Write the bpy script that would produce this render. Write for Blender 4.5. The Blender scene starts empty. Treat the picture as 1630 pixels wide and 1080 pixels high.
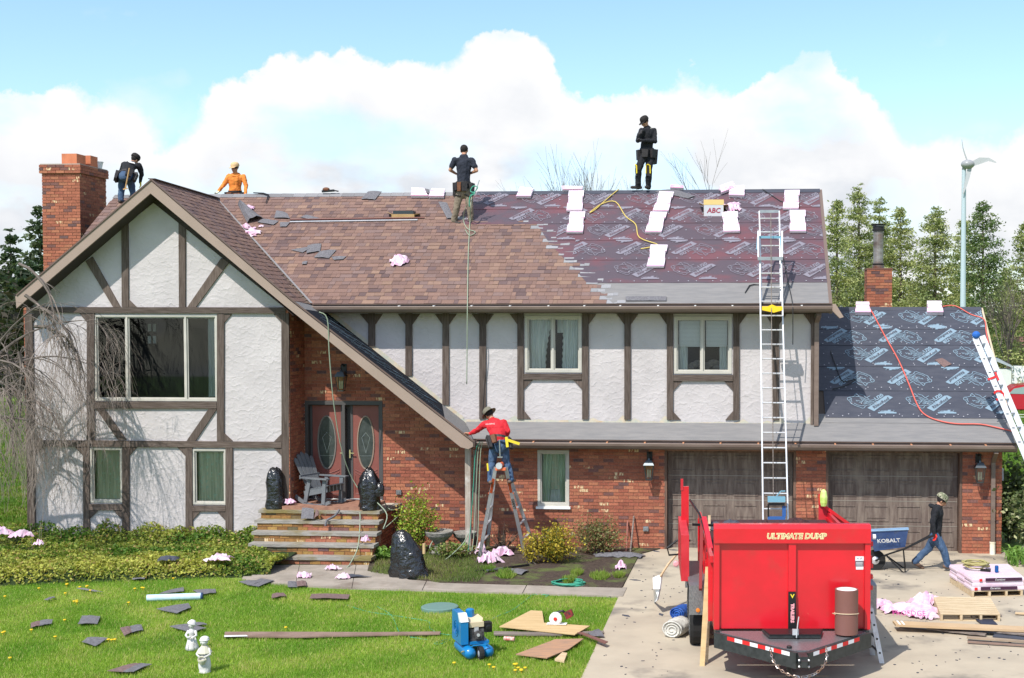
import bpy, bmesh, math, random
import numpy as np
from mathutils import Vector, Matrix, Quaternion, noise as mnoise
R = math.radians
rnd = random.Random(7)
scene = bpy.context.scene
COL = scene.collection

# ------------------------------------------------------------------ camera
F, CU, CV = 2050.0, 1028.0, 594.0          # lens in photo pixels and its optical centre
CAMH = 4.78                                 # drone height
PSI = math.atan(162 / F); PIT = math.atan(79 / F)
c_r = Vector((math.cos(PSI), math.sin(PSI), 0))
c_f = Vector((-math.sin(PSI) * math.cos(PIT), math.cos(PSI) * math.cos(PIT), -math.sin(PIT)))
c_u = c_r.cross(c_f)
CAMP = Vector((0, 0, CAMH))
cam = bpy.data.cameras.new('camera'); camo = bpy.data.objects.new('camera', cam); COL.objects.link(camo)
camo.matrix_world = Matrix(((c_r.x, c_u.x, -c_f.x, 0), (c_r.y, c_u.y, -c_f.y, 0), (c_r.z, c_u.z, -c_f.z, CAMH), (0, 0, 0, 1)))
cam.sensor_width = 36; cam.lens = 36 * F / 1630
cam.shift_x = (815 - CU) / 1630; cam.shift_y = (CV - 540) / 1630
cam.clip_end = 2000; cam.clip_start = .1
scene.camera = camo

def ray(u, v): return c_r * float(u - CU) - c_u * float(v - CV) + c_f * F
def P(u, v, Y):
    d = ray(u, v); return CAMP + d * (Y / d.y)
def G(u, v, z=0.0):
    d = ray(u, v); return CAMP + d * ((z - CAMH) / d.z)
def HIT(u, v, p0, n):
    d = ray(u, v); return CAMP + d * ((p0 - CAMP).dot(n) / d.dot(n))

# ------------------------------------------------------------------ sun, sky, exposure
SUN = Vector((-.48, -1.0, 1.38)).normalized()     # towards the sun
sun = bpy.data.lights.new('sun', 'SUN'); sun.energy = 4.9; sun.angle = R(.5); sun.color = (1, .955, .89)
suno = bpy.data.objects.new('sun', sun); COL.objects.link(suno); suno.location = (-20, -30, 40)
suno.rotation_euler = SUN.to_track_quat('Z', 'Y').to_euler()
elev = math.asin(SUN.z); azim = math.atan2(SUN.x, SUN.y)
w = bpy.data.worlds.new('World'); scene.world = w; w.use_nodes = True
nt = w.node_tree; nt.nodes.clear()
def N(tree, t, **kw):
    n = tree.nodes.new(t)
    for k, v in kw.items(): setattr(n, k, v)
    return n
def mth(tree, op, a, b=None, c=None, clamp=False):
    n = N(tree, 'ShaderNodeMath', operation=op); n.use_clamp = clamp
    for i, x in enumerate((a, b, c)):
        if x is None: continue
        if isinstance(x, (int, float)): n.inputs[i].default_value = x
        else: tree.links.new(x, n.inputs[i])
    return n.outputs[0]
def mixc(tree, f, a, b, blend='MIX'):
    n = N(tree, 'ShaderNodeMix', data_type='RGBA', blend_type=blend)
    for s, x in ((n.inputs[0], f), (n.inputs[6], a), (n.inputs[7], b)):
        if isinstance(x, (int, float)): s.default_value = x
        elif isinstance(x, (tuple, list)): s.default_value = tuple(x) + ((1,) if len(x) == 3 else ())
        else: tree.links.new(x, s)
    return n.outputs[2]
sky = N(nt, 'ShaderNodeTexSky', sky_type='NISHITA'); sky.sun_disc = False
sky.sun_elevation = elev; sky.sun_rotation = azim; sky.air_density = 1.0; sky.dust_density = .6; sky.ozone_density = 1.0
tc = N(nt, 'ShaderNodeTexCoord'); sx = N(nt, 'ShaderNodeSeparateXYZ'); nt.links.new(tc.outputs['Generated'], sx.inputs[0])
az = mth(nt, 'ARCTAN2', sx.outputs[0], sx.outputs[1]); el = mth(nt, 'ARCSINE', sx.outputs[2])
fc = N(nt, 'ShaderNodeFloatCurve')
azn = mth(nt, 'MULTIPLY_ADD', az, 1 / 2.4, .65, clamp=False)      # radians -> 0..1 for -1.56..+.84
nt.links.new(azn, fc.inputs['Value'])
crv = fc.mapping.curves[0]
def azpx(u): return math.atan((u - 1190) / 2050) / 2.4 + .65
def elpx(v): return math.atan((515 - v) / 2050)
tops = [(-900, 330), (-300, 90), (0, 190), (100, 160), (185, 178), (240, 222), (300, 185), (400, 130), (470, 118), (560, 88), (640, 108), (740, 82), (820, 52), (870, 90), (930, 150), (1000, 150),
        (1100, 108), (1170, 128), (1290, 98), (1370, 135), (1420, 190), (1500, 235), (1560, 220), (1640, 205), (1800, 120), (2300, 20)]
crv.points[0].location = (azpx(tops[0][0]), elpx(tops[0][1]) * 2.5); crv.points[-1].location = (azpx(tops[-1][0]), elpx(tops[-1][1]) * 2.5)
for u, v in tops[1:-1]: crv.points.new(azpx(u), elpx(v) * 2.5)
fc.mapping.extend = 'HORIZONTAL'; fc.mapping.update()
top = mth(nt, 'MULTIPLY', fc.outputs[0], 1 / 2.5)
def noise3(scale, detail=8, rough=.55, loc=(0, 0, 0), zs=1.0):
    mp = N(nt, 'ShaderNodeMapping'); nt.links.new(tc.outputs['Generated'], mp.inputs[0]); mp.inputs['Location'].default_value = loc
    mp.inputs['Scale'].default_value = (1, 1, zs)
    n = N(nt, 'ShaderNodeTexNoise'); n.inputs['Scale'].default_value = scale; n.inputs['Detail'].default_value = detail; n.inputs['Roughness'].default_value = rough
    nt.links.new(mp.outputs[0], n.inputs['Vector']); return n.outputs[0]
n1 = noise3(21, 10, .60); n2 = noise3(7, 6, .5, (3, 1, 2), 1.6); n3 = noise3(12, 7, .5, (9, 4, 1), 2.2)
topn = mth(nt, 'ADD', top, mth(nt, 'MULTIPLY_ADD', n1, .075, -.0375))
dd = mth(nt, 'SUBTRACT', topn, el)
soft = mth(nt, 'MULTIPLY_ADD', n2, .085, -.038, clamp=True)
soft = mth(nt, 'MAXIMUM', soft, .0035)
mask = mth(nt, 'SMOOTH_MIN', mth(nt, 'DIVIDE', dd, soft), 1.0, .2)
mask = mth(nt, 'MAXIMUM', mask, 0.0, clamp=True)
# thin places where the blue comes through, wisps, unseen cloud added for neutral fill
hole = mth(nt, 'MULTIPLY_ADD', n2, 6.0, -2.05, clamp=True)
mask = mth(nt, 'MULTIPLY', mask, mth(nt, 'MAXIMUM', hole, .35))
wisp_fill = mth(nt, 'ADD', mth(nt, 'MULTIPLY_ADD', n2, 4.5, -2.75), mth(nt, 'MULTIPLY_ADD', el, 2.6, -.85, clamp=True), clamp=True)
mask = mth(nt, 'MAXIMUM', mask, mth(nt, 'MULTIPLY', wisp_fill, .8))
blue = mixc(nt, 1.0, sky.outputs[0], (2.00, 2.22, 2.36), 'MULTIPLY')
shade = mth(nt, 'MULTIPLY_ADD', n3, 5.0, -1.80, clamp=True)
deep = mth(nt, 'MULTIPLY_ADD', dd, 9.0, -.25, clamp=True)
shade = mth(nt, 'MULTIPLY', shade, deep)
cloud = mixc(nt, shade, (10.5, 10.5, 10.6), (6.5, 7.1, 8.0))
skyc = mixc(nt, mask, blue, cloud)
bg = N(nt, 'ShaderNodeBackground'); bg.inputs['Strength'].default_value = .090
nt.links.new(skyc, bg.inputs['Color'])
wo = N(nt, 'ShaderNodeOutputWorld'); nt.links.new(bg.outputs[0], wo.inputs[0])
scene.view_settings.view_transform = 'Standard'; scene.view_settings.look = 'None'
scene.view_settings.exposure = .12; scene.view_settings.gamma = 1; scene.view_settings.use_curve_mapping = False
try:
    scene.cycles.max_bounces = 6; scene.cycles.transparent_max_bounces = 12; scene.cycles.use_denoising = True
except Exception: pass

# ------------------------------------------------------------------ materials
MATS = {}
def mat(name, col, rough=.8, metal=0.0, col2=None, ns=6.0, det=6, lo=.35, hi=.65, gs=(1, 1, 1), bump=0.0, bs=40.0, bgs=None, tint=False, spec=.35,
        col3=None, n3s=1.5, t3=(.55, .7), coat=0.0, extra=None):
    if name in MATS: return MATS[name]
    m = bpy.data.materials.new(name); m.use_nodes = True; t = m.node_tree; b = t.nodes['Principled BSDF']
    geo = N(t, 'ShaderNodeNewGeometry')
    def nz(scale, g, d=det, loc=(0, 0, 0), rough_=.55):
        mp = N(t, 'ShaderNodeMapping'); t.links.new(geo.outputs['Position'], mp.inputs[0]); mp.inputs['Scale'].default_value = g; mp.inputs['Location'].default_value = loc
        n = N(t, 'ShaderNodeTexNoise'); n.inputs['Scale'].default_value = scale; n.inputs['Detail'].default_value = d; n.inputs['Roughness'].default_value = rough_
        t.links.new(mp.outputs[0], n.inputs['Vector']); return n.outputs[0]
    c = None
    if col2 is not None:
        f = N(t, 'ShaderNodeMapRange'); f.inputs[1].default_value = lo; f.inputs[2].default_value = hi; t.links.new(nz(ns, gs), f.inputs[0])
        c = mixc(t, f.outputs[0], col, col2)
    if col3 is not None:
        f = N(t, 'ShaderNodeMapRange'); f.inputs[1].default_value = t3[0]; f.inputs[2].default_value = t3[1]; t.links.new(nz(n3s, (1, 1, 1), 5, (5, 3, 7)), f.inputs[0])
        c = mixc(t, f.outputs[0], c if c is not None else col, col3)
    if tint:
        a = N(t, 'ShaderNodeAttribute', attribute_name='tint')
        c = mixc(t, 1.0, c if c is not None else col, a.outputs['Color'], 'MULTIPLY')
    if c is None: b.inputs['Base Color'].default_value = tuple(col) + (1,)
    else: t.links.new(c, b.inputs['Base Color'])
    b.inputs['Roughness'].default_value = rough; b.inputs['Metallic'].default_value = metal; b.inputs['Specular IOR Level'].default_value = spec
    b.inputs['Coat Weight'].default_value = coat; b.inputs['Coat Roughness'].default_value = .08
    if bump:
        bn = N(t, 'ShaderNodeBump'); bn.inputs['Strength'].default_value = 1.0; bn.inputs['Distance'].default_value = bump
        t.links.new(nz(bs, bgs or gs, 4), bn.inputs['Height']); t.links.new(bn.outputs[0], b.inputs['Normal'])
    if extra: extra(m, t, b, geo)
    MATS[name] = m; return m

def stucco_extra(m, t, b, geo):
    # trowelled fans: distorted cells
    nz = N(t, 'ShaderNodeTexNoise'); nz.inputs['Scale'].default_value = 5; nz.inputs['Detail'].default_value = 3; t.links.new(geo.outputs['Position'], nz.inputs['Vector'])
    add = N(t, 'ShaderNodeMix', data_type='VECTOR'); add.inputs[0].default_value = .22
    t.links.new(geo.outputs['Position'], add.inputs[4]); t.links.new(nz.outputs['Color'], add.inputs[5])
    mp = N(t, 'ShaderNodeMapping'); mp.inputs['Scale'].default_value = (1, 1, 1.5); t.links.new(add.outputs[1], mp.inputs[0])
    v = N(t, 'ShaderNodeTexVoronoi', feature='F1'); v.inputs['Scale'].default_value = 11; v.inputs['Randomness'].default_value = .9; t.links.new(mp.outputs[0], v.inputs['Vector'])
    n2 = N(t, 'ShaderNodeTexNoise'); n2.inputs['Scale'].default_value = 22; n2.inputs['Detail'].default_value = 5; t.links.new(geo.outputs['Position'], n2.inputs['Vector'])
    h = mth(t, 'MULTIPLY_ADD', n2.outputs[0], .35, mth(t, 'POWER', v.outputs['Distance'], 2.5))
    bn = N(t, 'ShaderNodeBump'); bn.inputs['Strength'].default_value = .75; bn.inputs['Distance'].default_value = .0115
    t.links.new(h, bn.inputs['Height']); t.links.new(bn.outputs[0], b.inputs['Normal'])
def glass_extra(m, t, b, geo):
    out = t.nodes['Material Output']; tr = N(t, 'ShaderNodeBsdfTransparent'); tr.inputs[0].default_value = (.92, .95, .93, 1)
    gl = N(t, 'ShaderNodeBsdfGlossy'); gl.inputs['Roughness'].default_value = .02; gl.inputs[0].default_value = (.9, .95, 1, 1)
    fr = N(t, 'ShaderNodeFresnel'); fr.inputs[0].default_value = 1.5
    mx = N(t, 'ShaderNodeMixShader'); t.links.new(mth(t, 'MULTIPLY', fr.outputs[0], 1.1), mx.inputs[0]); t.links.new(tr.outputs[0], mx.inputs[1]); t.links.new(gl.outputs[0], mx.inputs[2])
    t.links.new(mx.outputs[0], out.inputs[0])
def brick_extra(m, t, b, geo):
    # cream slip dabs on some bricks: three short upright marks
    a = N(t, 'ShaderNodeAttribute', attribute_name='tint'); al = a.outputs['Alpha']
    mp = N(t, 'ShaderNodeMapping'); mp.inputs['Scale'].default_value = (34, 34, 9); t.links.new(geo.outputs['Position'], mp.inputs[0])
    n = N(t, 'ShaderNodeTexNoise'); n.inputs['Scale'].default_value = 1.0; n.inputs['Detail'].default_value = 3; t.links.new(mp.outputs[0], n.inputs['Vector'])
    f = mth(t, 'MULTIPLY', mth(t, 'MULTIPLY_ADD', n.outputs[0], 14, -7.0, clamp=True), mth(t, 'SUBTRACT', 1.0, al, clamp=True))
    src = b.inputs['Base Color'].links[0].from_socket
    t.links.new(mixc(t, f, src, (.66, .50, .29)), b.inputs['Base Color'])
def leaf_extra(m, t, b, geo):
    out = t.nodes['Material Output']; src = b.inputs['Base Color'].links[0].from_socket if b.inputs['Base Color'].links else None
    tl = N(t, 'ShaderNodeBsdfTranslucent')
    if src is not None: t.links.new(mixc(t, 1.0, src, (1.25, 1.35, .7), 'MULTIPLY'), tl.inputs[0])
    mx = N(t, 'ShaderNodeMixShader'); mx.inputs[0].default_value = .32
    t.links.new(b.outputs[0], mx.inputs[1]); t.links.new(tl.outputs[0], mx.inputs[2]); t.links.new(mx.outputs[0], out.inputs[0])

# ------------------------------------------------------------------ mesh collector
class M:
    def __init__(s): s.v = []; s.f = []; s.mi = []; s.t = []; s.cur = (1, 1, 1, 1); s.m = 0
    def add(s, vs, fs):
        o = len(s.v); s.v.extend([tuple(x) for x in vs]); s.t.extend([s.cur] * len(vs))
        s.f.extend([tuple(o + i for i in f) for f in fs]); s.mi.extend([s.m] * len(fs)); return s
    def tint(s, c): s.cur = tuple(c) + ((1,) if len(c) == 3 else ()); return s
    def mat(s, i): s.m = i; return s
    def box(s, a, b):
        (x0, y0, z0), (x1, y1, z1) = a, b
        return s.add([(x0, y0, z0), (x1, y0, z0), (x1, y1, z0), (x0, y1, z0), (x0, y0, z1), (x1, y0, z1), (x1, y1, z1), (x0, y1, z1)],
                     [(0, 3, 2, 1), (4, 5, 6, 7), (0, 1, 5, 4), (1, 2, 6, 5), (2, 3, 7, 6), (3, 0, 4, 7)])
    def prism(s, poly, vec):
        n = len(poly); vec = Vector(vec); p = [Vector(q) for q in poly]
        return s.add(p + [q + vec for q in p], [tuple(range(n - 1, -1, -1)), tuple(range(n, 2 * n))] + [(i, (i + 1) % n, n + (i + 1) % n, n + i) for i in range(n)])
    def obox(s, c, ax, ay, az):     # centre and three half-extent vectors
        c, ax, ay, az = map(Vector, (c, ax, ay, az)); vs = [c + i * ax + j * ay + k * az for k in (-1, 1) for j in (-1, 1) for i in (-1, 1)]
        return s.add(vs, [(0, 2, 3, 1), (4, 5, 7, 6), (0, 1, 5, 4), (1, 3, 7, 5), (3, 2, 6, 7), (2, 0, 4, 6)])
    def bar(s, a, b, w, h, up=(0, 0, 1)):
        a, b = Vector(a), Vector(b); d = (b - a); L = d.length; d.normalize(); up = Vector(up)
        sd = d.cross(up); sd = sd.normalized() if sd.length > 1e-4 else d.orthogonal().normalized(); u = sd.cross(d)
        return s.obox((a + b) / 2, d * L / 2, sd * w / 2, u * h / 2)
    def tube(s, pts, r, n=8, caps=True, closed=False):
        pts = [Vector(p) for p in pts]; k = len(pts); rs = r if isinstance(r, (list, tuple)) else [r] * k
        o = []; prev = None
        for i, p in enumerate(pts):
            if closed: d = pts[(i + 1) % k] - pts[i - 1]
            else: d = pts[min(i + 1, k - 1)] - pts[max(i - 1, 0)]
            if d.length < 1e-9: d = Vector((0, 0, 1))
            d.normalize()
            x = prev - d * prev.dot(d) if prev is not None else d.orthogonal()
            if x.length < 1e-6: x = d.orthogonal()
            x.normalize(); y = d.cross(x); prev = x
            for j in range(n):
                a = 2 * math.pi * j / n; o.append(p + (x * math.cos(a) + y * math.sin(a)) * rs[i])
        fs = [(i * n + j, i * n + (j + 1) % n, (i + 1) * n + (j + 1) % n, (i + 1) * n + j) for i in range(k - 1) for j in range(n)]
        if closed: fs += [((k - 1) * n + j, (k - 1) * n + (j + 1) % n, (j + 1) % n, j) for j in range(n)]
        elif caps: fs += [tuple(range(n - 1, -1, -1)), tuple((k - 1) * n + j for j in range(n))]
        return s.add(o, fs)
    def lathe(s, c, prof, n=16, axis=(0, 0, 1), caps=True):
        c = Vector(c); ax = Vector(axis).normalized(); x = ax.orthogonal().normalized(); y = ax.cross(x)
        o = [c + ax * h + (x * math.cos(2 * math.pi * j / n) + y * math.sin(2 * math.pi * j / n)) * r for r, h in prof for j in range(n)]; k = len(prof)
        fs = [(i * n + j, i * n + (j + 1) % n, (i + 1) * n + (j + 1) % n, (i + 1) * n + j) for i in range(k - 1) for j in range(n)]
        if caps: fs += [tuple(range(n - 1, -1, -1)), tuple((k - 1) * n + j for j in range(n))]
        return s.add(o, fs)
    def ball(s, c, r, n=10, m=7, sc=(1, 1, 1)):
        c = Vector(c); o = [c + Vector((0, 0, -r * sc[2]))]
        for i in range(1, m):
            a = -math.pi / 2 + math.pi * i / m
            for j in range(n): b = 2 * math.pi * j / n; o.append(c + Vector((math.cos(a) * math.cos(b) * r * sc[0], math.cos(a) * math.sin(b) * r * sc[1], math.sin(a) * r * sc[2])))
        o.append(c + Vector((0, 0, r * sc[2]))); fs = [(0, 1 + (j + 1) % n, 1 + j) for j in range(n)]
        for i in range(m - 2):
            for j in range(n): q = 1 + i * n; fs.append((q + j, q + (j + 1) % n, q + n + (j + 1) % n, q + n + j))
        q = 1 + (m - 2) * n; L = len(o) - 1
        fs += [(q + j, q + (j + 1) % n, L) for j in range(n)]
        return s.add(o, fs)
    def build(s, name, mats, parent=None, smooth=False, world=True, **props):
        me = bpy.data.meshes.new(name); me.from_pydata(s.v, [], s.f)
        if not isinstance(mats, (list, tuple)): mats = [mats]
        for q in mats: me.materials.append(q)
        if len(mats) > 1: me.polygons.foreach_set('material_index', s.mi)
        if s.v:
            ca = me.attributes.new('tint', 'FLOAT_COLOR', 'POINT'); ca.data.foreach_set('color', np.array(s.t, dtype=np.float32).ravel())
        if smooth: me.polygons.foreach_set('use_smooth', [True] * len(me.polygons))
        return link(name, me, parent, world, **props)

def wpos(o):
    p = Vector((0, 0, 0))
    while o is not None: p += o.location; o = o.parent
    return p
def link(name, me, parent=None, world=True, **props):
    o = bpy.data.objects.new(name, me); COL.objects.link(o)
    if parent is not None:
        o.parent = parent
        if world: o.location = -wpos(parent)
    elif world and len(me.vertices):
        n = len(me.vertices); a = np.empty(n * 3); me.vertices.foreach_get('co', a); a = a.reshape(-1, 3)
        c = np.array(((a[:, 0].min() + a[:, 0].max()) / 2, (a[:, 1].min() + a[:, 1].max()) / 2, a[:, 2].min()))
        if not props.get('kind'):
            me.vertices.foreach_set('co', (a - c).ravel()); o.location = c
    for k, v in props.items(): o[k] = v
    return o
def thing(name, label, cat, loc, group=None):
    o = bpy.data.objects.new(name, None); COL.objects.link(o); o.location = loc; o['label'] = label; o['category'] = cat
    if group: o['group'] = group
    return o
def tag(o, label, cat, group=None):
    o['label'] = label; o['category'] = cat
    if group: o['group'] = group
    return o
def copy_thing(root, loc, label, rotz=None, group=None):
    c = root.copy(); COL.objects.link(c); c.location = loc
    if rotz is not None: c.rotation_euler = (0, 0, rotz)
    c['label'] = label
    if group: c['group'] = group
    for ch in list(root.children):
        d = ch.copy(); COL.objects.link(d); d.parent = c
        for g in list(ch.children):
            e = g.copy(); COL.objects.link(e); e.parent = d
    return c
def clip(poly, cl):
    """poly (2D list) against convex cl (ccw)"""
    out = poly
    for i in range(len(cl)):
        a = cl[i]; b = cl[(i + 1) % len(cl)]; inp = out; out = []
        if not inp: return []
        def side(p): return (b[0] - a[0]) * (p[1] - a[1]) - (b[1] - a[1]) * (p[0] - a[0])
        for j in range(len(inp)):
            p, q = inp[j - 1], inp[j]; sp, sq = side(p), side(q)
            if sp * sq < 0: t = sp / (sp - sq); out.append((p[0] + (q[0] - p[0]) * t, p[1] + (q[1] - p[1]) * t))
            if sq >= 0: out.append(q)
    return out
def text_mesh(txt, size, mtl, name, parent, origin, ex, ey, depth=.002, shear=0, align='CENTER', bold=0):
    """flat lettering laid on a surface; ex/ey are unit vectors of the text line and its up"""
    cu = bpy.data.curves.new('t', 'FONT'); cu.body = txt; cu.size = size; cu.align_x = align; cu.align_y = 'CENTER'; cu.shear = shear; cu.offset = bold; cu.resolution_u = 2
    ob = bpy.data.objects.new('t', cu); COL.objects.link(ob)
    dg = bpy.context.evaluated_depsgraph_get(); me = bpy.data.meshes.new_from_object(ob.evaluated_get(dg)); bpy.data.objects.remove(ob); bpy.data.curves.remove(cu)
    n = len(me.vertices); a = np.empty(n * 3); me.vertices.foreach_get('co', a); a = a.reshape(-1, 3)
    ex, ey, origin = Vector(ex), Vector(ey), Vector(origin); ez = ex.cross(ey)
    off = wpos(parent) if parent is not None else Vector((0, 0, 0))
    b = np.outer(a[:, 0], ex) + np.outer(a[:, 1], ey) + np.array(origin + ez * depth)
    me.vertices.foreach_set('co', b.ravel()); me.materials.clear(); me.materials.append(mtl)
    return link(name, me, parent, True) if name else me

# palette
m_stucco = mat('stucco', (.53, .49, .485), .9, extra=stucco_extra, col2=(.46, .425, .42), ns=1.3, col3=(.39, .365, .35), n3s=.8, t3=(.6, .85))
m_timv = mat('timber_upright', (.075, .053, .042), .85, col2=(.14, .108, .09), ns=1, gs=(45, 45, 3.5), bump=.006, bs=1, bgs=(60, 60, 4), tint=True)
m_timh = mat('timber_level', (.075, .053, .042), .85, col2=(.14, .108, .09), ns=1, gs=(3.5, 45, 45), bump=.006, bs=1, bgs=(4, 60, 60), tint=True)
m_fascia = mat('fascia_paint', (.33, .245, .20), .5, col2=(.30, .225, .18), ns=2)
m_brown = mat('brown_metal', (.15, .10, .083), .45, col2=(.12, .08, .065), ns=3)
m_gutter = mat('gutter_metal', (.20, .15, .125), .4, col2=(.16, .115, .095), ns=2, gs=(1, 4, 4))
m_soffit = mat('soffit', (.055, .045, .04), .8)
m_mortar = mat('mortar', (.34, .18, .12), .95, col2=(.24, .12, .085), ns=9)
m_brick = mat('brick', (1.05, 1.05, 1.05), .85, col2=(.74, .72, .72), ns=30, bump=.004, bs=90, tint=True, extra=brick_extra)
m_shin = mat('shingle', (1.12, 1.12, 1.12), .95, col2=(.82, .80, .80), ns=120, det=3, lo=.4, hi=.6, bump=.003, bs=220, tint=True, spec=.15)
m_under = mat('underlayment_slate', (.040, .044, .062), .55, col2=(.055, .058, .076), ns=3, bump=.004, bs=6, gs=(1, 3, 3), spec=.5)
m_under2 = mat('underlayment_wine', (.078, .056, .070), .5, col2=(.135, .050, .060), ns=1.0, gs=(1, 1.8, 1.8), lo=.46, hi=.66, bump=.004, bs=6, spec=.55)
m_membr = mat('grey_membrane', (.215, .205, .20), .9, col2=(.175, .17, .17), ns=4, gs=(.6, 4, 4), bump=.002, bs=60)
m_print = mat('print_pale_blue', (.20, .28, .345), .6)
m_print2 = mat('print_reflect_grey', (.205, .19, .225), .6)  # blue print made greyer, reflected light put into its colour
m_cream = mat('torn_cream_board', (.55, .47, .36), .9, col2=(.40, .42, .36), ns=7, col3=(.50, .36, .22), n3s=3)
m_vinyl = mat('window_vinyl', (.52, .49, .43), .5, col2=(.44, .42, .37), ns=3)
m_glass = mat('glass', (1, 1, 1), .02, extra=glass_extra)
m_dark = mat('dark_interior', (.012, .014, .018), .9)
m_curt = mat('curtain_cloth', (.66, .67, .64), .9, col2=(.42, .46, .44), ns=1, gs=(30, 30, 1.5))
m_green = mat('green_curtain', (.64, .60, .46), .9, col2=(.36, .38, .28), ns=1, gs=(26, 26, 1.2), col3=(.45, .55, .45), n3s=14, t3=(.55, .62))
m_alu = mat('aluminium', (.66, .67, .68), .4, .45, col2=(.55, .55, .57), ns=8)
m_black = mat('black_plastic', (.012, .012, .013), .4)
m_white = mat('white_paint', (.75, .75, .74), .6)
m_steel = mat('galvanised', (.45, .47, .48), .4, .8, col2=(.35, .36, .38), ns=7)
m_wood = mat('new_wood', (.62, .47, .30), .8, col2=(.50, .36, .21), ns=1, gs=(4, 30, 30))
m_pine = mat('plywood', (.58, .42, .22), .8, col2=(.48, .33, .16), ns=1, gs=(2, 14, 14))
m_oldw = mat('weathered_wood', (.26, .22, .19), .9, col2=(.14, .11, .095), ns=1, gs=(3, 30, 30))
m_wrap = mat('shingle_wrapper', (.74, .67, .72), .45, col2=(.70, .57, .65), ns=7, bump=.006, bs=25)
# ------------------------------------------------------------------ ground
def poly_obj(name, poly, m, z=None, parent=None, depth=None, **kw):
    k = M()
    if depth: k.prism(poly, (0, 0, -depth))
    else: k.add(poly, [tuple(range(len(poly)))])
    return k.build(name, m, parent, **kw)
m_lawn = mat('lawn_soil', (.11, .21, .025), .95, col2=(.18, .27, .04), ns=1.1, det=8, col3=(.12, .16, .05), n3s=.6, t3=(.55, .75), bump=.02, bs=14)
m_conc = mat('driveway_concrete', (.45, .385, .29), .9, col2=(.37, .315, .24), ns=1.2, det=8, lo=.4, hi=.7, col3=(.20, .175, .145), n3s=1.1, t3=(.55, .70), bump=.002, bs=70)
m_walk = mat('walk_concrete', (.36, .31, .26), .9, col2=(.26, .225, .185), ns=2.2, det=8, col3=(.18, .14, .11), n3s=1.6, t3=(.55, .75), bump=.002, bs=80)
m_mulch = mat('mulch', (.045, .030, .022), .95, col2=(.085, .06, .045), ns=18, det=8, col3=(.10, .12, .035), n3s=1.7, t3=(.50, .62), bump=.03, bs=30)
g = M(); S = 500
g.add([(-S, -60, -.012), (S, -60, -.012), (S, 900, -.012), (-S, 900, -.012)], [(0, 1, 2, 3)])
g.build('ground', m_lawn, kind='structure')
drv = [G(868, 1200), G(925, 1080), G(975, 972), G(1018, 880)]
yw = 27.02
drv = [Vector((p.x, min(p.y, yw), 0)) for p in drv] + [Vector((drv[3].x, 28, 0)), Vector((G(1600, 884).x - .3, 28, 0))] + [Vector((G(1600, 884).x + .05, yw + .3, 0)), Vector((G(1640, 922).x + .2, G(1640, 922).y, 0)), Vector((7.5, 17, 0)), Vector((7.5, 5, 0)), Vector((drv[0].x - .6, 5, 0))]
k = M(); k.prism([(p.x, p.y, .012) for p in drv], (0, 0, -.10)); k.build('driveway', m_conc, kind='structure')
wk = [(398, 901), (600, 901), (632, 924), (700, 929), (990, 937), (986, 951), (860, 947), (740, 943.5), (640, 940), (560, 938), (480, 934), (410, 929), (385, 922)]
wkp = [G(u, v, .0) for u, v in wk]
segs = [(398, 470), (470, 560), (560, 672), (672, 832), (832, 992)]
def wline(u, up):   # back and front edge of the walk at image column u
    pts = ((380, 901), (600, 901), (632, 924), (700, 929), (992, 937)) if up else ((380, 922), (410, 929), (480, 934), (560, 938), (640, 940), (740, 943.5), (860, 947), (992, 951.5))
    for (a, b), (c, d) in zip(pts, pts[1:]):
        if a <= u <= c: return b + (d - b) * (u - a) / (c - a)
    return pts[-1][1]
k = M(); k.prism([(p.x, p.y, .004) for p in reversed(wkp)], (0, 0, -.08)); walk = k.build('walkway', m_walk, kind='structure')
for i, (a, b) in enumerate(segs):
    us = [a + (b - a) * t / 4 for t in range(5)]
    top = [G(u + 7, wline(u, True)) for u in us]; bot = [G(u, wline(u, False)) for u in us]
    c = sum(top + bot, Vector()) / 10
    pl = [Vector((c.x + (q.x - c.x) * .99, c.y + (q.y - c.y) * .985, .022)) for q in (top + bot[::-1])]
    k = M(); k.prism(pl[::-1], (0, 0, -.03)); k.build('slab', m_walk, walk, world=True)
bed = [(585, 911), (700, 930), (990, 938), (1018, 884), (1052, 874), (1052, 866), (600, 866)]
k = M(); bp = [G(u, v) for u, v in bed]; bp = [Vector((p.x, min(p.y, 27.0), .035)) for p in bp]
k.prism(bp, (0, 0, -.06)); k.build('mulch_bed', m_mulch, kind='structure')
# gravel by the right end of the garage
k = M(); gp = [G(1600, 884), G(1640, 922), G(1660, 905), G(1625, 868)]; k.prism([(p.x + .1, p.y, .03) for p in gp], (0, 0, -.05)); k.build('gravel_bed', mat('gravel', (.34, .30, .25), .9, col2=(.16, .14, .12), ns=40, bump=.03, bs=50), kind='structure')

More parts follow.
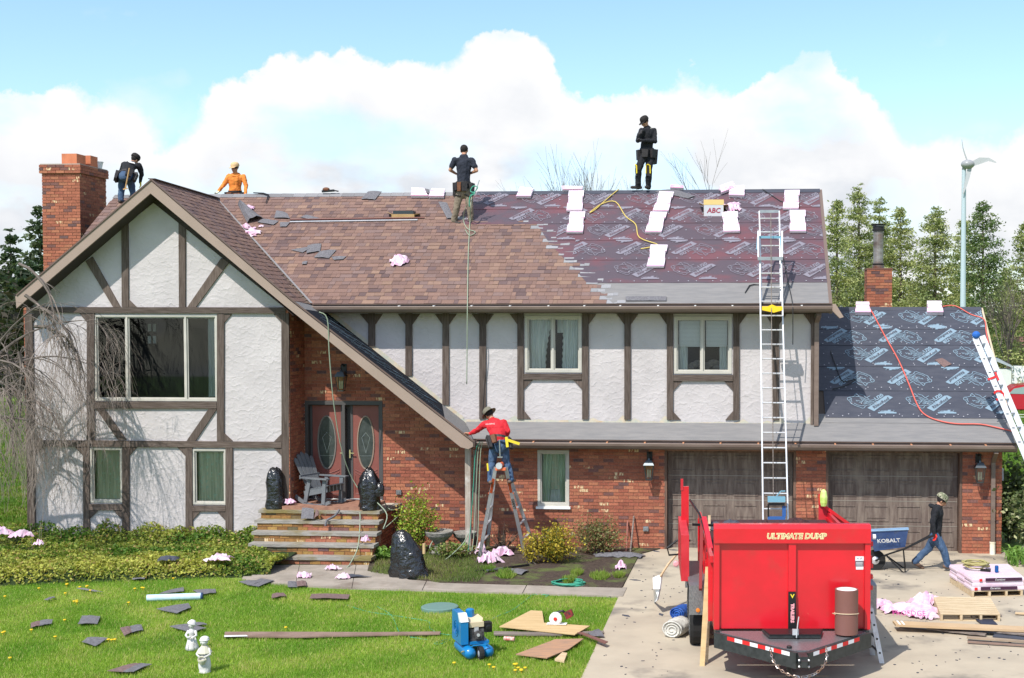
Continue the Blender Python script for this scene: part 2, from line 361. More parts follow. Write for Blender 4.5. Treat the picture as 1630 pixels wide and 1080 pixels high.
# ---- leaf scatter helper: many small two- or three-cornered leaves in one mesh
def leaves_mesh(name, pts, sizes, cols, m, parent=None, up=.4, seed=1, kind='stuff', aspect=.45, **kw):
    rg = np.random.default_rng(seed); n = len(pts); pts = np.asarray(pts, float); sizes = np.asarray(sizes, float).reshape(-1, 1)
    d = rg.normal(size=(n, 3)); d[:, 2] *= .7; d /= np.linalg.norm(d, axis=1)[:, None]
    e = rg.normal(size=(n, 3)); e[:, 2] += up * 0; e = np.cross(d, e); e /= np.linalg.norm(e, axis=1)[:, None] + 1e-9
    v = np.empty((n, 4, 3)); v[:, 0] = pts - d * sizes * .5; v[:, 1] = pts + e * sizes * aspect * .5; v[:, 2] = pts + d * sizes * .5; v[:, 3] = pts - e * sizes * aspect * .5
    if parent is not None: v -= np.array(wpos(parent))
    me = bpy.data.meshes.new(name); me.vertices.add(n * 4); me.vertices.foreach_set('co', v.ravel())
    me.loops.add(n * 4); me.loops.foreach_set('vertex_index', np.arange(n * 4)); me.polygons.add(n); me.polygons.foreach_set('loop_start', np.arange(0, n * 4, 4)); me.polygons.foreach_set('loop_total', np.full(n, 4))
    c = np.ones((n, 4, 4), dtype=np.float32); c[:, :, :3] = np.asarray(cols, dtype=np.float32)[:, None, :]
    ca = me.attributes.new('tint', 'FLOAT_COLOR', 'POINT'); ca.data.foreach_set('color', c.ravel()); me.materials.append(m); me.update(); me.validate()
    o = bpy.data.objects.new(name, me); COL.objects.link(o)
    if parent is not None: o.parent = parent
    if kind: o['kind'] = kind
    return o
m_leaf = mat('leaf', (1, 1, 1), .6, tint=True, spec=.3, extra=leaf_extra)
def jit(base, n, rg, a=.25):
    c = np.array(base, float)[None, :] * (1 + rg.uniform(-a, a, (n, 1))) * (1 + rg.uniform(-.08, .08, (n, 3))); return c
# grass blades on the front lawn
rg = np.random.default_rng(3)
def blades(name, poly_px, n, h, wd, cols, z=0.0, seed=3, m=None):
    rg = np.random.default_rng(seed); pg = [G(u, v) for u, v in poly_px]
    x0, x1 = min(p.x for p in pg), max(p.x for p in pg); y0, y1 = min(p.y for p in pg), max(p.y for p in pg)
    # denser near the lens
    p = np.empty((0, 2))
    while len(p) < n:
        q = rg.uniform((x0, y0), (x1, y1), (n, 2)); keep = rg.uniform(0, 1, n) < (y0 / q[:, 1]) ** 1.5; ins = np.zeros(n, bool)
        for i in range(len(pg)):
            a, b = pg[i], pg[(i + 1) % len(pg)]
            cnd = ((a.y > q[:, 1]) != (b.y > q[:, 1])) & (q[:, 0] < (b.x - a.x) * (q[:, 1] - a.y) / (b.y - a.y + 1e-12) + a.x); ins ^= cnd
        p = np.vstack([p, q[ins & keep]])
    p = p[:n]; f1 = np.array([mnoise.noise(Vector((a * .9, b * .9, 1))) for a, b in p]); f2 = np.array([mnoise.noise(Vector((a * 3.1, b * 3.1, 5))) for a, b in p])
    hh = h * rg.uniform(.5, 1.2, n) * (1 + .5 * f2); ang = rg.uniform(0, 6.28, n); lean = rg.uniform(.1, .9, n) * hh
    v = np.empty((n, 3, 3)); dx, dy = np.cos(ang) * wd, np.sin(ang) * wd; zz = np.full(n, z - .005)
    v[:, 0] = np.stack([p[:, 0] - dx, p[:, 1] - dy, zz], 1); v[:, 1] = np.stack([p[:, 0] + dx, p[:, 1] + dy, zz], 1)
    la = rg.uniform(0, 6.28, n); v[:, 2] = np.stack([p[:, 0] + np.cos(la) * lean, p[:, 1] + np.sin(la) * lean, z + hh], 1)
    c0, c1, c2 = map(np.array, cols); t = np.clip(f1 * 1.2 + .5 + rg.normal(0, .2, n), 0, 1)[:, None]; c = c0 * (1 - t) + c1 * t
    dry = (rg.uniform(0, 1, n) < .10 + .5 * np.clip(f2 * .6 + f1, 0, 1))[:, None]; c = np.where(dry, c2, c) * rg.uniform(.75, 1.25, (n, 1))
    me = bpy.data.meshes.new(name); me.vertices.add(n * 3); me.vertices.foreach_set('co', v.ravel()); me.loops.add(n * 3); me.loops.foreach_set('vertex_index', np.arange(n * 3))
    me.polygons.add(n); me.polygons.foreach_set('loop_start', np.arange(0, n * 3, 3)); me.polygons.foreach_set('loop_total', np.full(n, 3))
    cc = np.ones((n, 3, 4), dtype=np.float32); cc[:, :, :3] = c[:, None, :]; ca = me.attributes.new('tint', 'FLOAT_COLOR', 'POINT'); ca.data.foreach_set('color', cc.ravel())
    me.materials.append(m_leaf); me.update(); o = bpy.data.objects.new(name, me); COL.objects.link(o); o['kind'] = 'stuff'; return o
lawn_px = [(-260, 1150), (890, 1150), (927, 1078), (983, 953), (860, 948), (740, 945), (560, 940), (480, 936), (410, 926), (330, 918), (120, 924), (0, 930), (-200, 945)]
blades('grass', lawn_px, 360000, .045, .0042, ((.15, .30, .022), (.31, .43, .05), (.50, .46, .17)))
blades('grass', [(-5, 640), (46, 640), (46, 852), (-5, 852)], 45000, .10, .03, ((.09, .20, .018), (.16, .25, .03), (.25, .24, .08)), seed=5)
blades('grass', [(1595, 650), (1640, 650), (1640, 800), (1595, 800)], 25000, .10, .03, ((.09, .20, .018), (.16, .25, .03), (.22, .24, .08)), seed=6)
blades('grass', [(590, 914), (700, 930), (760, 930), (790, 900), (730, 882), (610, 882)], 9000, .07, .005, ((.10, .17, .03), (.20, .24, .05), (.30, .26, .13)), z=.035, seed=8)
for i, (u, v, r) in enumerate(((806, 920, 16), (918, 917, 9), (955, 922, 16), (985, 921, 9), (905, 928, 12), (780, 912, 8))):
    blades('grass', [(u - r, v), (u - r * .5, v - r * .35), (u + r * .5, v - r * .35), (u + r, v), (u + r * .5, v + r * .3), (u - r * .5, v + r * .3)], 900, .10, .008, ((.13, .24, .03), (.24, .34, .05), (.3, .3, .1)), z=.03, seed=20 + i)
# dandelions and litter on the lawn
dand = [(107, 934), (62, 941), (8, 954), (138, 938), (104, 949), (144, 944.5), (226, 940), (276, 925), (205, 964), (7, 1011), (16, 1053), (103, 992), (178, 1024), (786, 1068), (825, 1069), (830, 1073), (836, 1069), (779, 1064), (819, 1063), (723, 1061), (455, 1004), (118, 962), (50, 1008), (88, 1019)]
df = M(); df.m = 0
for i, (u, v) in enumerate(dand):
    p = G(u, v)
    for q in range(1 + (i % 3 == 0) * 2):
        c = p + Vector((rnd.uniform(-.06, .06) * q, rnd.uniform(-.06, .06) * q, .05)); df.lathe(c, [(0, .012), (.022, .010), (.026, 0), (.006, -.01), (.004, -.05)], 7)
df.build('dandelions', mat('dandelion', (.75, .50, .02), .8), kind='stuff')

# ivy bed against the white wing
iv = [(-300, 958), (-150, 945), (0, 934), (60, 931), (130, 928), (240, 924), (330, 921), (415, 917), (418, 910), (400, 880), (392, 862), (-300, 862)]
ip = [G(u, v) for u, v in iv]; rg = np.random.default_rng(11); pts = []
def inside(x, y, pg):
    c = False
    for i in range(len(pg)):
        a, b = pg[i], pg[i - 1]
        if (a.y > y) != (b.y > y) and x < (b.x - a.x) * (y - a.y) / (b.y - a.y) + a.x: c = not c
    return c
ivf = [(p.x, p.y) for p in ip[:8]]
def ivy_front(x):
    for (a, b), (c, d) in zip(ivf, ivf[1:]):
        if a <= x <= c: return b + (d - b) * (x - a) / (c - a)
    return ivf[-1][1]
def ivy_h(x, y):
    d = y - ivy_front(x); e = min(1, max(0, d / .25)); h = .24 + .05 * mnoise.noise(Vector((x * 1.5, y * 1.5, 0))) + .05 * mnoise.noise(Vector((x * 5, y * 5, 3)))
    if y > 25.3: h += .22 * min(1, (y - 25.3) / .6) * (1 + .8 * mnoise.noise(Vector((x * 2.2, 3, 0))))
    return h * (e ** .5)
hp = []; vs = []; base = M()
nx, ny = 90, 26; x0, x1 = -17.5, -9.0
gv = []
for j in range(ny):
    for i in range(nx):
        x = x0 + (x1 - x0) * i / (nx - 1); yf = ivy_front(x); y = yf + (26.08 - yf) * j / (ny - 1); gv.append((x, y, ivy_h(x, y) * .75))
base.add(gv, [(j * nx + i, j * nx + i + 1, (j + 1) * nx + i + 1, (j + 1) * nx + i) for j in range(ny - 1) for i in range(nx - 1)])
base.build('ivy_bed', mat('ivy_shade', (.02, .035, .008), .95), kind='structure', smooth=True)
cnt = 0
while cnt < 48000:
    x = rg.uniform(x0, x1); yf = ivy_front(x); y = yf + (26.08 - yf) * rg.uniform(0, 1)
    if x > G(400, 900).x + .15 and y > 24.6: continue
    z = ivy_h(x, y) * rg.uniform(.78, 1.12) + .01; pts.append((x, y, z)); cnt += 1
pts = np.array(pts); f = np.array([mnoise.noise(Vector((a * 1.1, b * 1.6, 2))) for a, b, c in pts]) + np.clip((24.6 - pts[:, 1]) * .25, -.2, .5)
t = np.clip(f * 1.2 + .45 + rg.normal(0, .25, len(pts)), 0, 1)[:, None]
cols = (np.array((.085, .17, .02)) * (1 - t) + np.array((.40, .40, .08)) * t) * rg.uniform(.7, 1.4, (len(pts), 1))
cols = np.where((rg.uniform(0, 1, len(pts)) < .10)[:, None], np.array((.33, .24, .08)), cols)
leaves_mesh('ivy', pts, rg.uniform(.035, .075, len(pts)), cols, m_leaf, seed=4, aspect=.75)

# ------------------------------------------------------------------ far trees
m_bark = mat('bark', (.10, .075, .055), .95, col2=(.16, .13, .105), ns=8, gs=(1, 1, .3))
m_grey = mat('grey_twig', (.17, .14, .12), .9, col2=(.10, .08, .07), ns=5)
def conifer(base, H, Rd, label, group, seed, col=(.075, .105, .035), col2=(.15, .13, .05), dens=1.0, cs=.34, bare=.0, name='conifer_tree'):
    rg = np.random.default_rng(seed); t = thing(name, label, 'tree', base, group); b = Vector(base)
    k = M(); k.tube([b + Vector((0, 0, 0)), b + Vector((.05, 0, H * .5)), b + Vector((0, .05, H * .97))], [H * .016, H * .010, .02], 6)
    pts = []; wv = []
    nb = int(H * 7.5 * dens)
    for i in range(nb):
        f = rg.uniform(bare + .02, 1) ** .85; z = H * f; a = rg.uniform(0, 6.283)
        L = Rd * ((1 - f) ** .7) * rg.uniform(.55, 1.12) + .12
        if rg.uniform() < .12: L *= 1.15
        drop = -.12 if f < .5 else .10
        a0 = b + Vector((0, 0, z)); a1 = a0 + Vector((math.cos(a) * L, math.sin(a) * L, L * (.05 + rg.uniform(-.1, .25)) - (1 - f) * L * .15))
        k.tube([a0, a0.lerp(a1, .55) + Vector((0, 0, .05 * L)), a1], [.03 * (1.2 - f) + .012, .02, .008], 3)
        n = int((10 + 42 * L) * dens); s = rg.uniform(.18, 1.0, n) ** .8
        p = np.array(a0)[None, :] + (np.array(a1 - a0))[None, :] * s[:, None]; sp = (.13 + .22 * L * (1 - s * .5))[:, None]
        p = p + rg.normal(0, 1, (n, 3)) * sp * np.array((1, 1, .42)); pts.append(p); wv.append(np.full(n, rg.uniform(0, 1)))
    pts = np.vstack(pts); wv = np.concatenate(wv); n = len(pts)
    k.build('trunk', m_bark, t)
    tt = np.clip(wv * .9 + rg.normal(0, .2, n), 0, 1)[:, None]; c = (np.array(col) * (1 - tt) + np.array(col2) * tt) * rg.uniform(.6, 1.4, (n, 1))
    leaves_mesh('crown', pts, rg.uniform(.6, 1.3, n) * cs, c, m_leaf, t, seed=seed, kind=None, aspect=.5)
    return t
def tree_at(u, vtop, vbase, Y, halfw, label, seed, grp='evergreens behind the garage', **kw):
    Y *= 1.6
    Z = P(u, vtop, Y).z; x = P(u, 515, Y).x
    conifer((x, Y, 0), Z, halfw * 1.7 * Y / F, label, grp, seed, **kw)
G1 = dict(col=(.17, .215, .075), col2=(.42, .43, .18))
for a in ((1331, 318, 540, 62, 34, 'green-yellow evergreen touching the end of the main roof ridge', 1), (1366, 293, 540, 66, 42, 'tallest pale evergreen, left of the metal flue, trunk showing', 2),
          (1399, 316, 540, 72, 38, 'evergreen whose tip stands right above the metal flue pipe', 3), (1432, 332, 540, 66, 36, 'narrow evergreen just right of the metal flue pipe', 4),
          (1487, 331, 540, 64, 50, 'broad thin evergreen between the flue and the turbine mast', 5), (1533, 350, 540, 70, 34, 'half hidden evergreen directly behind the turbine mast', 6),
          (1563, 322, 540, 60, 50, 'dense dark pointed evergreen just right of the turbine mast', 7), (1634, 355, 540, 56, 44, 'evergreen cut by the right edge above the shed', 8),
          (1600, 430, 560, 74, 30, 'small evergreen low in the gap above the shed roof', 9)):
    tree_at(*a[:6], a[6], dens=1.35, cs=.21, **(G1 if a[6] not in (7,) else dict(col=(.09, .15, .05), col2=(.19, .23, .08))))
for a in ((18, 362, 640, 60, 24, 'small dark spruce tip above the weeping tree', 31), (66, 332, 640, 56, 36, 'dark spruce beside the brick chimney', 32), (-12, 395, 640, 55, 40, 'dark evergreen at the left edge behind bare branches', 33), (38, 430, 640, 52, 34, 'low dark evergreen behind the weeping tree, by the wall corner', 34)):
    tree_at(*a[:6], a[6], grp='dark evergreens left of the house', col=(.035, .065, .03), col2=(.085, .11, .05), dens=.75, cs=.44)
# low hazel-green scrub under the right evergreens
rg = np.random.default_rng(21); pts = []
for i in range(46):
    u = rg.uniform(1310, 1660); Y = rg.uniform(88, 97); zt = rg.uniform(1.0, 4.2) ; x = P(u, 515, Y).x; n = 420
    pts.append(np.array((x, Y, zt * .5)) + rg.normal(0, 1, (n, 3)) * np.array((1.3, 1.0, zt * .27)))
pts = np.vstack(pts); pts = pts[pts[:, 2] > 0]; n = len(pts); tt = rg.uniform(0, 1, (n, 1))
leaves_mesh('undergrowth', pts, rg.uniform(.18, .42, n), np.array((.11, .15, .05)) * (1 - tt) + np.array((.32, .27, .12)) * tt, m_leaf, seed=9)
# bare trees beyond the ridge
def bare_tree(base, H, spread, label, group, seed, r0=.12, name='bare_tree', levels=4, up=1.0, m=None):
    rg = random.Random(seed); t = thing(name, label, 'tree', base, group); k = M(); b = Vector(base); kt = M()
    def grow(p, d, L, r, lv):
        q = p + d * L; mid = p.lerp(q, .5) + Vector((rg.uniform(-.04, .04) * L, rg.uniform(-.04, .04) * L, 0))
        (kt if lv == levels else k).tube([p, mid, q], [r, r * .8, r * .6], 5 if lv > 2 else 3, caps=False)
        if lv == 0: return
        for i in range(4 if lv < levels else 6):
            f = rg.uniform(.35, 1); s = p.lerp(q, f); nd = (d * up + Vector((rg.uniform(-1, 1), rg.uniform(-1, 1), rg.uniform(.0, .7))) * spread).normalized()
            grow(s, nd, L * rg.uniform(.5, .8), r * .55, lv - 1)
    grow(b, Vector((0, 0, 1)), H * .42, r0, levels)
    kt.build('trunk', m or m_grey, t); k.build('crown', m or m_grey, t); return t
for i, (u, vt, Y, lab) in enumerate(((940, 270, 90, 'bare tree showing over the ridge left of the standing man'), (972, 272, 92, 'bare tree showing over the ridge nearest the standing man'), (872, 292, 96, 'low bare twigs over the ridge right of the kneeling bundles'),
                       (1110, 286, 95, 'bare tree over the ridge left of the heaped pink wrappers'), (1152, 277, 92, 'bare tree over the ridge behind the heaped pink wrappers'), (1608, 372, 88, 'bare tree in the gap right of the dense dark evergreen'))):
    Z = P(u, vt, Y).z; bare_tree((P(u, 515, Y).x, Y, 0), Z * (1.25, 1.2, 1.1, .74, 1.0, 1.0)[i], .5, lab, 'bare trees on the horizon', 40 + i, r0=.10, levels=4)
# distant tree belt: one mass
rg = np.random.default_rng(5); pts = []
for i in range(300):
    x = rg.uniform(-150, 150); Y = rg.uniform(165, 200); h = rg.uniform(6, 12); n = 260
    pts.append(np.array((x, Y, h * .55)) + rg.normal(0, 1, (n, 3)) * np.array((3.0, 1.5, h * .22)))
pts = np.vstack(pts); n = len(pts); tt = rg.uniform(0, 1, (n, 1))
leaves_mesh('treeline', pts, rg.uniform(.45, 1.0, n), np.array((.05, .075, .03)) * (1 - tt) + np.array((.13, .11, .06)) * tt, m_leaf, seed=10, aspect=.8)
# brown trunks and dark undergrowth at left
rg = np.random.default_rng(6); n = 9000; pts = np.stack([rg.uniform(-60, -38, n), rg.uniform(78, 86, n), rg.uniform(.3, 8.5, n) * rg.uniform(.6, 1, n)], 1)
tt = rg.uniform(0, 1, (n, 1)); leaves_mesh('undergrowth', pts, rg.uniform(.3, .7, n), np.array((.03, .045, .02)) * (1 - tt) + np.array((.07, .055, .04)) * tt, m_leaf, seed=12)

# ------------------------------------------------------------------ weeping tree at the left
rt = random.Random(12); TY = 24.6
tb = Vector((P(-60, 515, TY).x, TY, 0)); t = thing('weeping_cherry_tree', 'leafless weeping tree drooping over the left corner of the white wing', 'tree', tb)
kt = M(); kt.tube([tb, tb + Vector((.1, 0, 1.4)), tb + Vector((.05, .1, 3.2)), tb + Vector((.3, .1, 4.2))], [.17, .14, .12, .09], 9); kt.build('trunk', m_grey, t)
kb = M(); kw_ = M()
def droop(p, d, L, r, lv):
    pts = [p]; n = 8 if lv > 0 else 6; q = p.copy(); dv = d.copy()
    for i in range(n):
        dv = (dv + Vector((rt.uniform(-.16, .16), rt.uniform(-.16, .16), -.30 if lv < 3 else -.17))).normalized(); q = q + dv * L / n; pts.append(q.copy())
        if q.z < .35: break
    rs = [max(.0026, r * (1 - .75 * i / (len(pts) - 1))) for i in range(len(pts))]
    (kb if lv >= 2 else kw_).tube(pts, rs, 5 if lv > 1 else 3, caps=False)
    if lv == 0: return
    for i in range({3: 7, 2: 7, 1: 5}[lv]):
        j = rt.randint(1, len(pts) - 1); dd = (pts[j] - pts[j - 1]).normalized(); nd = (dd * .6 + Vector((rt.uniform(-.8, .8), rt.uniform(-.6, .6), rt.uniform(-.5, .55)))).normalized()
        droop(pts[j], nd, L * rt.uniform(.42, .72), rs[j] * .62, lv - 1)
topp = tb + Vector((.3, .1, 4.2))
def limb(to_px, Y, L, lv=3, src=None):
    a = src or tb + Vector((.1, .05, rt.uniform(2.2, 4.0))); b = P(*to_px, Y); droop(a, (b - a).normalized(), L, .036, lv)
for uv, Y, L in (((40, 385), 24.7, 3.2), ((10, 360), 24.0, 2.9), ((-30, 370), 25, 2.6), ((95, 420), 24.8, 2.7),
                 ((75, 500), 24.2, 2.3), ((30, 560), 24.0, 2.0), ((30, 380), 25.1, 2.7)):
    limb(uv, Y, L)
for uv, src, L in (((190, 510), (60, 488), 1.7), ((150, 520), (40, 470), 2.0), ((130, 500), (55, 520), 1.7), ((120, 430), (30, 420), 1.8), ((60, 640), (30, 560), 1.6), ((45, 720), (10, 600), 1.6), ((110, 600), (40, 640), 1.0)):
    limb(uv, 24.6, L, 2, P(src[0], src[1], 24.6))
kb.build('bough', m_grey, t); kw_.build('twigs', mat('twig', (.27, .22, .19), .9, col2=(.17, .135, .115), ns=3), t, kind='stuff')
# ------------------------------------------------------------------ the house
YW, YG, YR, YE, YT = 27.0, 26.1, 25.6, 26.55, 30.5      # brick wall, wing wall, rake, eave, ridge
house = thing('house', 'half-timbered white and red brick house with its roof half reshingled', 'house', (-5, 27, 0))
ZE = P(900, 484, YE).z; ZR = P(900, 306, YT).z; dY = YT - YE
n_main = Vector((0, -(ZR - ZE), dY)).normalized(); p_main = Vector((0, YE, ZE))
ZE2 = P(1400, 704, YE).z; ZR2 = P(1440, 491, YT).z
n_low = Vector((0, -(ZR2 - ZE2), dY)).normalized(); p_low = Vector((0, YE, ZE2))
def RM(u, v, lift=0.0): return HIT(u, v, p_main, n_main) + n_main * lift
def RL(u, v, lift=0.0): return HIT(u, v, p_low, n_low) + n_low * lift
up_m = Vector((0, dY, ZR - ZE)).normalized(); up_l = Vector((0, dY, ZR2 - ZE2)).normalized()
EX = Vector((1, 0, 0))
XL, XR = P(183, 311, YT).x, P(1305, 303, YT).x          # main roof ends
XG = P(1562, 492, YT).x                                  # garage roof end
XC = P(1303, 560, YW).x                                  # main upper wall corner
XGW = P(1594, 800, YW).x                                 # garage wall right end
XWL, XWR = P(45, 600, YG).x, P(461, 600, YG).x           # wing wall
# --- bodies (walls behind the cladding)
def pr(k, pts2, Y, th):     # prism from pixel polygon on plane Y, towards the camera
    k.prism([P(u, v, Y) for u, v in pts2], (0, -th, 0)); return k
def wall_grid(k, x0, x1, z0, z1, Y, ops, th=.14, reveal=.14):
    xs = sorted({x0, x1, *[a for o in ops for a in (o[0], o[1])]}); zs = sorted({z0, z1, *[a for o in ops for a in (o[2], o[3])]})
    for xa, xb in zip(xs, xs[1:]):
        for za, zb in zip(zs, zs[1:]):
            cx, cz = (xa + xb) / 2, (za + zb) / 2
            if any(o[0] < cx < o[1] and o[2] < cz < o[3] for o in ops): continue
            k.add([(xa, Y, za), (xb, Y, za), (xb, Y, zb), (xa, Y, zb)], [(0, 1, 2, 3)])
    for a, b, c, d in ops:
        k.add([(a, Y, c), (a, Y + reveal, c), (a, Y + reveal, d), (a, Y, d)], [(0, 1, 2, 3)]); k.add([(b, Y, c), (b, Y, d), (b, Y + reveal, d), (b, Y + reveal, c)], [(0, 1, 2, 3)])
        k.add([(a, Y, c), (b, Y, c), (b, Y + reveal, c), (a, Y + reveal, c)], [(0, 1, 2, 3)]); k.add([(a, Y, d), (a, Y + reveal, d), (b, Y + reveal, d), (b, Y, d)], [(0, 1, 2, 3)])
def op(u0, v0, u1, v1, Y):
    a, b = P(u0, v1, Y), P(u1, v0, Y); return (a.x, b.x, a.z, b.z)
# upper stucco wall
YU = YW + .03
o_w1, o_w2 = op(836, 503, 926, 593, YU), op(1073, 504, 1165, 595, YU)
k = M(); xj = P(740, 672, YU).x; zj = P(740, 672, YU).z; wall_grid(k, xj, XC, P(900, 676, YU).z, ZE + .12, YU, [o_w1, o_w2])
k.add([P(505, 487, YU), P(740, 676, YU), Vector((xj, YU, ZE + .12)), Vector((P(480, 487, YU).x, YU, ZE + .12))], [(0, 1, 2, 3)])
k.add([(XC, YU, ZE2 + .1), (XC, 33.9, ZE2 + .1), (XC, 33.9, ZE + .6), (XC, YT, ZR - .1), (XC, YU, ZE + .3)], [(0, 1, 2, 3, 4)])
k.build('stucco_wall', m_stucco, house)
# brick wall bodies: porch wall, window wall, garage front
o_door = op(487, 639, 609, 797, YW); o_bw = op(856, 717, 906, 806, YW); o_g1 = op(1058, 719, 1267, 876, YW); o_g2 = op(1314, 719, 1532, 882, YW)
o_g1 = (o_g1[0], o_g1[1], 0, o_g1[3]); o_g2 = (o_g2[0], o_g2[1], 0, o_g2[3])
brick_ops = [o_door, o_bw, o_g1, o_g2]
k = M(); ZS = P(1100, 712, YW).z + .05
wall_grid(k, XWR - .2, P(757, 700, YW).x, 0, 2.3, YW, [(o_door[0], o_door[1], o_door[2], 2.3)], reveal=.001); xb_ = P(757, 700, YW); xa_ = P(462, 475, YW)
sl_ = (xb_.z - xa_.z) / (xb_.x - xa_.x); zz_ = lambda x: xb_.z + sl_ * (x - xb_.x)
k.add([(XWR - .2, YW, 2.3), (o_door[0], YW, 2.3), (o_door[0], YW, zz_(o_door[0])), (XWR - .2, YW, zz_(XWR - .2))], [(0, 1, 2, 3)]); k.add([(o_door[0], YW, o_door[3]), (o_door[1], YW, o_door[3]), (o_door[1], YW, zz_(o_door[1])), (o_door[0], YW, zz_(o_door[0]))], [(0, 1, 2, 3)]); k.add([(o_door[1], YW, 2.3), (xb_.x, YW, 2.3), (o_door[1], YW, zz_(o_door[1]))], [(0, 1, 2)])
wall_grid(k, P(757, 700, YW).x, XGW, 0, ZS, YW, [o_bw, o_g1, o_g2])
k.build('brick_wall_backing', m_mortar, house); M().box((XGW - .1, YW + .001, 0), (XGW - .002, 33.9, ZS)).build('end_wall', m_mortar, house); M().box((XWL, 33.8, 0), (XGW - .11, 34, 5.0)).build('rear_wall', m_stucco, house); M().box((XWL + .03, YG + .1, 0), (XWL + .1, 33.79, 4.9)).build('end_wall', m_mortar, house)
# the wing: stucco front
o_pw = op(152, 501, 346, 638, YG); o_s1 = op(145, 713, 195, 800, YG); o_s2 = op(308, 715, 360, 803, YG)
zt = P(250, 490, YG).z
k = M(); wall_grid(k, XWL, XWR, 0, zt, YG, [o_pw, o_s1, o_s2])
k.add([P(40, 491, YG), P(470, 491, YG), P(470, 488, YG), P(246, 306, YG), P(40, 470, YG)], [(0, 1, 2, 3, 4)]); k.build('stucco_wall', m_stucco, house)
# --- bricks
BRK = [((.385, .135, .078), 10), ((.35, .118, .068), 9), ((.42, .165, .09), 6), ((.31, .098, .06), 5), ((.19, .088, .074), 2.6), ((.145, .080, .076), 1.0)]
def brick_tint(rg):
    c = rg.choices([b[0] for b in BRK], [b[1] for b in BRK])[0]; q = rg.uniform(.88, 1.14)
    return (c[0] * q, c[1] * q, c[2] * q, 0.0 if rg.random() < .055 and c[0] > .3 else 1.0)
BP, BH, BL = .2135, .0712, .2035
def bricks(org, e1, e2, nrm, W, H, test=None, clipper=None, rg=None, sub=None, proud=.009):
    """running bond on the plane org + s e1 + t e2; returns list of (corners, tint)"""
    rg = rg or random.Random(5); out = []
    for r in range(int(H / BH) + 1):
        t0 = r * BH; t1 = min(t0 + BH - .011, H)
        if t1 - t0 < .015: continue
        s = -(BP / 2) * (r % 2)
        while s < W:
            a, b = max(s, 0), min(s + BL, W); s += BP
            if b - a < .03: continue
            rects = [(a, b)]
            if test:
                rects = []
                for (oa, ob, oc, od) in test:
                    if t1 > oc + .004 and t0 < od - .004 and b > oa and a < ob: rects.append((oa, ob))
                pieces = [(a, b)]
                for oa, ob in rects:
                    nw = []
                    for x, y in pieces:
                        if x < oa: nw.append((x, min(y, oa)))
                        if y > ob: nw.append((max(x, ob), y))
                    pieces = nw
                rects = [(x, y) for x, y in pieces if y - x > .02]
            for x, y in rects:
                poly = [(x, t0), (y, t0), (y, t1), (x, t1)]
                if clipper: poly = clip(poly, clipper)
                if len(poly) < 3: continue
                pj = proud * rg.uniform(.7, 1.3)
                out.append(([org + e1 * p[0] + e2 * p[1] + nrm * .001 for p in poly], nrm * pj, brick_tint(rg)))
    return out
def brick_obj(lst, name, parent, **kw):
    k = M()
    for poly, vec, t in lst: k.tint(t); k.prism(poly, vec)
    return k.build(name, m_brick, parent, **kw)
NF = Vector((0, -1, 0)); UZ = Vector((0, 0, 1))
bw_x0 = XWR - .15
tests = [(o[0] - bw_x0, o[1] - bw_x0, o[2], o[3]) for o in brick_ops]
# porch wall is cut by the sloping rake above it (stays under the roof)
rkA, rkB = P(455, 470, YW), P(757, 700, YW)
cl_low = [(0, 0), (XGW - bw_x0, 0), (XGW - bw_x0, ZS - .02), (rkB.x - bw_x0, ZS - .02), (rkA.x - bw_x0, rkA.z), (0, rkA.z)]
porch = bricks(Vector((bw_x0, YW, 0)), EX, UZ, NF, rkB.x - bw_x0, rkA.z, tests, [(0, 0), (rkB.x - bw_x0, 0), (rkB.x - bw_x0, rkB.z), (0, rkB.z + (rkA.z - rkB.z) * (bw_x0 - rkB.x) / (rkA.x - rkB.x))], random.Random(2))
nco = round((rkB.x - bw_x0) / BP) * BP
rest = bricks(Vector((bw_x0, YW, 0)), EX, UZ, NF, XGW - bw_x0, ZS - .01, tests, None, random.Random(3))
rest = [b for b in rest if min(p.x for p in b[0]) >= rkB.x - .02 - BP / 2]
def clipx(b, x0):
    return ([Vector((max(p.x, x0), p.y, p.z)) for p in b[0]], b[1], b[2])
rest = [clipx(b, rkB.x + .004) for b in rest if max(p.x for p in b[0]) > rkB.x + .03]
bwall = M().box((bw_x0, YW + .30, .5), (bw_x0 + 1, YW + .31, .8)).build('brick_wall', m_mortar, house)
vis = lambda b: True
def nearpick(b):
    c = sum(b[0], Vector()) / len(b[0]); L = max(p.x for p in b[0]) - min(p.x for p in b[0])
    return (c.x > P(905, 800, YW).x and L > .18) or (L > .19 and c.x > P(612, 800, YW).x and c.z < 2.0 and c.x < P(742, 800, YW).x)
cand = sorted([b for b in rest + porch if nearpick(b)], key=lambda b: -(sum(b[0], Vector()) / len(b[0])).x)
ind = cand[:300]; ids = {id(b) for b in ind}
for b in ind: brick_obj([b], 'brick', bwall)
brick_obj([b for b in porch + rest if id(b) not in ids], 'brickwork', house, kind='stuff')
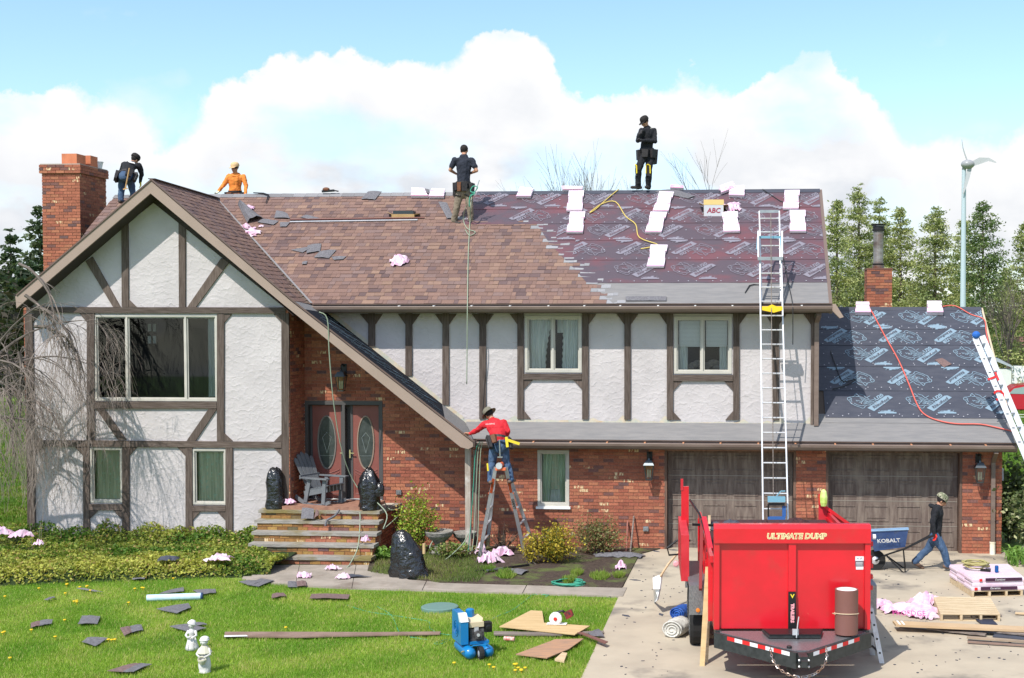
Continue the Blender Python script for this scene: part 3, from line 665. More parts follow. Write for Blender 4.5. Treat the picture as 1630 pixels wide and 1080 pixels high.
# return of the wing (faces right) and left corner of the wing, garage right end
rgb = random.Random(9)
lst = bricks(Vector((XWR, YG + .03, 0)), Vector((0, 1, 0)), UZ, EX, YW - YG - .03, P(470, 482, YG).z, None, None, rgb)
lst += bricks(Vector((XWR - .055, YG - .028, 0)) + Vector((.0, .0, 0)), EX, UZ, NF, .055, P(470, 490, YG).z, None, None, rgb, proud=.012)
lst += bricks(Vector((XWL - .07, YG, 0)), EX, UZ, NF, .075, P(40, 490, YG).z, None, None, rgb)
lst += bricks(Vector((XGW, YW + .0, 0)), Vector((0, 1, 0)), UZ, EX, 2.2, ZS, None, None, rgb)
brick_obj(lst, 'brickwork', house, kind='stuff')
M().box((XWR - .06, YG - .018, 0), (XWR - .001, YW, P(470, 482, YG).z)).build('brick_wall_backing', m_mortar, house); M().box((XWL - .069, YG + .001, 0), (XWL + .03, 30, P(40, 490, YG).z)).build('brick_wall_backing', m_mortar, house)

# --- timbers on the wing
def timber(pts, Y, th=.04, v=True, t=1.0, name='timber'):
    q = rnd.uniform(.8, 1.2) * t; k = M(); k.tint((q, q, q)); pr(k, pts, Y, th); return k.build(name, m_timv if v else m_timh, house)
W_ = lambda u0, u1, v0, v1: [(u0, v0), (u1, v0), (u1, v1), (u0, v1)]
timber([(41, 500), (53, 500), (58, 885), (46, 885)], YG, .045); timber([(449, 499), (461, 499), (461.5, 870), (449.5, 870)], YG, .045)
timber([(44, 489), (456, 489.7), (456, 499.5), (44, 498)], YG, .055, False); timber([(53.5, 700.5), (449, 703.5), (449, 713), (53.5, 710.5)], YG, .05, False)
timber(W_(139.5, 151.5, 499, 700.5), YG); timber(W_(346.5, 357.5, 500, 702.5), YG)
timber(W_(152, 346, 639.5, 650.5), YG, .045, False)
timber([(133.5, 711), (143.5, 711), (143.8, 880), (134, 880)], YG); timber(W_(195.7, 206.6, 711.5, 880), YG); timber(W_(296.5, 307.2, 712, 880), YG); timber(W_(360, 371, 712.5, 880), YG)
timber(W_(144, 195.5, 802.5, 812), YG, .045, False); timber(W_(307.5, 359.8, 805, 814), YG, .045, False)
timber([(154, 651), (167, 651), (202, 700), (188.5, 700)], YG, .035); timber([(333, 651), (346, 651), (312, 702), (298, 702)], YG, .035)
timber([(194.5, 360), (205, 352), (205.5, 489), (195, 489)], YG, .038); timber([(285.3, 353), (296, 361), (296, 489.3), (286, 489.3)], YG, .038)
timber([(137, 416), (148, 409), (192.5, 489), (181, 489)], YG, .034); timber([(353, 411), (365, 418), (312.5, 489.4), (299, 489.4)], YG, .034)
# knee blocks in panel corners
def knee(u, v, du, dv, Y=YG, th=.030, t=1.0): timber([(u, v), (u + du, v), (u, v + dv)], Y, th, True, t, 'knee_block')
for u, v, du, dv in ((53.6, 499, 12, 13), (139.3, 499, -12, 14), (53.8, 700, 12, -12), (357.7, 500, 12, 14), (448.8, 500, -13, 14), (357.8, 702, 13, -12), (448.8, 703, -12, -12),
                     (57, 711, 13, 13), (133.3, 711.4, -13, 14), (207, 712, 12, 13), (296.2, 712, -13, 14), (448.9, 713.4, -12, 12), (205.8, 489, 12, -12),
                     (144, 812.5, 13, 13), (195.5, 812.5, -14, 15), (307.5, 814.5, 12, 13), (359.7, 814.5, -13, 14), (56, 862, 12, -12), (207.2, 866, 13, -15), (133.5, 866, -10, -14)): knee(u, v, du, dv)
# dark boards under the sloping soffit of the gable
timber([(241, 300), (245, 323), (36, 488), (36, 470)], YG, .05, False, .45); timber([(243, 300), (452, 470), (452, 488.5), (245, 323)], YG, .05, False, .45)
# torn base at the ivy
# --- upper wall timbers
for u0, u1 in ((587, 597.5), (646, 656.5), (704.8, 715), (763.5, 774), (824, 833.8), (927, 937), (994, 1004), (1061.6, 1071.6), (1167, 1177), (1229.3, 1240), (1290.8, 1296.5)):
    vb = 667 if u0 > 750 else 490 + (u0 - 508) * .785
    timber(W_(u0, u1, 488, vb + (u0 - 800) * .004 * (u0 > 800)), YU, .045)
timber(W_(834, 926.6, 595, 604.5), YU, .055, False); timber(W_(1072, 1166.5, 597, 606.6), YU, .055, False)
timber([(505, 488), (1300, 491), (1300, 500.5), (530, 498), (505, 492)], YU, .03, False, .7)
bays = [(597.5, 646), (656.5, 704.8), (715, 763.5), (774, 824), (937, 994), (1004, 1061.6), (1177, 1229.3), (1240, 1290.8)]
for a, b in bays:
    knee(a + .2, 500, 12, 17, YU); knee(b - .2, 500, -12, 17, YU)
knee(587, 500, -14, 16, YU)
for a, b, v in ((834, 926.8, 605), (1072, 1166.6, 607)):
    knee(a, v, 14, 15, YU); knee(b, v, -14, 15, YU)
knee(833.9, 667, 11, -14, YU); knee(1071.7, 668.5, 12, -13, YU); knee(1166.8, 668.5, -12, -14, YU)
# torn cream strip at the foot of the upper wall, with bare corners
k = M(); us = np.linspace(733, 1298, 60); topl = []; 
for i, u in enumerate(us):
    vb = 673.5 + (u - 740) * .0125; d = 5.5 + 3.2 * abs(mnoise.noise(Vector((u * .06, 0, 0))))
    for c, s in ((774, 1), (824, -1), (937, 1), (994, -1), (1004, 1), (1061, -1), (1177, 1), (1229, -1), (1240, 1), (1290, -1)):
        q = (u - c) * s
        if 0 <= q < 12: d = max(d, 5 + (12 - q) * 1.1)
    topl.append((u, vb - d))
for (a, va), (b, vb2) in zip(topl, topl[1:]):
    k.add([P(a, va, YU - .012), P(b, vb2, YU - .012), P(b, 675.5 + (b - 740) * .0125, YU - .02), P(a, 675.5 + (a - 740) * .0125, YU - .02)], [(0, 3, 2, 1)])
k.build('torn_sheathing', m_cream, house)
k = M()
pts = [(508, 489), (560, 531), (600, 562), (640, 594), (680, 626), (715, 655), (738, 673)]
for (a, va), (b, vb2) in zip(pts, pts[1:]):
    k.add([P(a, va - 9, YU - .012), P(b, vb2 - 9, YU - .012), P(b, vb2 + 2, YU - .02), P(a, va + 2, YU - .02)], [(0, 3, 2, 1)])
k.build('torn_sheathing', m_cream, house)

# --- windows
def window(o, Y, fw=.05, splits=(), curtain=None, depth=.07, sill=False, m=m_vinyl, sash=True):
    a, b, c, d = o; k = M(); yf, yb = Y - .02, Y + depth
    k.box((a, yf, c), (a + fw, yb, d)); k.box((b - fw, yf, c), (b, yb, d)); k.box((a + fw, yf, c), (b - fw, yb, c + fw)); k.box((a + fw, yf, d - fw), (b - fw, yb, d))
    root = k.build('window', m, house); xs = [a + fw] + [a + (b - a) * s for s in splits] + [b - fw]
    for i in range(len(xs) - 1):
        x0, x1 = xs[i] + (.02 if i else 0), xs[i + 1] - (.02 if i < len(xs) - 2 else 0)
        if i: M().box((xs[i] - .02, yf + .005, c + fw), (xs[i] + .02, yb - .005, d - fw)).build('mullion', m, root)
        s = .028; kk = M(); y0, y1 = Y + .015, Y + .05
        kk.box((x0, y0, c + fw), (x0 + s, y1, d - fw)); kk.box((x1 - s, y0, c + fw), (x1, y1, d - fw)); kk.box((x0 + s, y0, c + fw), (x1 - s, y1, c + fw + s)); kk.box((x0 + s, y0, d - fw - s), (x1 - s, y1, d - fw))
        kk.build('frame', m, root)
        M().add([(x0 + s, Y + .035, c + fw + s), (x1 - s, Y + .035, c + fw + s), (x1 - s, Y + .035, d - fw - s), (x0 + s, Y + .035, d - fw - s)], [(0, 1, 2, 3)]).build('pane', m_glass, root)
    kk = M(); z0, z1 = c + .01, d - .01; Yb = Y + 1.2
    kk.add([(a, Y + .09, z0), (b, Y + .09, z0), (b, Yb, z0), (a, Yb, z0), (a, Y + .09, z1), (b, Y + .09, z1), (b, Yb, z1), (a, Yb, z1)], [(0, 1, 2, 3), (7, 6, 5, 4), (3, 2, 6, 7), (0, 3, 7, 4), (1, 5, 6, 2)])
    kk.build('room', m_dark, root)
    if sill: M().box((a - .03, Y - .07, c - .05), (b + .03, Y + .02, c)).build('sill', m_white, root)
    return root
def drape(x0, x1, z0, z1, Y, m, parent, folds=6, amp=.018, edge=None, name='curtain', scallop=False):
    k = M(); n = folds * 6; rows = 16; vs = []
    for j in range(rows + 1):
        z = z0 + (z1 - z0) * j / rows; f = j / rows
        for i in range(n + 1):
            s = i / n; xa, xb = (edge(f) if edge else (x0, x1)); x = xa + (xb - xa) * s
            if scallop and i == n: x += .010 * (1 if j % 2 else -1) * (1 if xb > xa else -1)
            vs.append((x, Y + amp * math.sin(s * folds * 6.283 + 1.5 * math.sin(f * 2)) + .006 * math.sin(9 * s + 7 * f), z))
    k.add(vs, [(j * (n + 1) + i, j * (n + 1) + i + 1, (j + 1) * (n + 1) + i + 1, (j + 1) * (n + 1) + i) for j in range(rows) for i in range(n)])
    return k.build(name, m, parent, smooth=True)
wp = window(o_pw, YG, .045, (.265, .742))
a, b, c, d = o_pw
drape(a + (b - a) * .90, b - .08, c + .08, d - .08, YG + .13, mat('pale_drape', (.30, .33, .33), .9), wp, 2)
kk = M()
for i, (u, v) in enumerate(((236, 522), (244, 522), (236, 541), (244, 541))): kk.box((P(u, v, YG + .9).x, YG + .88, P(u, v + 6, YG + .9).z), (P(u + 5, v, YG + .9).x, YG + .9, P(u, v - 6, YG + .9).z))
kk.build('reflected_pane', mat('reflection_grey', (.25, .28, .30), .4), wp)  # pale boxes behind the glass, a window reflection built as solid panes
for o in (o_s1, o_s2):
    wp = window(o, YG, .04); drape(o[0] + .06, o[1] - .06, o[2] + .06, o[3] - .05, YG + .12, m_green, wp, 5)
wp = window(o_w1, YU, .055, (.49,)); a, b, c, d = o_w1; mid = (a + b) / 2
drape(0, 0, c + .08, d - .08, YU + .13, m_curt, wp, 4, edge=lambda f: (a + .07, a + .42 + .15 * f * f), scallop=True)
drape(0, 0, c + .08, d - .08, YU + .13, m_curt, wp, 4, edge=lambda f: (b - .07, b - .44 + .03 * f), scallop=True)
drape(mid + .06, mid + .42, d - .36, d - .08, YU + .16, m_curt, wp, 3)
drape(a + .4, mid - .04, d - .28, d - .08, YU + .16, m_curt, wp, 3)
wp = window(o_w2, YU, .055, (.49,)); a, b, c, d = o_w2; mid = (a + b) / 2
for x0, x1 in ((a + .10, mid - .06), (mid + .06, b - .10)):
    k = M(); zt_ = d - .09
    for i in range(20): k.box((x0, YU + .10, zt_ - .0275 * (i + 1) + .003), (x1, YU + .107, zt_ - .0275 * i))
    k.build('blind', mat('blind_slat', (.62, .62, .60), .7), wp)
drape(a + .08, a + .28, c + .08, d - .6, YU + .15, m_curt, wp, 2); drape(b - .26, b - .08, c + .08, d - .6, YU + .15, m_curt, wp, 2)
k = M(); 
for i in range(7): k.ball((mid - .28 + .10 * i, YU + .25, c + .13 + .05 * (i % 3)), .09, 8, 6, (1.4, .6, .7))
k.build('folded_linen', mat('linen', (.10, .09, .09), .9, col2=(.2, .17, .14), ns=20), wp)
wp = window(o_bw, YW, .06, (), sill=True); a, b, c, d = o_bw
m_sheer = mat('sheer_green', (.62, .70, .55), .9, col2=(.30, .38, .29), ns=1, gs=(24, 24, 1))
drape(0, 0, c + .08, d - .07, YW + .13, m_sheer, wp, 4, edge=lambda f: (a + .07, a + .24 + .06 * f)); drape(0, 0, c + .08, d - .07, YW + .13, m_sheer, wp, 4, edge=lambda f: (b - .07, b - .20 - .08 * f))
drape(a + .07, b - .07, c + .08, c + .34, YW + .15, m_curt, wp, 6, .01); drape(a + .07, b - .07, c + .34, d - .07, YW + .17, m_green, wp, 4, .01)

# --- front doors
m_door = mat('door_salmon', (.235, .078, .062), .5, col2=(.20, .065, .052), ns=4); m_jamb = mat('door_jamb_grey', (.075, .07, .068), .6); m_trimd = mat('door_trim', (.20, .18, .16), .6)
a, b, c, d = o_door; yd = YW + .10
k = M(); k.box((a, YW - .02, c), (a + .07, YW + .14, d)); k.box((b - .07, YW - .02, c), (b, YW + .14, d)); k.box((a + .07, YW - .02, d - .08), (b - .07, YW + .14, d))
k.box(((a + b) / 2 - .03, YW - .03, c + .02), ((a + b) / 2 + .03, YW + .12, d - .08)); k.box((a + .07, yd + .05, c), (b - .07, yd + .06, d - .08))
dr = k.build('front_door', m_jamb, house)
k = M(); k.box((a + .04, YW - .10, c), (b - .02, YW + .1, c + .04)); k.build('threshold', m_white, dr); M().box((a - .012, YW - .035, c), (a - .001, YW, d)).build('trim', m_white, dr)
for i, (u0, u1) in enumerate(((497, 544), (561, 604))):
    x0, x1 = P(u0, 700, yd).x, P(u1, 700, yd).x; cx = (x0 + x1) / 2; z0, z1 = c + .05, d - .10; zc = z0 + (z1 - z0) * .60; rx, rz = (x1 - x0) * .30, (z1 - z0) * .285
    M().box((x0, yd, z0), (x1, yd + .04, z1)).build('door_leaf', m_door, dr)
    k = M(); st = (x1 - x0) * .0
    k.box((x0 - .035, yd - .012, z0), (x0 + .012, yd - .002, z1)); k.box((x1 - .012, yd - .012, z0), (x1 + .035, yd - .002, z1)); k.build('stile', m_jamb, dr)
    k = M(); k.tube([(cx + rx * math.cos(t_), yd - .008, zc + rz * math.sin(t_)) for t_ in np.linspace(0, 6.283, 28)[:-1]], .017, 6, closed=True); k.build('oval_frame', m_trimd if i == 0 else mat('door_trim_pale', (.30, .22, .17), .6), dr)
    k = M(); k.add([(cx, yd - .004, zc)] + [(cx + rx * math.cos(t_), yd - .004, zc + rz * math.sin(t_)) for t_ in np.linspace(0, 6.283, 29)[:-1]], [(0, 1 + (j + 1) % 28, 1 + j) for j in range(28)]); k.build('oval_pane', mat('leaded_glass', (.035, .042, .042), .25, col2=(.06, .07, .068), ns=10), dr)
    k = M()
    for q in (-1, 1):
        k.tube([(cx + q * rx * s, yd - .006, zc + rz * .38 * (1 - s)) for s in np.linspace(0, .5, 4)] + [(cx + q * rx * .0, yd - .006, zc - rz * .4)], .004, 4)
    k.tube([(cx - rx * .8, yd - .006, zc - rz * .5), (cx + rx * .8, yd - .006, zc - rz * .5)], .003, 4); k.build('came', m_steel, dr)
    k = M()      # moulded swags below the oval
    for off, rise in ((.10, .09), (.17, .10)):
        k.tube([(x0 + .05 + (x1 - x0 - .1) * s, yd - .004, zc - rz - off + rise * abs(2 * s - 1) ** 1.5) for s in np.linspace(0, 1, 13)], .009, 5)
    k.tube([(x0 + .06, yd - .004, z0 + .10), (x0 + .06, yd - .004, zc - rz - .14)], .008, 5); k.tube([(x1 - .06, yd - .004, z0 + .10), (x1 - .06, yd - .004, zc - rz - .14)], .008, 5); k.tube([(x0 + .06, yd - .004, z0 + .10), (x1 - .06, yd - .004, z0 + .10)], .008, 5)
    k.build('moulding', m_door, dr)
    s = 1 if i == 0 else -1; hx = P(550 if i == 0 else 558, 716, yd).x
    k = M(); k.box((hx - .014, yd - .05, c + .92), (hx + .014, yd - .03, c + 1.10)); k.bar((hx, yd - .06, c + 1.03), (hx - s * .10, yd - .07, c + 1.03), .018, .018); k.build('handle', mat('brass', (.75, .62, .38), .3, .9), dr)

# --- garage doors
m_gd = mat('garage_door_wood', (.12, .088, .074), .8, col2=(.20, .158, .13), ns=1, gs=(16, 16, 2.0), lo=.42, hi=.64, col3=(.23, .19, .15), n3s=1.6, t3=(.58, .75))
m_gj = mat('garage_jamb', (.075, .045, .035), .7, col2=(.17, .10, .07), ns=2, gs=(8, 8, 1))
for i, o in enumerate((o_g1, o_g2)):
    a, b, c, d = o; yd = YW + .22
    k = M(); k.box((a, YW - .012, 0), (a + .05, yd + .1, d)); k.box((b - .05, YW - .012, 0), (b, yd + .1, d)); k.box((a + .05, YW + .02, d - .04), (b - .05, yd + .1, d)); gr_ = k.build('garage_door', m_gj, house)
    x0, x1 = a + .06, b - .06; secs = 4; hz = (d - .04) / secs
    for s in range(secs):
        z0 = .015 + s * hz; k = M(); k.box((x0, yd, z0), (x1, yd + .04, z0 + hz - .012)); sec = k.build('door_section', m_gd, gr_)
        npn = 4; pw = (x1 - x0) / npn
        for q in range(npn):
            xa, xb, za, zb = x0 + q * pw + .07, x0 + (q + 1) * pw - .07, z0 + .085, z0 + hz - .10
            k = M(); fr_ = .028
            k.box((xa, yd - .014, za), (xb, yd - .002, za + fr_)); k.box((xa, yd - .014, zb - fr_), (xb, yd - .002, zb)); k.box((xa, yd - .014, za + fr_), (xa + fr_, yd - .002, zb - fr_)); k.box((xb - fr_, yd - .014, za + fr_), (xb, yd - .002, zb - fr_))
            k.box((xa + .07, yd - .010, za + .07), (xb - .07, yd - .002, zb - .07)); k.build('panel', m_gd, sec)
        if s: M().box((x0, yd - .006, z0 - .012), (x1, yd + .0, z0 - .002)).build('seam', mat('pale_seam', (.30, .27, .23), .8), sec)
# --- roof slabs
m_deck = mat('roof_deck', (.10, .075, .06), .9)
def slab(k, poly, n, th): k.prism([p - n * .004 for p in poly], -n * th)
V0 = RM(345, 317.5); Dm = RM(496, 484.0); A = P(241, 287, YR); K_ = P(466, 480, YR); B_ = P(754, 705, YR); C_ = P(740, 673, YW + .03); D2 = P(508, 489, YW + .03)
k = M()
main_poly = [Vector((XL, YE, ZE)), Vector((XR, YE, ZE)), Vector((XR, YT, ZR)), Vector((XL, YT, ZR))]
main_poly_f = [Vector((Dm.x - .3, YE, ZE)), Vector((XR, YE, ZE)), Vector((XR, YT, ZR)), Vector((V0.x - .2, YT, ZR))]
k.prism([p - n_main * .01 for p in main_poly_f], -n_main * .12)
k.prism([p - n_main * .01 for p in [Vector((XL, YT - 2.2, ZR - (ZR - ZE) / dY * 2.2)), Vector((V0.x - .2, YT - 2.2, ZR - (ZR - ZE) / dY * 2.2)), Vector((V0.x - .2, YT, ZR)), Vector((XL, YT, ZR))]], -n_main * .12)
nb = Vector((0, (ZR - ZE), dY)).normalized(); k.prism([Vector((XL, YT, ZR)), Vector((XR, YT, ZR)), Vector((XR, 2 * YT - YE, ZE)), Vector((XL, 2 * YT - YE, ZE))], -nb * .12)
k.build('roof_deck', m_deck, house)
k = M(); k.prism([p - n_low * .01 for p in [Vector((P(735, 700, YE).x, YE, ZE2)), Vector((XG, YE, ZE2)), Vector((XG, YT, ZR2)), Vector((XC - .2, YT, ZR2)), Vector((XC - .2, YW + .2, ZE2 + (YW + .2 - YE) * (ZR2 - ZE2) / dY)), Vector((P(735, 700, YE).x, YW + .2, ZE2 + (YW + .2 - YE) * (ZR2 - ZE2) / dY))]], -n_low * .10)
k.prism([Vector((XC, YT, ZR2)), Vector((XG, YT, ZR2)), Vector((XG, 2 * YT - YE, ZE2)), Vector((XC, 2 * YT - YE, ZE2))], (0, 0, -.1))
k.build('roof_deck', m_deck, house)
# gable of garage right end and of the main house right end
k = M(); k.prism([(XGW - .05, YW + .05, ZS - .1), (XGW - .05, 33.9, ZS - .1), (XGW - .05, YT, ZR2 - .12)], (.04, 0, 0)); k.prism([(XR - .32, YW, ZE), (XR - .32, 33.9, ZE), (XR - .32, YT, ZR - .1)], (.04, 0, 0)); k.build('gable_end', m_stucco, house)
# gable roof of the wing
LE = P(26, 471.5, YR)                    # left eave of the wing
n1_ = (K_ - A).cross(V0 - A).normalized(); n1_ = n1_ if n1_.z > 0 else -n1_
back = V0 - A
LEb = Vector((LE.x, LE.y + 5.5, LE.z))
k = M(); dn = Vector((0, 0, -.16))
k.add([A, K_ - Vector((0, 0, .10)), Dm - Vector((0, 0, .12)), V0], [(0, 1, 2), (0, 2, 3)]); k.add([A + dn, K_ + dn * 1.8, Dm + dn * 1.8, V0 + dn], [(2, 1, 0), (3, 2, 0)])
k.add([K_, B_, C_, D2, Dm], [(0, 1, 2), (0, 2, 3), (0, 3, 4)]); k.add([K_ + dn, B_ + dn, C_ + dn, D2 + dn], [(2, 1, 0), (3, 2, 0)])
lp = [A, V0, Vector((V0.x - 1.2, 31.6, V0.z - 1.1)), LEb, LE]
k.add(lp, [(0, 1, 2), (0, 2, 3), (0, 3, 4)]); k.add([p + dn for p in lp], [(2, 1, 0), (3, 2, 0), (4, 3, 0)]); k.build('roof_deck', m_deck, house)
# rake boards (top line / bottom line as they run) and soffits
def rake(top, bot, Y, th=.04, name='rake_board', m=m_fascia):
    k = M()
    for (a, b), (c, d) in zip(zip(top, top[1:]), zip(bot, bot[1:])):
        k.prism([P(*a, Y), P(*b, Y), P(*d, Y), P(*c, Y)], (0, -th, 0))
    return k.build(name, m, house)
rake([(241, 288.5), (466, 481.5), (753.5, 705)], [(241, 308.5), (451, 484), (734, 712)], YR)
rake([(241, 288.5), (26, 472.5)], [(241, 308.5), (28, 491)], YR)
k = M(); k.prism([P(734, 712, YR), P(753.5, 705, YR), P(753.5, 711, YR), P(746, 715, YR)], (0, -.04, 0)); k.prism([P(753, 700, YR), P(753, 712, YR), P(757, 712, YE), P(757, 700, YE)], (-.05, 0, 0)); k.build('rake_tail', m_fascia, house)
for pts in ([(26, 471.5), (241, 287), (466, 480)], [(466, 480), (754, 704)]):
    k = M(); pp = [P(u, v, YR - .045) + Vector((0, 0, .012)) for u, v in pts]
    for a, b in zip(pp, pp[1:]): k.bar(a, b, .03, .028)
    k.build('drip_edge', m_brown, house)
k = M(); so = [P(241, 306, YR), P(451, 482, YR), P(734, 709, YR)]; si = [P(243, 306, YW), P(451, 482, YW), P(734, 709, YW)]
dz = Vector((0, 0, .0))
for a, b in zip(so, so[1:]): k.add([a, b, Vector((b.x, YW, b.z)), Vector((a.x, YW, a.z))], [(0, 1, 2, 3)])
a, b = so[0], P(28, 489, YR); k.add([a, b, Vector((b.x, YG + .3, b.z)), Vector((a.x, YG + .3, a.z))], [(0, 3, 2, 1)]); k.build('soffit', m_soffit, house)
# main eave fascia, soffit, gutter
xg0 = P(497, 490, YE).x; xg1 = P(1324, 490, YE).x
def gutter(x0, x1, z, Y, name='gutter'):
    k = M(); prof = [(0, 0), (0, .115), (-.012, .115), (-.012, .012), (-.075, .012), (-.115, .065), (-.115, .105), (-.128, .115), (-.135, .105), (-.125, .055), (-.085, 0)]
    n = len(prof); vs = [(x, Y + p[0], z + p[1]) for x in (x0, x1) for p in prof]; k.add(vs, [(i, (i + 1) % n, n + (i + 1) % n, n + i) for i in range(n)] + [tuple(range(n - 1, -1, -1)), tuple(range(n, 2 * n))]); return k.build(name, m_gutter, house)
def eave(x0, x1, Z, Yw, hang, zg):
    k = M(); k.box((x0, YE - .005, Z - .19), (x1, YE + .03, Z - .012)); k.build('fascia', m_brown, house)
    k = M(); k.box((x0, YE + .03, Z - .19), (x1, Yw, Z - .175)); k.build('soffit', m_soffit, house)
    g_ = gutter(x0, x1, Z - .165, YE - .006)
    for x in hang: M().bar((x, YE - .13, Z - .045), (x, YE, Z - .035), .035, .012).build('gutter_hanger', m_white if zg else mat('copper_screw', (.55, .26, .14), .5), g_)
    k = M(); k.box((x0 + .02, YE - .03, Z - .012), (x1 - .02, YE + .02, Z + .004)); k.build('drip_edge', m_brown, house)
eave(xg0, xg1, ZE, YU, [P(u, 489, YE).x for u in (637, 692, 752, 813, 874, 931, 988, 1048, 1107, 1166, 1276)], True)
eave(P(757, 708, YE).x, P(1618, 708, YE).x, ZE2, YW, [P(u, 710, YE).x for u in (790, 850, 909, 967, 1027, 1088, 1147, 1207, 1266, 1329, 1389, 1450, 1512, 1568)], False)
# right rake of the main roof and of the garage roof
k = M(); k.prism([Vector((XR - .02, YE, ZE + .01)), Vector((XR + .05, YE, ZE + .01)), Vector((XR + .05, YT, ZR + .01)), Vector((XR - .02, YT, ZR + .01))], (0, 0, -.22))
k.prism([Vector((XR - .02, 2 * YT - YE, ZE)), Vector((XR + .05, 2 * YT - YE, ZE)), Vector((XR + .05, YT, ZR)), Vector((XR - .02, YT, ZR))], (0, 0, -.22)); k.build('rake_board', mat('rake_dark', (.16, .115, .095), .5), house)
k = M(); k.prism([Vector((XG - .02, YE, ZE2 + .008)), Vector((XG + .035, YE, ZE2 + .008)), Vector((XG + .035, YT, ZR2 + .008)), Vector((XG - .02, YT, ZR2 + .008))], (0, 0, -.2)); k.build('rake_board', mat('bare_rake', (.50, .42, .30), .8), house)
# return board of the main eave over the garage roof, and corner downspout
k = M(); k.prism([P(1324, 484, YE), P(1330, 484, YE), P(1343, 505, YE), P(1337, 507, YE), P(1322, 492, YE)], (0, .3, 0)); k.build('fascia', m_fascia, house)
def downspout(path, w_=.075, name='downspout', m=m_gutter):
    k = M()
    for a, b in zip(path, path[1:]): k.bar(a, b, w_, w_ * .8, (0, 1, 0) if abs((b - a).normalized().y) < .7 else (0, 0, 1))
    return k.build(name, m, house)
downspout([P(1304, 500, YU - .42), P(1300, 512, YU - .08), P(1299, 678, YU - .08)], .095)
timber([(1291, 500), (1296, 500), (1294, 680), (1290, 680)], YU, .06)
downspout([P(1586, 720, YE - .05), P(1581, 735, YW - .07), P(1580, 866, YW - .07)], .085); ds = house.children[-1]
M().lathe(P(1580, 866, YW - .07) + Vector((0, 0, -.15)), [(.058, -.10), (.058, .16), (.062, .16), (.062, .19)], 12).build('drain_pipe', mat('pvc', (.72, .66, .48), .6, col2=(.8, .8, .76), ns=3), house)
downspout([P(757, 716, YE), P(757, 868, YE + .1)], .085)
# porch post of bare wood
k = M(); pb = P(745, 713, 25.95); k.box((pb.x - .055, 25.9, 0), (pb.x + .055, 26.01, pb.z)); k.build('porch_post', mat('post_wood', (.42, .36, .30), .9, col2=(.30, .25, .21), ns=1, gs=(30, 30, 2), col3=(.55, .52, .48), n3s=3), house)
# --- porch steps
m_slab = mat('step_stone', (.34, .32, .29), .9, col2=(.24, .22, .19), ns=3, gs=(1, 6, 6), bump=.012, bs=9, col3=(.20, .16, .06), n3s=1.1, t3=(.52, .66))
lev = [(25.8, 811.5, 412, 605), (25.55, 828, 406, 604), (25.3, 846.5, 401, 600.5), (25.05, 865, 396, 596), (24.8, 885, 390, 591.5)]
steps = M().box((P(425, 850, 25.0).x, 25.85, 0), (P(600, 850, 25.85).x - .12, 26.9, 1.0)).build('porch_steps', m_mortar, house)
rgs = random.Random(31); lstb = []
for i, (Y, v, u0, u1) in enumerate(lev):
    a = P(u0, v, Y); b = P(u1, v, Y); z = a.z; yb = YW - .005 if i == 0 else lev[i - 1][0] + .06
    k = M(); nseg = 14; fr = [(a.x + (b.x - a.x) * s / nseg, Y - .04 + rgs.uniform(-.012, .012)) for s in range(nseg + 1)]
    pl = [Vector((x, y, z)) for x, y in fr] + [Vector((b.x + (.13 if i == 0 else 0), yb, z)), Vector((a.x, yb, z))]
    k.prism(pl, (0, 0, -.062)); k.build('tread', m_slab, steps)
    zb = P(u0, lev[i + 1][1], lev[i + 1][0]).z if i < 4 else 0
    M().box((a.x + .055, Y, 0 if i == 4 else zb - .05), (b.x - .045, Y + .4 if i else 26.9, z - .063)).build('riser_backing', m_mortar, steps)
    lstb.append(bricks(Vector((a.x + .05, Y - .001, max(zb, 0.0))), EX, UZ, NF, b.x - a.x - .09, z - .065 - max(zb, 0), None, None, rgs))
    yend = YW - .02 if i == 0 else lev[i - 1][0]
    lstb.append(bricks(Vector((b.x - .045, Y, 0)), Vector((0, 1, 0)), UZ, EX, yend - Y, z - .065, None, None, rgs))
mossy = []
for j, l in enumerate(lstb):
    if j % 2 == 0:
        l = [(p, n_, (t_[0] * .85, t_[1] * 1.3, t_[2] * .7, t_[3]) if rgs.random() < .5 or p[0].x < P(470, 850, 25.2).x else t_) for p, n_, t_ in l]
    mossy += l
fr_ = [b for b in mossy if abs(b[1].y) > 0 and (max(p.x for p in b[0]) - min(p.x for p in b[0])) > .15]
for b in fr_: brick_obj([b], 'brick', steps)
idsf = {id(b) for b in fr_}; brick_obj([b for b in mossy if id(b) not in idsf], 'brickwork', steps, kind='stuff')
# porch floor flagstone joints: two tones of stone laid on the platform
pz = lev[0][1]; zP = P(412, 811.5, 25.8).z
for i in range(5):
    x0 = P(418, 812, 25.8).x + i * .5; k = M(); k.box((x0 + .008, 25.95, zP + .001), (x0 + .49, 26.9, zP + .012)); k.build('paving_stone', mat('porch_stone%d' % (i % 2), ((.50, .46, .38), (.44, .40, .33))[i % 2], .9, col2=(.24, .22, .19), ns=4), steps)

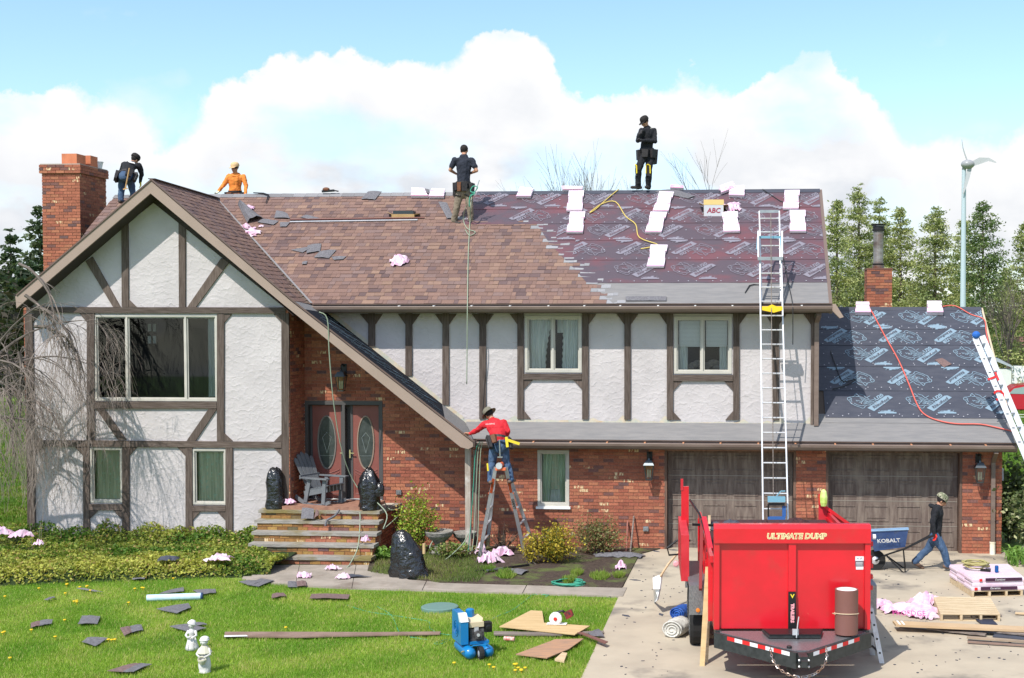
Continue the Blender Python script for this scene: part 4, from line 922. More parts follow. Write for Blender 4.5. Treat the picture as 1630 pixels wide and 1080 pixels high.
# --- chimneys
def chimney(xc0, xc1, yf, yb, ztop, zbot, cap, nm):
    ch = M().box((xc0 + .008, yf + .008, 0), (xc1 - .008, yb - .008, ztop - .05)).build('chimney', m_mortar, house); rgc = random.Random(nm); nrow = int((ztop - zbot - cap * 3 * BH) / BH); zb = ztop - cap * 3 * BH - nrow * BH
    L = bricks(Vector((xc0, yf + .008, zb)), EX, UZ, NF, xc1 - xc0, nrow * BH, None, None, rgc) + bricks(Vector((xc1 - .008, yf, zb)), Vector((0, 1, 0)), UZ, EX, yb - yf, nrow * BH, None, None, rgc) + bricks(Vector((xc0 + .008, yb, zb)), Vector((0, -1, 0)), UZ, -EX, yb - yf, nrow * BH, None, None, rgc)
    if cap:
        o = .045; z1 = zb + nrow * BH; M().box((xc0 - o + .008, yf - o + .008, z1), (xc1 + o - .008, yb + o - .008, ztop - .01)).build('cap', m_mortar, ch)
        L += bricks(Vector((xc0 - o, yf - o + .008, z1)), EX, UZ, NF, xc1 - xc0 + 2 * o, 3 * BH, None, None, rgc) + bricks(Vector((xc1 + o - .008, yf - o, z1)), Vector((0, 1, 0)), UZ, EX, yb - yf + 2 * o, 3 * BH, None, None, rgc)
    brick_obj(L, 'brickwork', ch, kind='stuff'); return ch
xa, xb = P(67, 300, 30.06).x, P(127, 300, 30.06).x; zt_ = P(100, 262, 30.06).z
ch = chimney(xa, xb, 30.06, 31.35, zt_, 2.5, 1, 3)
M().box((xa - .03, 30.03, zt_ - .012), (xb + .03, 31.38, zt_ + .015)).build('crown_slab', mat('chimney_crown', (.36, .30, .25), .9), ch)
k = M(); m_clay = mat('clay_flue', (.58, .20, .10), .85, col2=(.48, .16, .08), ns=6)
for (u0, u1, vt, y0, y1) in ((98, 122, 245, 30.2, 30.62), (125, 144, 248, 30.75, 31.1)):
    a_, b_ = P(u0, vt, y0), P(u1, vt, y0); k = M()
    t_ = .035; x0, x1 = a_.x, b_.x; k.box((x0, y0, zt_), (x1, y0 + t_, a_.z)); k.box((x0, y1 - t_, zt_), (x1, y1, a_.z)); k.box((x0, y0 + t_, zt_), (x0 + t_, y1 - t_, a_.z)); k.box((x1 - t_, y0 + t_, zt_), (x1, y1 - t_, a_.z)); k.build('flue_liner', m_clay, ch)
bk = M(); c_ = Vector((xb - .14, 31.2, zt_ + .015)); bk.lathe(c_, [(.0, 0), (.10, 0), (.135, .17), (.145, .17), (.145, .185), (.13, .185), (.095, .01), (0, .01)], 14, caps=False); tag(bk.build('bucket', m_white, None), 'white bucket set on the back corner of the big chimney top', 'bucket')
xa, xb = P(1380, 450, 32.3).x, P(1420, 450, 32.3).x; zt_ = P(1400, 427, 32.3).z
ch2 = chimney(xa, xb, 32.3, 33.0, zt_, 3.5, 0, 8); c_ = Vector(((xa + xb) / 2, 32.65, zt_))
m_flue = mat('flue_metal', (.16, .12, .10), .5, .6, col2=(.34, .32, .30), ns=2.2, gs=(1, 1, 3), col3=(.20, .08, .05), n3s=2)
k = M(); k.lathe(c_, [(.15, 0), (.15, .08), (.125, .09), (.125, 1.05), (.15, 1.05), (.15, 1.10), (.10, 1.11)], 18); k.build('flue_pipe', m_flue, ch2)
k = M(); k.lathe(c_, [(.14, 0), (.14, .1), (.155, .1), (.155, .115), (.13, .13)], 18); k.lathe(c_ + Vector((0, 0, .93)), [(.15, 0), (.155, .05), (.14, .06), (.14, .13), (.19, .16), (.19, .175), (.0, .19)], 18); k.build('flue_cap', mat('sooty_metal', (.03, .028, .03), .6, .4), ch2)
M().box((xa - .01, 32.29, zt_ - .04), (xb + .01, 33.01, zt_)).build('crown_slab', mat('chimney_crown2', (.17, .08, .06), .9), ch2)

# --- shingles
PAL = [((.212, .136, .104), 10), ((.195, .126, .099), 10), ((.170, .112, .092), 7), ((.232, .153, .112), 5), ((.252, .168, .120), 2), ((.132, .092, .084), 4), ((.190, .132, .112), 6)]
m_greytab = (.30, .30, .31)
def tabs(org, e1, e2, n, W, H, rng_fn, rg, clipper=None, exp=.146, grey_fn=None, sc=1.0):
    out = []; r = 0; t = 0.0
    while t < H:
        a, b = rng_fn(t + exp / 2); s = a - rg.uniform(0, .2)
        while s < b:
            wd = rg.choice((.09, .12, .15, .18, .22, .27)) * sc; x0, x1 = max(s, a), min(s + wd - .004, b); s += wd
            if x1 - x0 < .03: continue
            poly = [(x0, t), (x1, t), (x1, min(t + exp + .004, H)), (x0, min(t + exp + .004, H))]
            if clipper: poly = clip(poly, clipper)
            if len(poly) < 3: continue
            c = rg.choices([p[0] for p in PAL], [p[1] for p in PAL])[0]; q = rg.uniform(.92, 1.09); c = (c[0] * q, c[1] * q * .98, c[2] * q * 1.03)
            if grey_fn and grey_fn(x0, x1, t): q = rg.uniform(.8, 1.05); c = tuple(z * q for z in m_greytab)
            th = rg.choice((.008, .008, .014)); out.append((poly, t, exp, th, c, (org, e1, e2, n)))
        t += exp; r += 1
    return out
def tab_mesh(k, tb):
    poly, t, exp, th, c, (org, e1, e2, n) = tb; k.tint(c); m_ = len(poly)
    top = [org + e1 * p[0] + e2 * p[1] + n * (.004 + th * (1 - .8 * (p[1] - t) / exp)) for p in poly]; bot = [org + e1 * p[0] + e2 * p[1] for p in poly]
    k.add(top + bot, [tuple(range(m_))] + [(i, m_ + i, m_ + (i + 1) % m_, (i + 1) % m_) for i in range(m_)])
Hs = math.hypot(dY, ZR - ZE); om = Vector((0, YE, ZE))
def T_of(v): # slope distance of image row v near the middle
    return (RM(800, v) - om).dot(up_m)
def S_of(p): return (p - om).x
vS = [(S_of(V0) - .3, Hs), (S_of(V0), (V0 - om).dot(up_m)), (S_of(Dm), 0.0)]
ptsR = [(S_of(RM(987, 482)), 0), (S_of(RM(930, 425)), (RM(930, 425) - om).dot(up_m)), (S_of(RM(880, 372)), (RM(880, 372) - om).dot(up_m)), (S_of(RM(850, 348)), (RM(850, 348) - om).dot(up_m))]
tt_top = ptsR[-1][1]; s750 = S_of(RM(752, 330))
rgm = random.Random(77)
def rng_main(t):
    ta = vS[1][1]; a = vS[1][0] + (vS[2][0] - vS[1][0]) * (1 - t / ta) if t < ta else vS[1][0] - .25
    if t > tt_top: b = s750
    else:
        b = ptsR[-1][0]
        for (s0, t0), (s1, t1) in zip(ptsR, ptsR[1:]):
            if t0 <= t <= t1: b = s0 + (s1 - s0) * (t - t0) / (t1 - t0)
        b += .10 * math.sin(t * 21.5) + .06
    rng_main.b = b; return a, b
tm = tabs(om, EX, up_m, n_main, 20, Hs - .13, rng_main, rgm, grey_fn=lambda x0, x1, t: (x1 > rng_main.b - .20 and t < tt_top) or (t > tt_top - .05 and t < tt_top + .10 and x0 > s750 - .4))
# left remnant of the main slope beyond the gable
tm2 = tabs(om, EX, up_m, n_main, 20, Hs - .13, lambda t: (XL, S_of(V0) - .25) if t > Hs - 1.9 else (1, 0), rgm)
# gable right slope: courses run along the ridge direction
e1 = (V0 - A).normalized(); n1_ = (K_ - A).cross(V0 - A).normalized(); n1_ = n1_ if n1_.z > 0 else -n1_; e2 = n1_.cross(e1); e2 = e2 if e2.z > 0 else -e2
def to2(p, org): d = p - org; return (d.dot(e1), d.dot(e2))
orgG = A + e2 * ((K_ - A).dot(e2))
pl2 = [to2(K_, orgG), to2(Dm, orgG), to2(V0, orgG), to2(A, orgG)]
ar = sum(pl2[i - 1][0] * pl2[i][1] - pl2[i][0] * pl2[i - 1][1] for i in range(4)); pl2 = pl2 if ar > 0 else pl2[::-1]
smin, smax = min(p[0] for p in pl2), max(p[0] for p in pl2); tmin = min(p[1] for p in pl2)
orgG2 = orgG + e2 * tmin; pl3 = [(x, y - tmin) for x, y in pl2]; HG = max(p[1] for p in pl3)
tg = tabs(orgG2 + n1_ * .012, e1, e2, n1_, 8, HG, lambda t: (smin, smax), rgm, clipper=pl3)
# left slope of the gable (seen edge-on): a few rows
big = sorted([b for b in tm if b[0][0][0] > S_of(RM(640, 470)) - 3 and (b[0][1][0] - b[0][0][0]) > .2 and b[1] < 2.0], key=lambda b: b[1])[:300]
idb = {id(b) for b in big}
shr = M().box((RM(600, 400).x, 29.0, ZE), (RM(600, 400).x + .2, 29.1, ZE + .1)).build('shingle_roof', m_shin, house)
for b in big: k = M(); tab_mesh(k, b); k.build('shingle', m_shin, shr)
k = M()
for b in tm + tm2:
    if id(b) not in idb: tab_mesh(k, b)
k.build('shingles', m_shin, house, kind='stuff')
k = M()
for b in tg: tab_mesh(k, b)
k.build('shingles', m_shin, house, kind='stuff')
# ridge caps
k = M(); k.tint((.24, .24, .25)); rgk = random.Random(4); x = XL
while x < P(760, 306, YT).x:
    x1 = min(x + .30, P(760, 306, YT).x); q_ = rgk.uniform(.75, 1.1); k.tint((.24 * q_, .235 * q_, .24 * q_))
    for s_, nn in ((-1, n_main), (1, nb)):
        d_ = Vector((0, s_ * dY, -(ZR - ZE))).normalized(); p0 = Vector((x, YT, ZR)) + Vector((0, 0, .022)); p1 = Vector((x1 - .006, YT, ZR)) + Vector((0, 0, .016)); k.add([p0, p1, p1 + d_ * .17, p0 + d_ * .17], [(0, 1, 2, 3)] if s_ > 0 else [(3, 2, 1, 0)])
    x = x1
k.build('ridge_cap', m_shin, house)
# valley / ridge lines of the wing gable
k = M(); k.tint((.16, .12, .11)); k.bar(A + Vector((0, 0, .03)), V0 + Vector((0, 0, .03)), .14, .016); k.tint((.26, .25, .25)); k.bar(V0 + Vector((0, 0, .02)), Dm + n_main * .02, .045, .012); k.build('ridge_cap', m_shin, house)

# --- underlayment: strips with lapped edges, on both slopes
def strip(org, up, n, x0f, x1, t0, t1, m, lift, parent, name='underlayment'):
    k = M(); a = org + up * t0 + n * (lift + .006); b = org + up * t1 + n * lift
    x0a, x0b = (x0f(t0), x0f(t1)) if callable(x0f) else (x0f, x0f)
    nseg = 40; vs = []
    for j, (p, xa) in enumerate(((a, x0a), (b, x0b))):
        for i in range(nseg + 1):
            x = xa + (x1 - xa) * i / nseg; vs.append(Vector((x, p.y, p.z)) + n * (.004 * mnoise.noise(Vector((x * 3, j * 3, t0)))))
    k.add(vs, [(i, i + 1, nseg + 2 + i, nseg + 1 + i) for i in range(nseg)]); k.add([Vector((x0a, a.y, a.z)), Vector((x1, a.y, a.z)), Vector((x1, a.y, a.z)) - n * .008, Vector((x0a, a.y, a.z)) - n * .008], [(3, 2, 1, 0)])
    return k.build(name, m, house)
mem_t = (RM(1150, 449) - om).dot(up_m); sm = lambda t: min(rng_main(max(t, 0))[1] - .35, 99) if t < tt_top + .02 else s750 - .4
strip(om, up_m, n_main, lambda t: rng_main(t)[1] - .2, XR - .02, -.0, mem_t, m_membr, .004, house, 'eave_membrane')
laps = [(RM(1150, v) - om).dot(up_m) for v in (450, 413.5, 382, 355, 331)] + [Hs - .0]
for i in range(5): strip(om, up_m, n_main, (lambda t: rng_main(min(t, tt_top - .01))[1] - .25) if laps[i + 1] < tt_top else s750 - .05, XR - .02, laps[i] - .02, laps[i + 1], m_under2, .006 + .001 * i, house)
k = M(); k.tint((1, 1, 1)); k.add([Vector((P(760, 306, YT).x, YT - .12, ZR - .06)) , Vector((XR, YT - .12, ZR - .06)), Vector((XR, YT, ZR + .03)), Vector((P(760, 306, YT).x, YT, ZR + .03))], [(0, 1, 2, 3)]); k.build('ridge_wrap', m_under, house)
ol = Vector((0, YE, ZE2)); low_t = (RL(1450, 665) - ol).dot(up_l); HL = math.hypot(dY, ZR2 - ZE2); xin = XC + .02
strip(ol, up_l, n_low, P(735, 700, YE).x, XG - .01, 0, .62, m_membr, .004, house, 'eave_membrane')
strip(ol, up_l, n_low, xin, XG - .01, .60, low_t + .1, m_membr, .004, house, 'eave_membrane')
laps2 = [(RL(1450, v) - ol).dot(up_l) for v in (665.5, 622.5, 584, 550, 524.5)] + [HL]
for i in range(5): strip(ol, up_l, n_low, P(1315, 660, YE + .4).x if i == 0 else xin, XG - .01, laps2[i] - .02, laps2[i + 1], m_under, .008 + .001 * i, house)
M().add([Vector((xin, YT - .10, ZR2 - .05)), Vector((XG, YT - .10, ZR2 - .05)), Vector((XG, YT, ZR2 + .03)), Vector((xin, YT, ZR2 + .03))], [(0, 1, 2, 3)]).build('ridge_wrap', m_under, house)
# strip beside the sloping rake: membrane and printed underlayment
def quadpts(t0, t1, s0, s1):  # along K_->B_ (t) and from rake edge to wall junction (s)
    o0 = K_.lerp(B_, t0); o1 = K_.lerp(B_, t1); i0 = D2.lerp(C_, t0); i1 = D2.lerp(C_, t1); nn = (B_ - K_).cross(D2 - K_).normalized(); nn = nn if nn.z > 0 else -nn
    return [o0.lerp(i0, s0) + nn * .012, o1.lerp(i1, s0) + nn * .012, o1.lerp(i1, s1) + nn * .012, o0.lerp(i0, s1) + nn * .012]
for q in ((.0, .10), (.72, 1.0)): M().add(quadpts(*q, .03, 1), [(0, 1, 2, 3)]).build('eave_membrane', m_membr, house)
k = M(); k.add([p + Vector((0, 0, .006)) for p in quadpts(.06, .84, .05, .96)], [(0, 1, 2, 3)]); k.build('underlayment', mat('underlayment_matt', (.016, .018, .024), .95, spec=.08), house)
k = M()
for q in range(70):
    t0 = .09 + .70 * q / 70; s0 = .25 + .5 * (.5 + .5 * math.sin(q * 1.7)) * rgk.uniform(.6, 1)
    pa = quadpts(t0, t0 + .03, s0, s0 + .1); k.bar(pa[0] + Vector((0, 0, .014)), pa[2] + Vector((0, 0, .014)) + (pa[1] - pa[0]) * rgk.uniform(.2, .8), .017, .003)
k.build('printed_mark', m_print, house)
# printed motif
HEAD = [[(1000, 590), (960, 603), (938, 636), (905, 641), (860, 622), (800, 605), (760, 585), (718, 568), (697, 525), (664, 503), (662, 478), (690, 462), (740, 460), (788, 446), (800, 420), (826, 402), (842, 424), (858, 430), (862, 452), (930, 470), (990, 500), (1055, 512), (1120, 500), (1160, 528), (1150, 568), (1080, 592), (1000, 590)],
        [(690, 500), (720, 508), (735, 535)], [(700, 470), (735, 490), (720, 505)], [(770, 560), (830, 590), (900, 605), (950, 590)], [(810, 510), (825, 530), (845, 515)], [(850, 520), (900, 530), (930, 520), (900, 548), (860, 545)],
        [(800, 440), (830, 455), (850, 450)], [(880, 475), (960, 505), (1010, 545), (1090, 570)], [(900, 500), (960, 530), (1000, 565), (1060, 580)], [(985, 520), (1050, 540), (1110, 545)], [(1040, 525), (1100, 528), (1130, 545)], [(940, 550), (985, 560), (960, 575), (935, 565)], [(1060, 440), (1000, 470), (1040, 495)], [(880, 410), (950, 430), (990, 470)]]
BAN = [(990, 636), (1100, 688), (1455, 462), (1385, 430), (1330, 436)]
def m2(p): return Vector(((p[0] - 1050) / 10.19 / 76, -(p[1] - 545) / 10.19 / 44, 0))
mk = M(); wln = .011
for ln in HEAD:
    pp = [m2(p) for p in ln]
    for a, b in zip(pp, pp[1:]):
        d_ = (b - a); d_ = d_.normalized() if d_.length > 1e-6 else Vector((1, 0, 0)); q = Vector((-d_.y, d_.x, 0)) * wln * .75; a2, b2 = a - d_ * .004, b + d_ * .004
        mk.add([a2 - q, b2 - q, b2 + q, a2 + q], [(0, 1, 2, 3)])
mk.add([m2(p) for p in BAN], [(0, 1, 2, 3, 4)])
for bx in ((1225, 722, 1540, 700), (1260, 700, 1500, 690), (1330, 690, 1440, 676), (1400, 676, 1450, 664), (1240, 684, 1262, 678), (1280, 684, 1345, 678), (1365, 684, 1385, 678), (1490, 676, 1508, 668)):
    a, b = m2((bx[0] - 60, bx[1])), m2((bx[2] - 60, bx[3])); mk.add([a, Vector((b.x, a.y, 0)), b, Vector((a.x, b.y, 0))], [(0, 1, 2, 3)])
def cv(mk_):
    me = bpy.data.meshes.new('print'); me.from_pydata([tuple(v) for v in mk_.v], [], mk_.f); return me
def join_motif(mt_print, mt_dark, nm):
    ang = math.atan2(*(m2((1385, 440)) - m2((1020, 640))).yx); ex = Vector((math.cos(ang), math.sin(ang), 0)); ey = Vector((-ex.y, ex.x, 0))
    tc_ = (m2((1060, 655)) + m2((1400, 445))) / 2
    t1 = text_mesh('RhinoRoof', .118, mt_dark, None, None, tc_ + Vector((.005, -.02, 0)), ex, ey, .0035, shear=.25, bold=.004)
    t2 = text_mesh('U20', .15, mt_print, None, None, m2((1210, 462)), ex, ey, .0, shear=.2, bold=.006)
    bm = bmesh.new(); bm.from_mesh(cv(mk)); n0 = len(bm.faces); bm.from_mesh(t2); n1x = len(bm.faces); bm.from_mesh(t1)
    for i, f in enumerate(bm.faces): f.material_index = 1 if i >= n1x else 0
    me = bpy.data.meshes.new(nm); bm.to_mesh(me); bm.free(); me.materials.append(mt_print); me.materials.append(mt_dark); return me
mo_b = join_motif(m_print, m_under, 'rhino_print'); mo_g = join_motif(m_print2, m_under2, 'rhino_print')
for me in (mo_b, mo_g):
    fs = [v.co for v in me.vertices]
def place_motif(me, c, up, n, flip, sc, xclip, lo_=-99):
    ob = bpy.data.objects.new('printed_logo', me); COL.objects.link(ob); ex = EX * (-1 if flip else 1); ey = up * (-1 if flip else 1)
    ob.parent = house; mt = Matrix((( ex.x, ey.x, n.x, c.x), (ex.y, ey.y, n.y, c.y), (ex.z, ey.z, n.z, c.z), (0, 0, 0, 1)))
    lim_ = XR - .03 if xclip is None else xclip
    vx = [(c.x + sc * (ex.x * v.co.x + ey.x * v.co.y)) for v in me.vertices]
    if max(vx) > lim_ or min(vx) < lo_:
        bm = bmesh.new(); bm.from_mesh(me); s_ = ex.x * sc
        for xl, sg in ((lim_, 1), (lo_, -1)):
            bmesh.ops.bisect_plane(bm, geom=bm.verts[:] + bm.edges[:] + bm.faces[:], plane_co=((xl - c.x) / s_, 0, 0), plane_no=(sg * (1 if s_ > 0 else -1), 0, 0), clear_outer=True)
        m3 = bpy.data.meshes.new('rhino_print'); bm.to_mesh(m3); bm.free()
        for q in me.materials: m3.materials.append(q)
        ob.data = m3
    ob.matrix_local = Matrix.Translation(-wpos(house)) @ mt @ Matrix.Scale(sc, 4)
# garage rows (centre px of motif on each strip)
for v, us, fl in ((642, (1385, 1479, 1571), 0), (602, (1356, 1447, 1540), 1), (566, (1380, 1463, 1553), 0), (536, (1345, 1432, 1520), 1), (507, (1378, 1464, 1547), 0)):
    for u in us: place_motif(mo_b, RL(u, v, .021), up_l, n_low, fl, .94, XG - .03, XC + .03)
for v, us, fl in ((431, (1012, 1103, 1194, 1283), 0), (397, (930, 1016, 1104, 1190, 1278), 1), (369, (880, 968, 1053, 1140, 1226, 1308), 0), (343, (845, 930, 1016, 1100, 1184, 1268), 1), (318, (776, 860, 944, 1030, 1114, 1198, 1282), 0)):
    for u in us:
        p = RM(u, v, .022); lim = XR - .5
        place_motif(mo_g, p, up_m, n_main, fl, .94, XR - .03, (rng_main(min((p - om).dot(up_m), tt_top - .02))[1] + .05) if v > 348 else s750 - .02)
# plastic cap nails
k = M()
for t_, x0, x1, o_, up_, nn in [(laps[i] + .03, rng_main(min(laps[i], tt_top - .02))[1] + .1, XR - .1, om, up_m, n_main) for i in range(5)] + [(laps[i] + .40, rng_main(min(laps[i], tt_top - .02))[1] + .2, XR - .1, om, up_m, n_main) for i in range(5)] + [(laps2[i] + .03, xin + .2, XG - .1, ol, up_l, n_low) for i in range(5)] + [(laps2[i] + .09, xin + .3, XG - .1, ol, up_l, n_low) for i in range(5)] + [(laps2[i] + .45, xin + .2, XG - .1, ol, up_l, n_low) for i in range(5)]:
    x = x0
    while x < x1: c_ = o_ + up_ * t_ + Vector((x, 0, 0)) + nn * .024; k.lathe(c_, [(.014, 0), (.012, .003)], 6, axis=nn); x += rgk.uniform(.17, .36)
k.build('cap_nails', mat('cap_nail', (.40, .40, .44), .5), house, kind='stuff')

# --- lanterns (three): hung on the brick, children of the house as fittings
def lantern(u, v, label):
    c = P(u, v, YW - .22); t = thing('wall_lantern', label, 'lantern', c, 'coach lanterns on the brick walls'); k = M(); h = .30
    m_l = mat('lantern_metal', (.10, .115, .125), .35, .8)
    for sx in (-1, 1):
        for sy in (-1, 1): k.bar(c + Vector((sx * .095, sy * .095, .10)), c + Vector((sx * .06, sy * .06, -.20)), .012, .012)
    k.add([c + Vector(q) for q in ((-.115, -.115, .10), (.115, -.115, .10), (.115, .115, .10), (-.115, .115, .10), (-.06, -.06, .20), (.06, -.06, .20), (.06, .06, .20), (-.06, .06, .20))], [(0, 1, 5, 4), (1, 2, 6, 5), (2, 3, 7, 6), (3, 0, 4, 7), (4, 5, 6, 7), (3, 2, 1, 0)])
    k.lathe(c + Vector((0, 0, .20)), [(.03, 0), (.02, .04), (.008, .06)], 8); k.box(tuple(c + Vector((-.065, -.065, -.215))), tuple(c + Vector((.065, .065, -.20)))); k.build('housing', m_l, t)
    k = M(); k.add([c + Vector(q) for q in ((-.09, -.09, .095), (.09, -.09, .095), (.057, -.057, -.195), (-.057, -.057, -.195))], [(3, 2, 1, 0)]); k.add([c + Vector(q) for q in ((.09, -.09, .095), (.09, .09, .095), (.057, .057, -.195), (.057, -.057, -.195))], [(3, 2, 1, 0)]); k.build('pane', m_glass, t)
    k = M()
    for s in (-.03, 0, .03): k.lathe(c + Vector((s, 0, -.16)), [(.009, 0), (.009, .14), (.003, .17)], 6)
    k.build('candle', mat('candle_ivory', (.7, .68, .5), .6), t)
    k = M(); k.tube([c + Vector((0, 0, .26)), c + Vector((0, .0, .33)), c + Vector((0, .12, .36)), c + Vector((0, .21, .30))], .012, 6); k.box(tuple(c + Vector((-.06, .20, .14))), tuple(c + Vector((.06, .21, .36)))); k.build('bracket', m_black, t)
lantern(543, 607, 'lantern high on the brick in the shade over the front doors'); lantern(1033, 748, 'lantern on the brick left of the first garage door'); lantern(1560, 752, 'lantern on the brick right of the last garage door, beside the downspout')
for u, v, lab in ((635, 784, 'small grey outlet box on the brick right of the porch'), (1028, 842, 'outlet box low on the brick left of the garage')):
    c = P(u, v, YW - .03); k = M(); k.box(tuple(c + Vector((-.055, -.03, -.05))), tuple(c + Vector((.055, .018, .05)))); k.box(tuple(c + Vector((-.03, -.045, -.03))), tuple(c + Vector((.03, -.03, .03)))); tag(k.build('outlet_box', m_steel), lab, 'outlet box')
# ------------------------------------------------------------------ people
m_skin = mat('skin', (.50, .27, .17), .6, col2=(.42, .21, .13), ns=12)
def loft_capsule(k, a, b, ra, rb, lat=None, flat=1.0, n=12):
    """closed tapered limb; lat = wide direction, flat = depth/width ratio"""
    a, b = Vector(a), Vector(b); d = b - a; L = d.length; d = d.normalized() if L > 1e-6 else Vector((0, 0, 1))
    x = Vector(lat) if lat is not None else d.orthogonal(); x = x - d * x.dot(d); x = x.normalized() if x.length > 1e-5 else d.orthogonal().normalized(); y = d.cross(x)
    prof = [(-ra * math.cos(t), ra * math.sin(t), 0) for t in (0.25, .7, 1.15)] + [(0, ra, 0), (0, rb, 1), (rb * math.cos(1.15), rb * math.sin(1.15), 1), (rb * math.cos(.7), rb * math.sin(.7), 1), (rb * math.cos(.25), rb * math.sin(.25), 1)]
    o = []
    for h, r, e in prof:
        c = (b if e else a) + d * h
        for j in range(n): t = 2 * math.pi * j / n; o.append(c + x * math.cos(t) * r + y * math.sin(t) * r * flat)
    m_ = len(prof); fs = [(i * n + j, i * n + (j + 1) % n, (i + 1) * n + (j + 1) % n, (i + 1) * n + j) for i in range(m_ - 1) for j in range(n)] + [tuple(range(n - 1, -1, -1)), tuple((m_ - 1) * n + j for j in range(n))]
    k.add(o, fs)
def person(label, J, cloth, loc, voxel=.013, seed=1, extra_prims=()):
    """J: joints (world Vectors). cloth: zone -> material"""
    t = thing('person', label, 'person', loc); k = M(); prims = []
    def cap(a, b, ra, rb, zone, lat=None, flat=1.0): loft_capsule(k, a, b, ra, rb, lat, flat); prims.append((Vector(a), Vector(b), ra, rb, zone))
    lat = (J['shR'] - J['shL']).normalized(); hl = (J['hipR'] - J['hipL']).normalized(); up = (J['neck'] - J['pelvis']).normalized()
    chest = J['pelvis'].lerp(J['neck'], .72); waist = J['pelvis'].lerp(J['neck'], .38)
    if 'waist' in J: waist = J['waist']; chest = waist.lerp(J['neck'], .55)
    cap(J['pelvis'] + up * (.0 if cloth.get('long') else .07), waist, .163, .152, 'top', hl, .74); cap(waist, chest, .152, .178, 'top', lat, .68); cap(chest, J['neck'] - up * .07, .178, .120, 'top', lat, .66)
    cap(J['shL'] - up * .015, J['shR'] - up * .015, .074, .074, 'top'); cap(J['neck'] - up * .05, J['neck'] + (J['head'] - J['neck']) * .4, .058, .054, 'skin')
    cap(J['pelvis'] - up * .06, J['pelvis'] - up * .02, .160, .160, 'legs', hl, .78)
    hd = (J['head'] - J['neck']).normalized(); face = J['face'].normalized(); face = (face - hd * face.dot(hd)).normalized(); side = hd.cross(face)
    H = J['head']; cap(H + hd * .035 - face * .015, H + hd * .045 - face * .02, .094, .094, 'hair', side, 1.0); cap(H + face * .012 - hd * .055, H + face * .0 + hd * .03, .062, .082, 'skin', side, 1.05)
    cap(H + face * .045 - hd * .085, H + face * .05 - hd * .08, .036, .036, 'skin', side, .8)            # jaw
    cap(H + face * .088 + hd * .012, H + face * .104 - hd * .022, .011, .017, 'skin')                   # nose
    for s in (-1, 1):
        cap(H + side * s * .078 - hd * .0, H + side * s * .082 - hd * .03 , .016, .013, 'skin', face, 1.0)      # ears
        cap(H + face * .078 + side * s * .034 + hd * .022, H + face * .078 + side * s * .028 + hd * .022, .013, .013, 'brow')
    cap(H + face * .085 - hd * .052 + side * .016, H + face * .085 - hd * .052 - side * .016, .010, .010, 'lip')
    for S in 'LR':
        sh, elb, wr = J['sh' + S], J['el' + S], J['wr' + S]; slv = cloth.get('sleeve', 1.0)
        zl = 'top' if slv > .3 else 'skin'; zf = 'top' if slv > .9 else 'skin'
        cap(sh, elb if slv > .9 else sh.lerp(elb, .5), .070, .057 if slv > .9 else .066, zl)
        if slv <= .9: mid = sh.lerp(elb, .62); cap(sh, mid, .070, .068, 'top'); cap(mid, elb, .046, .042, 'skin')
        cap(elb, wr, .053 if zf == 'top' else .042, .038 if zf == 'top' else .027, zf)
        hdv = J.get('hand' + S, (wr - elb)).normalized(); pl = hdv.orthogonal() if 'palm' + S not in J else J['palm' + S]; pl = (pl - hdv * pl.dot(hdv)).normalized(); sd = hdv.cross(pl)
        hz = 'glove' + S if cloth.get('glove' + S) else 'skin'; pc = wr + hdv * .05
        cap(wr, pc + hdv * .02, .029, .036, hz, sd, .55)
        for fi, (o_, L) in enumerate(((-.030, .066), (-.010, .076), (.011, .070), (.031, .056))):
            f0 = pc + hdv * .03 + sd * o_; f1 = f0 + hdv * L * .5 + pl * .016; f2 = f1 + hdv * L * .25 + pl * L * .55
            cap(f0, f1, .0115, .0105, hz); cap(f1, f2, .0105, .009, hz)
        th0 = wr + hdv * .02 - sd * .03; cap(th0, th0 + hdv * .035 - sd * .028, .013, .011, hz); cap(th0 + hdv * .035 - sd * .028, th0 + hdv * .062 - sd * .022 + pl * .012, .011, .009, hz)
        hip, kn, an = J['hip' + S], J['kn' + S], J['an' + S]
        cap(hip, kn, .106, .078, 'legs'); cap(kn, an, .076, .066, 'legs'); cap(an, an + (an - kn).normalized() * .02, .066, .068, 'legs')
        tv = J['toe' + S].normalized(); hh = an - Vector((0, 0, .055))
        cap(hh - tv * .055, hh + tv * .15, .044, .040, 'boot', tv.cross(Vector((0, 0, 1))), .95); cap(an, hh, .052, .050, 'boot')
    for p in extra_prims: cap(*p)
    me = bpy.data.meshes.new('body'); me.from_pydata(k.v, [], k.f); tmp = bpy.data.objects.new('tmp', me); COL.objects.link(tmp)
    rm = tmp.modifiers.new('r', 'REMESH'); rm.mode = 'VOXEL'; rm.voxel_size = voxel; sm_ = tmp.modifiers.new('s', 'SMOOTH'); sm_.factor = .5; sm_.iterations = 3
    dg = bpy.context.evaluated_depsgraph_get(); me2 = bpy.data.meshes.new_from_object(tmp.evaluated_get(dg)); bpy.data.objects.remove(tmp)
    n = len(me2.vertices); co = np.empty(n * 3); me2.vertices.foreach_get('co', co); co = co.reshape(-1, 3)
    best = np.full(n, 1e9); zone = np.zeros(n, int); zs = sorted({p[4] for p in prims}); 
    for a, b, ra, rb, z in prims:
        A_ = np.array(a); d = np.array(b - a); L2 = max(d.dot(d), 1e-9); tt = np.clip(((co - A_) @ d) / L2, 0, 1); dist = np.linalg.norm(co - A_ - tt[:, None] * d, axis=1) - (ra + (rb - ra) * tt)
        w_ = dist < best; best[w_] = dist[w_]; zone[w_] = zs.index(z)
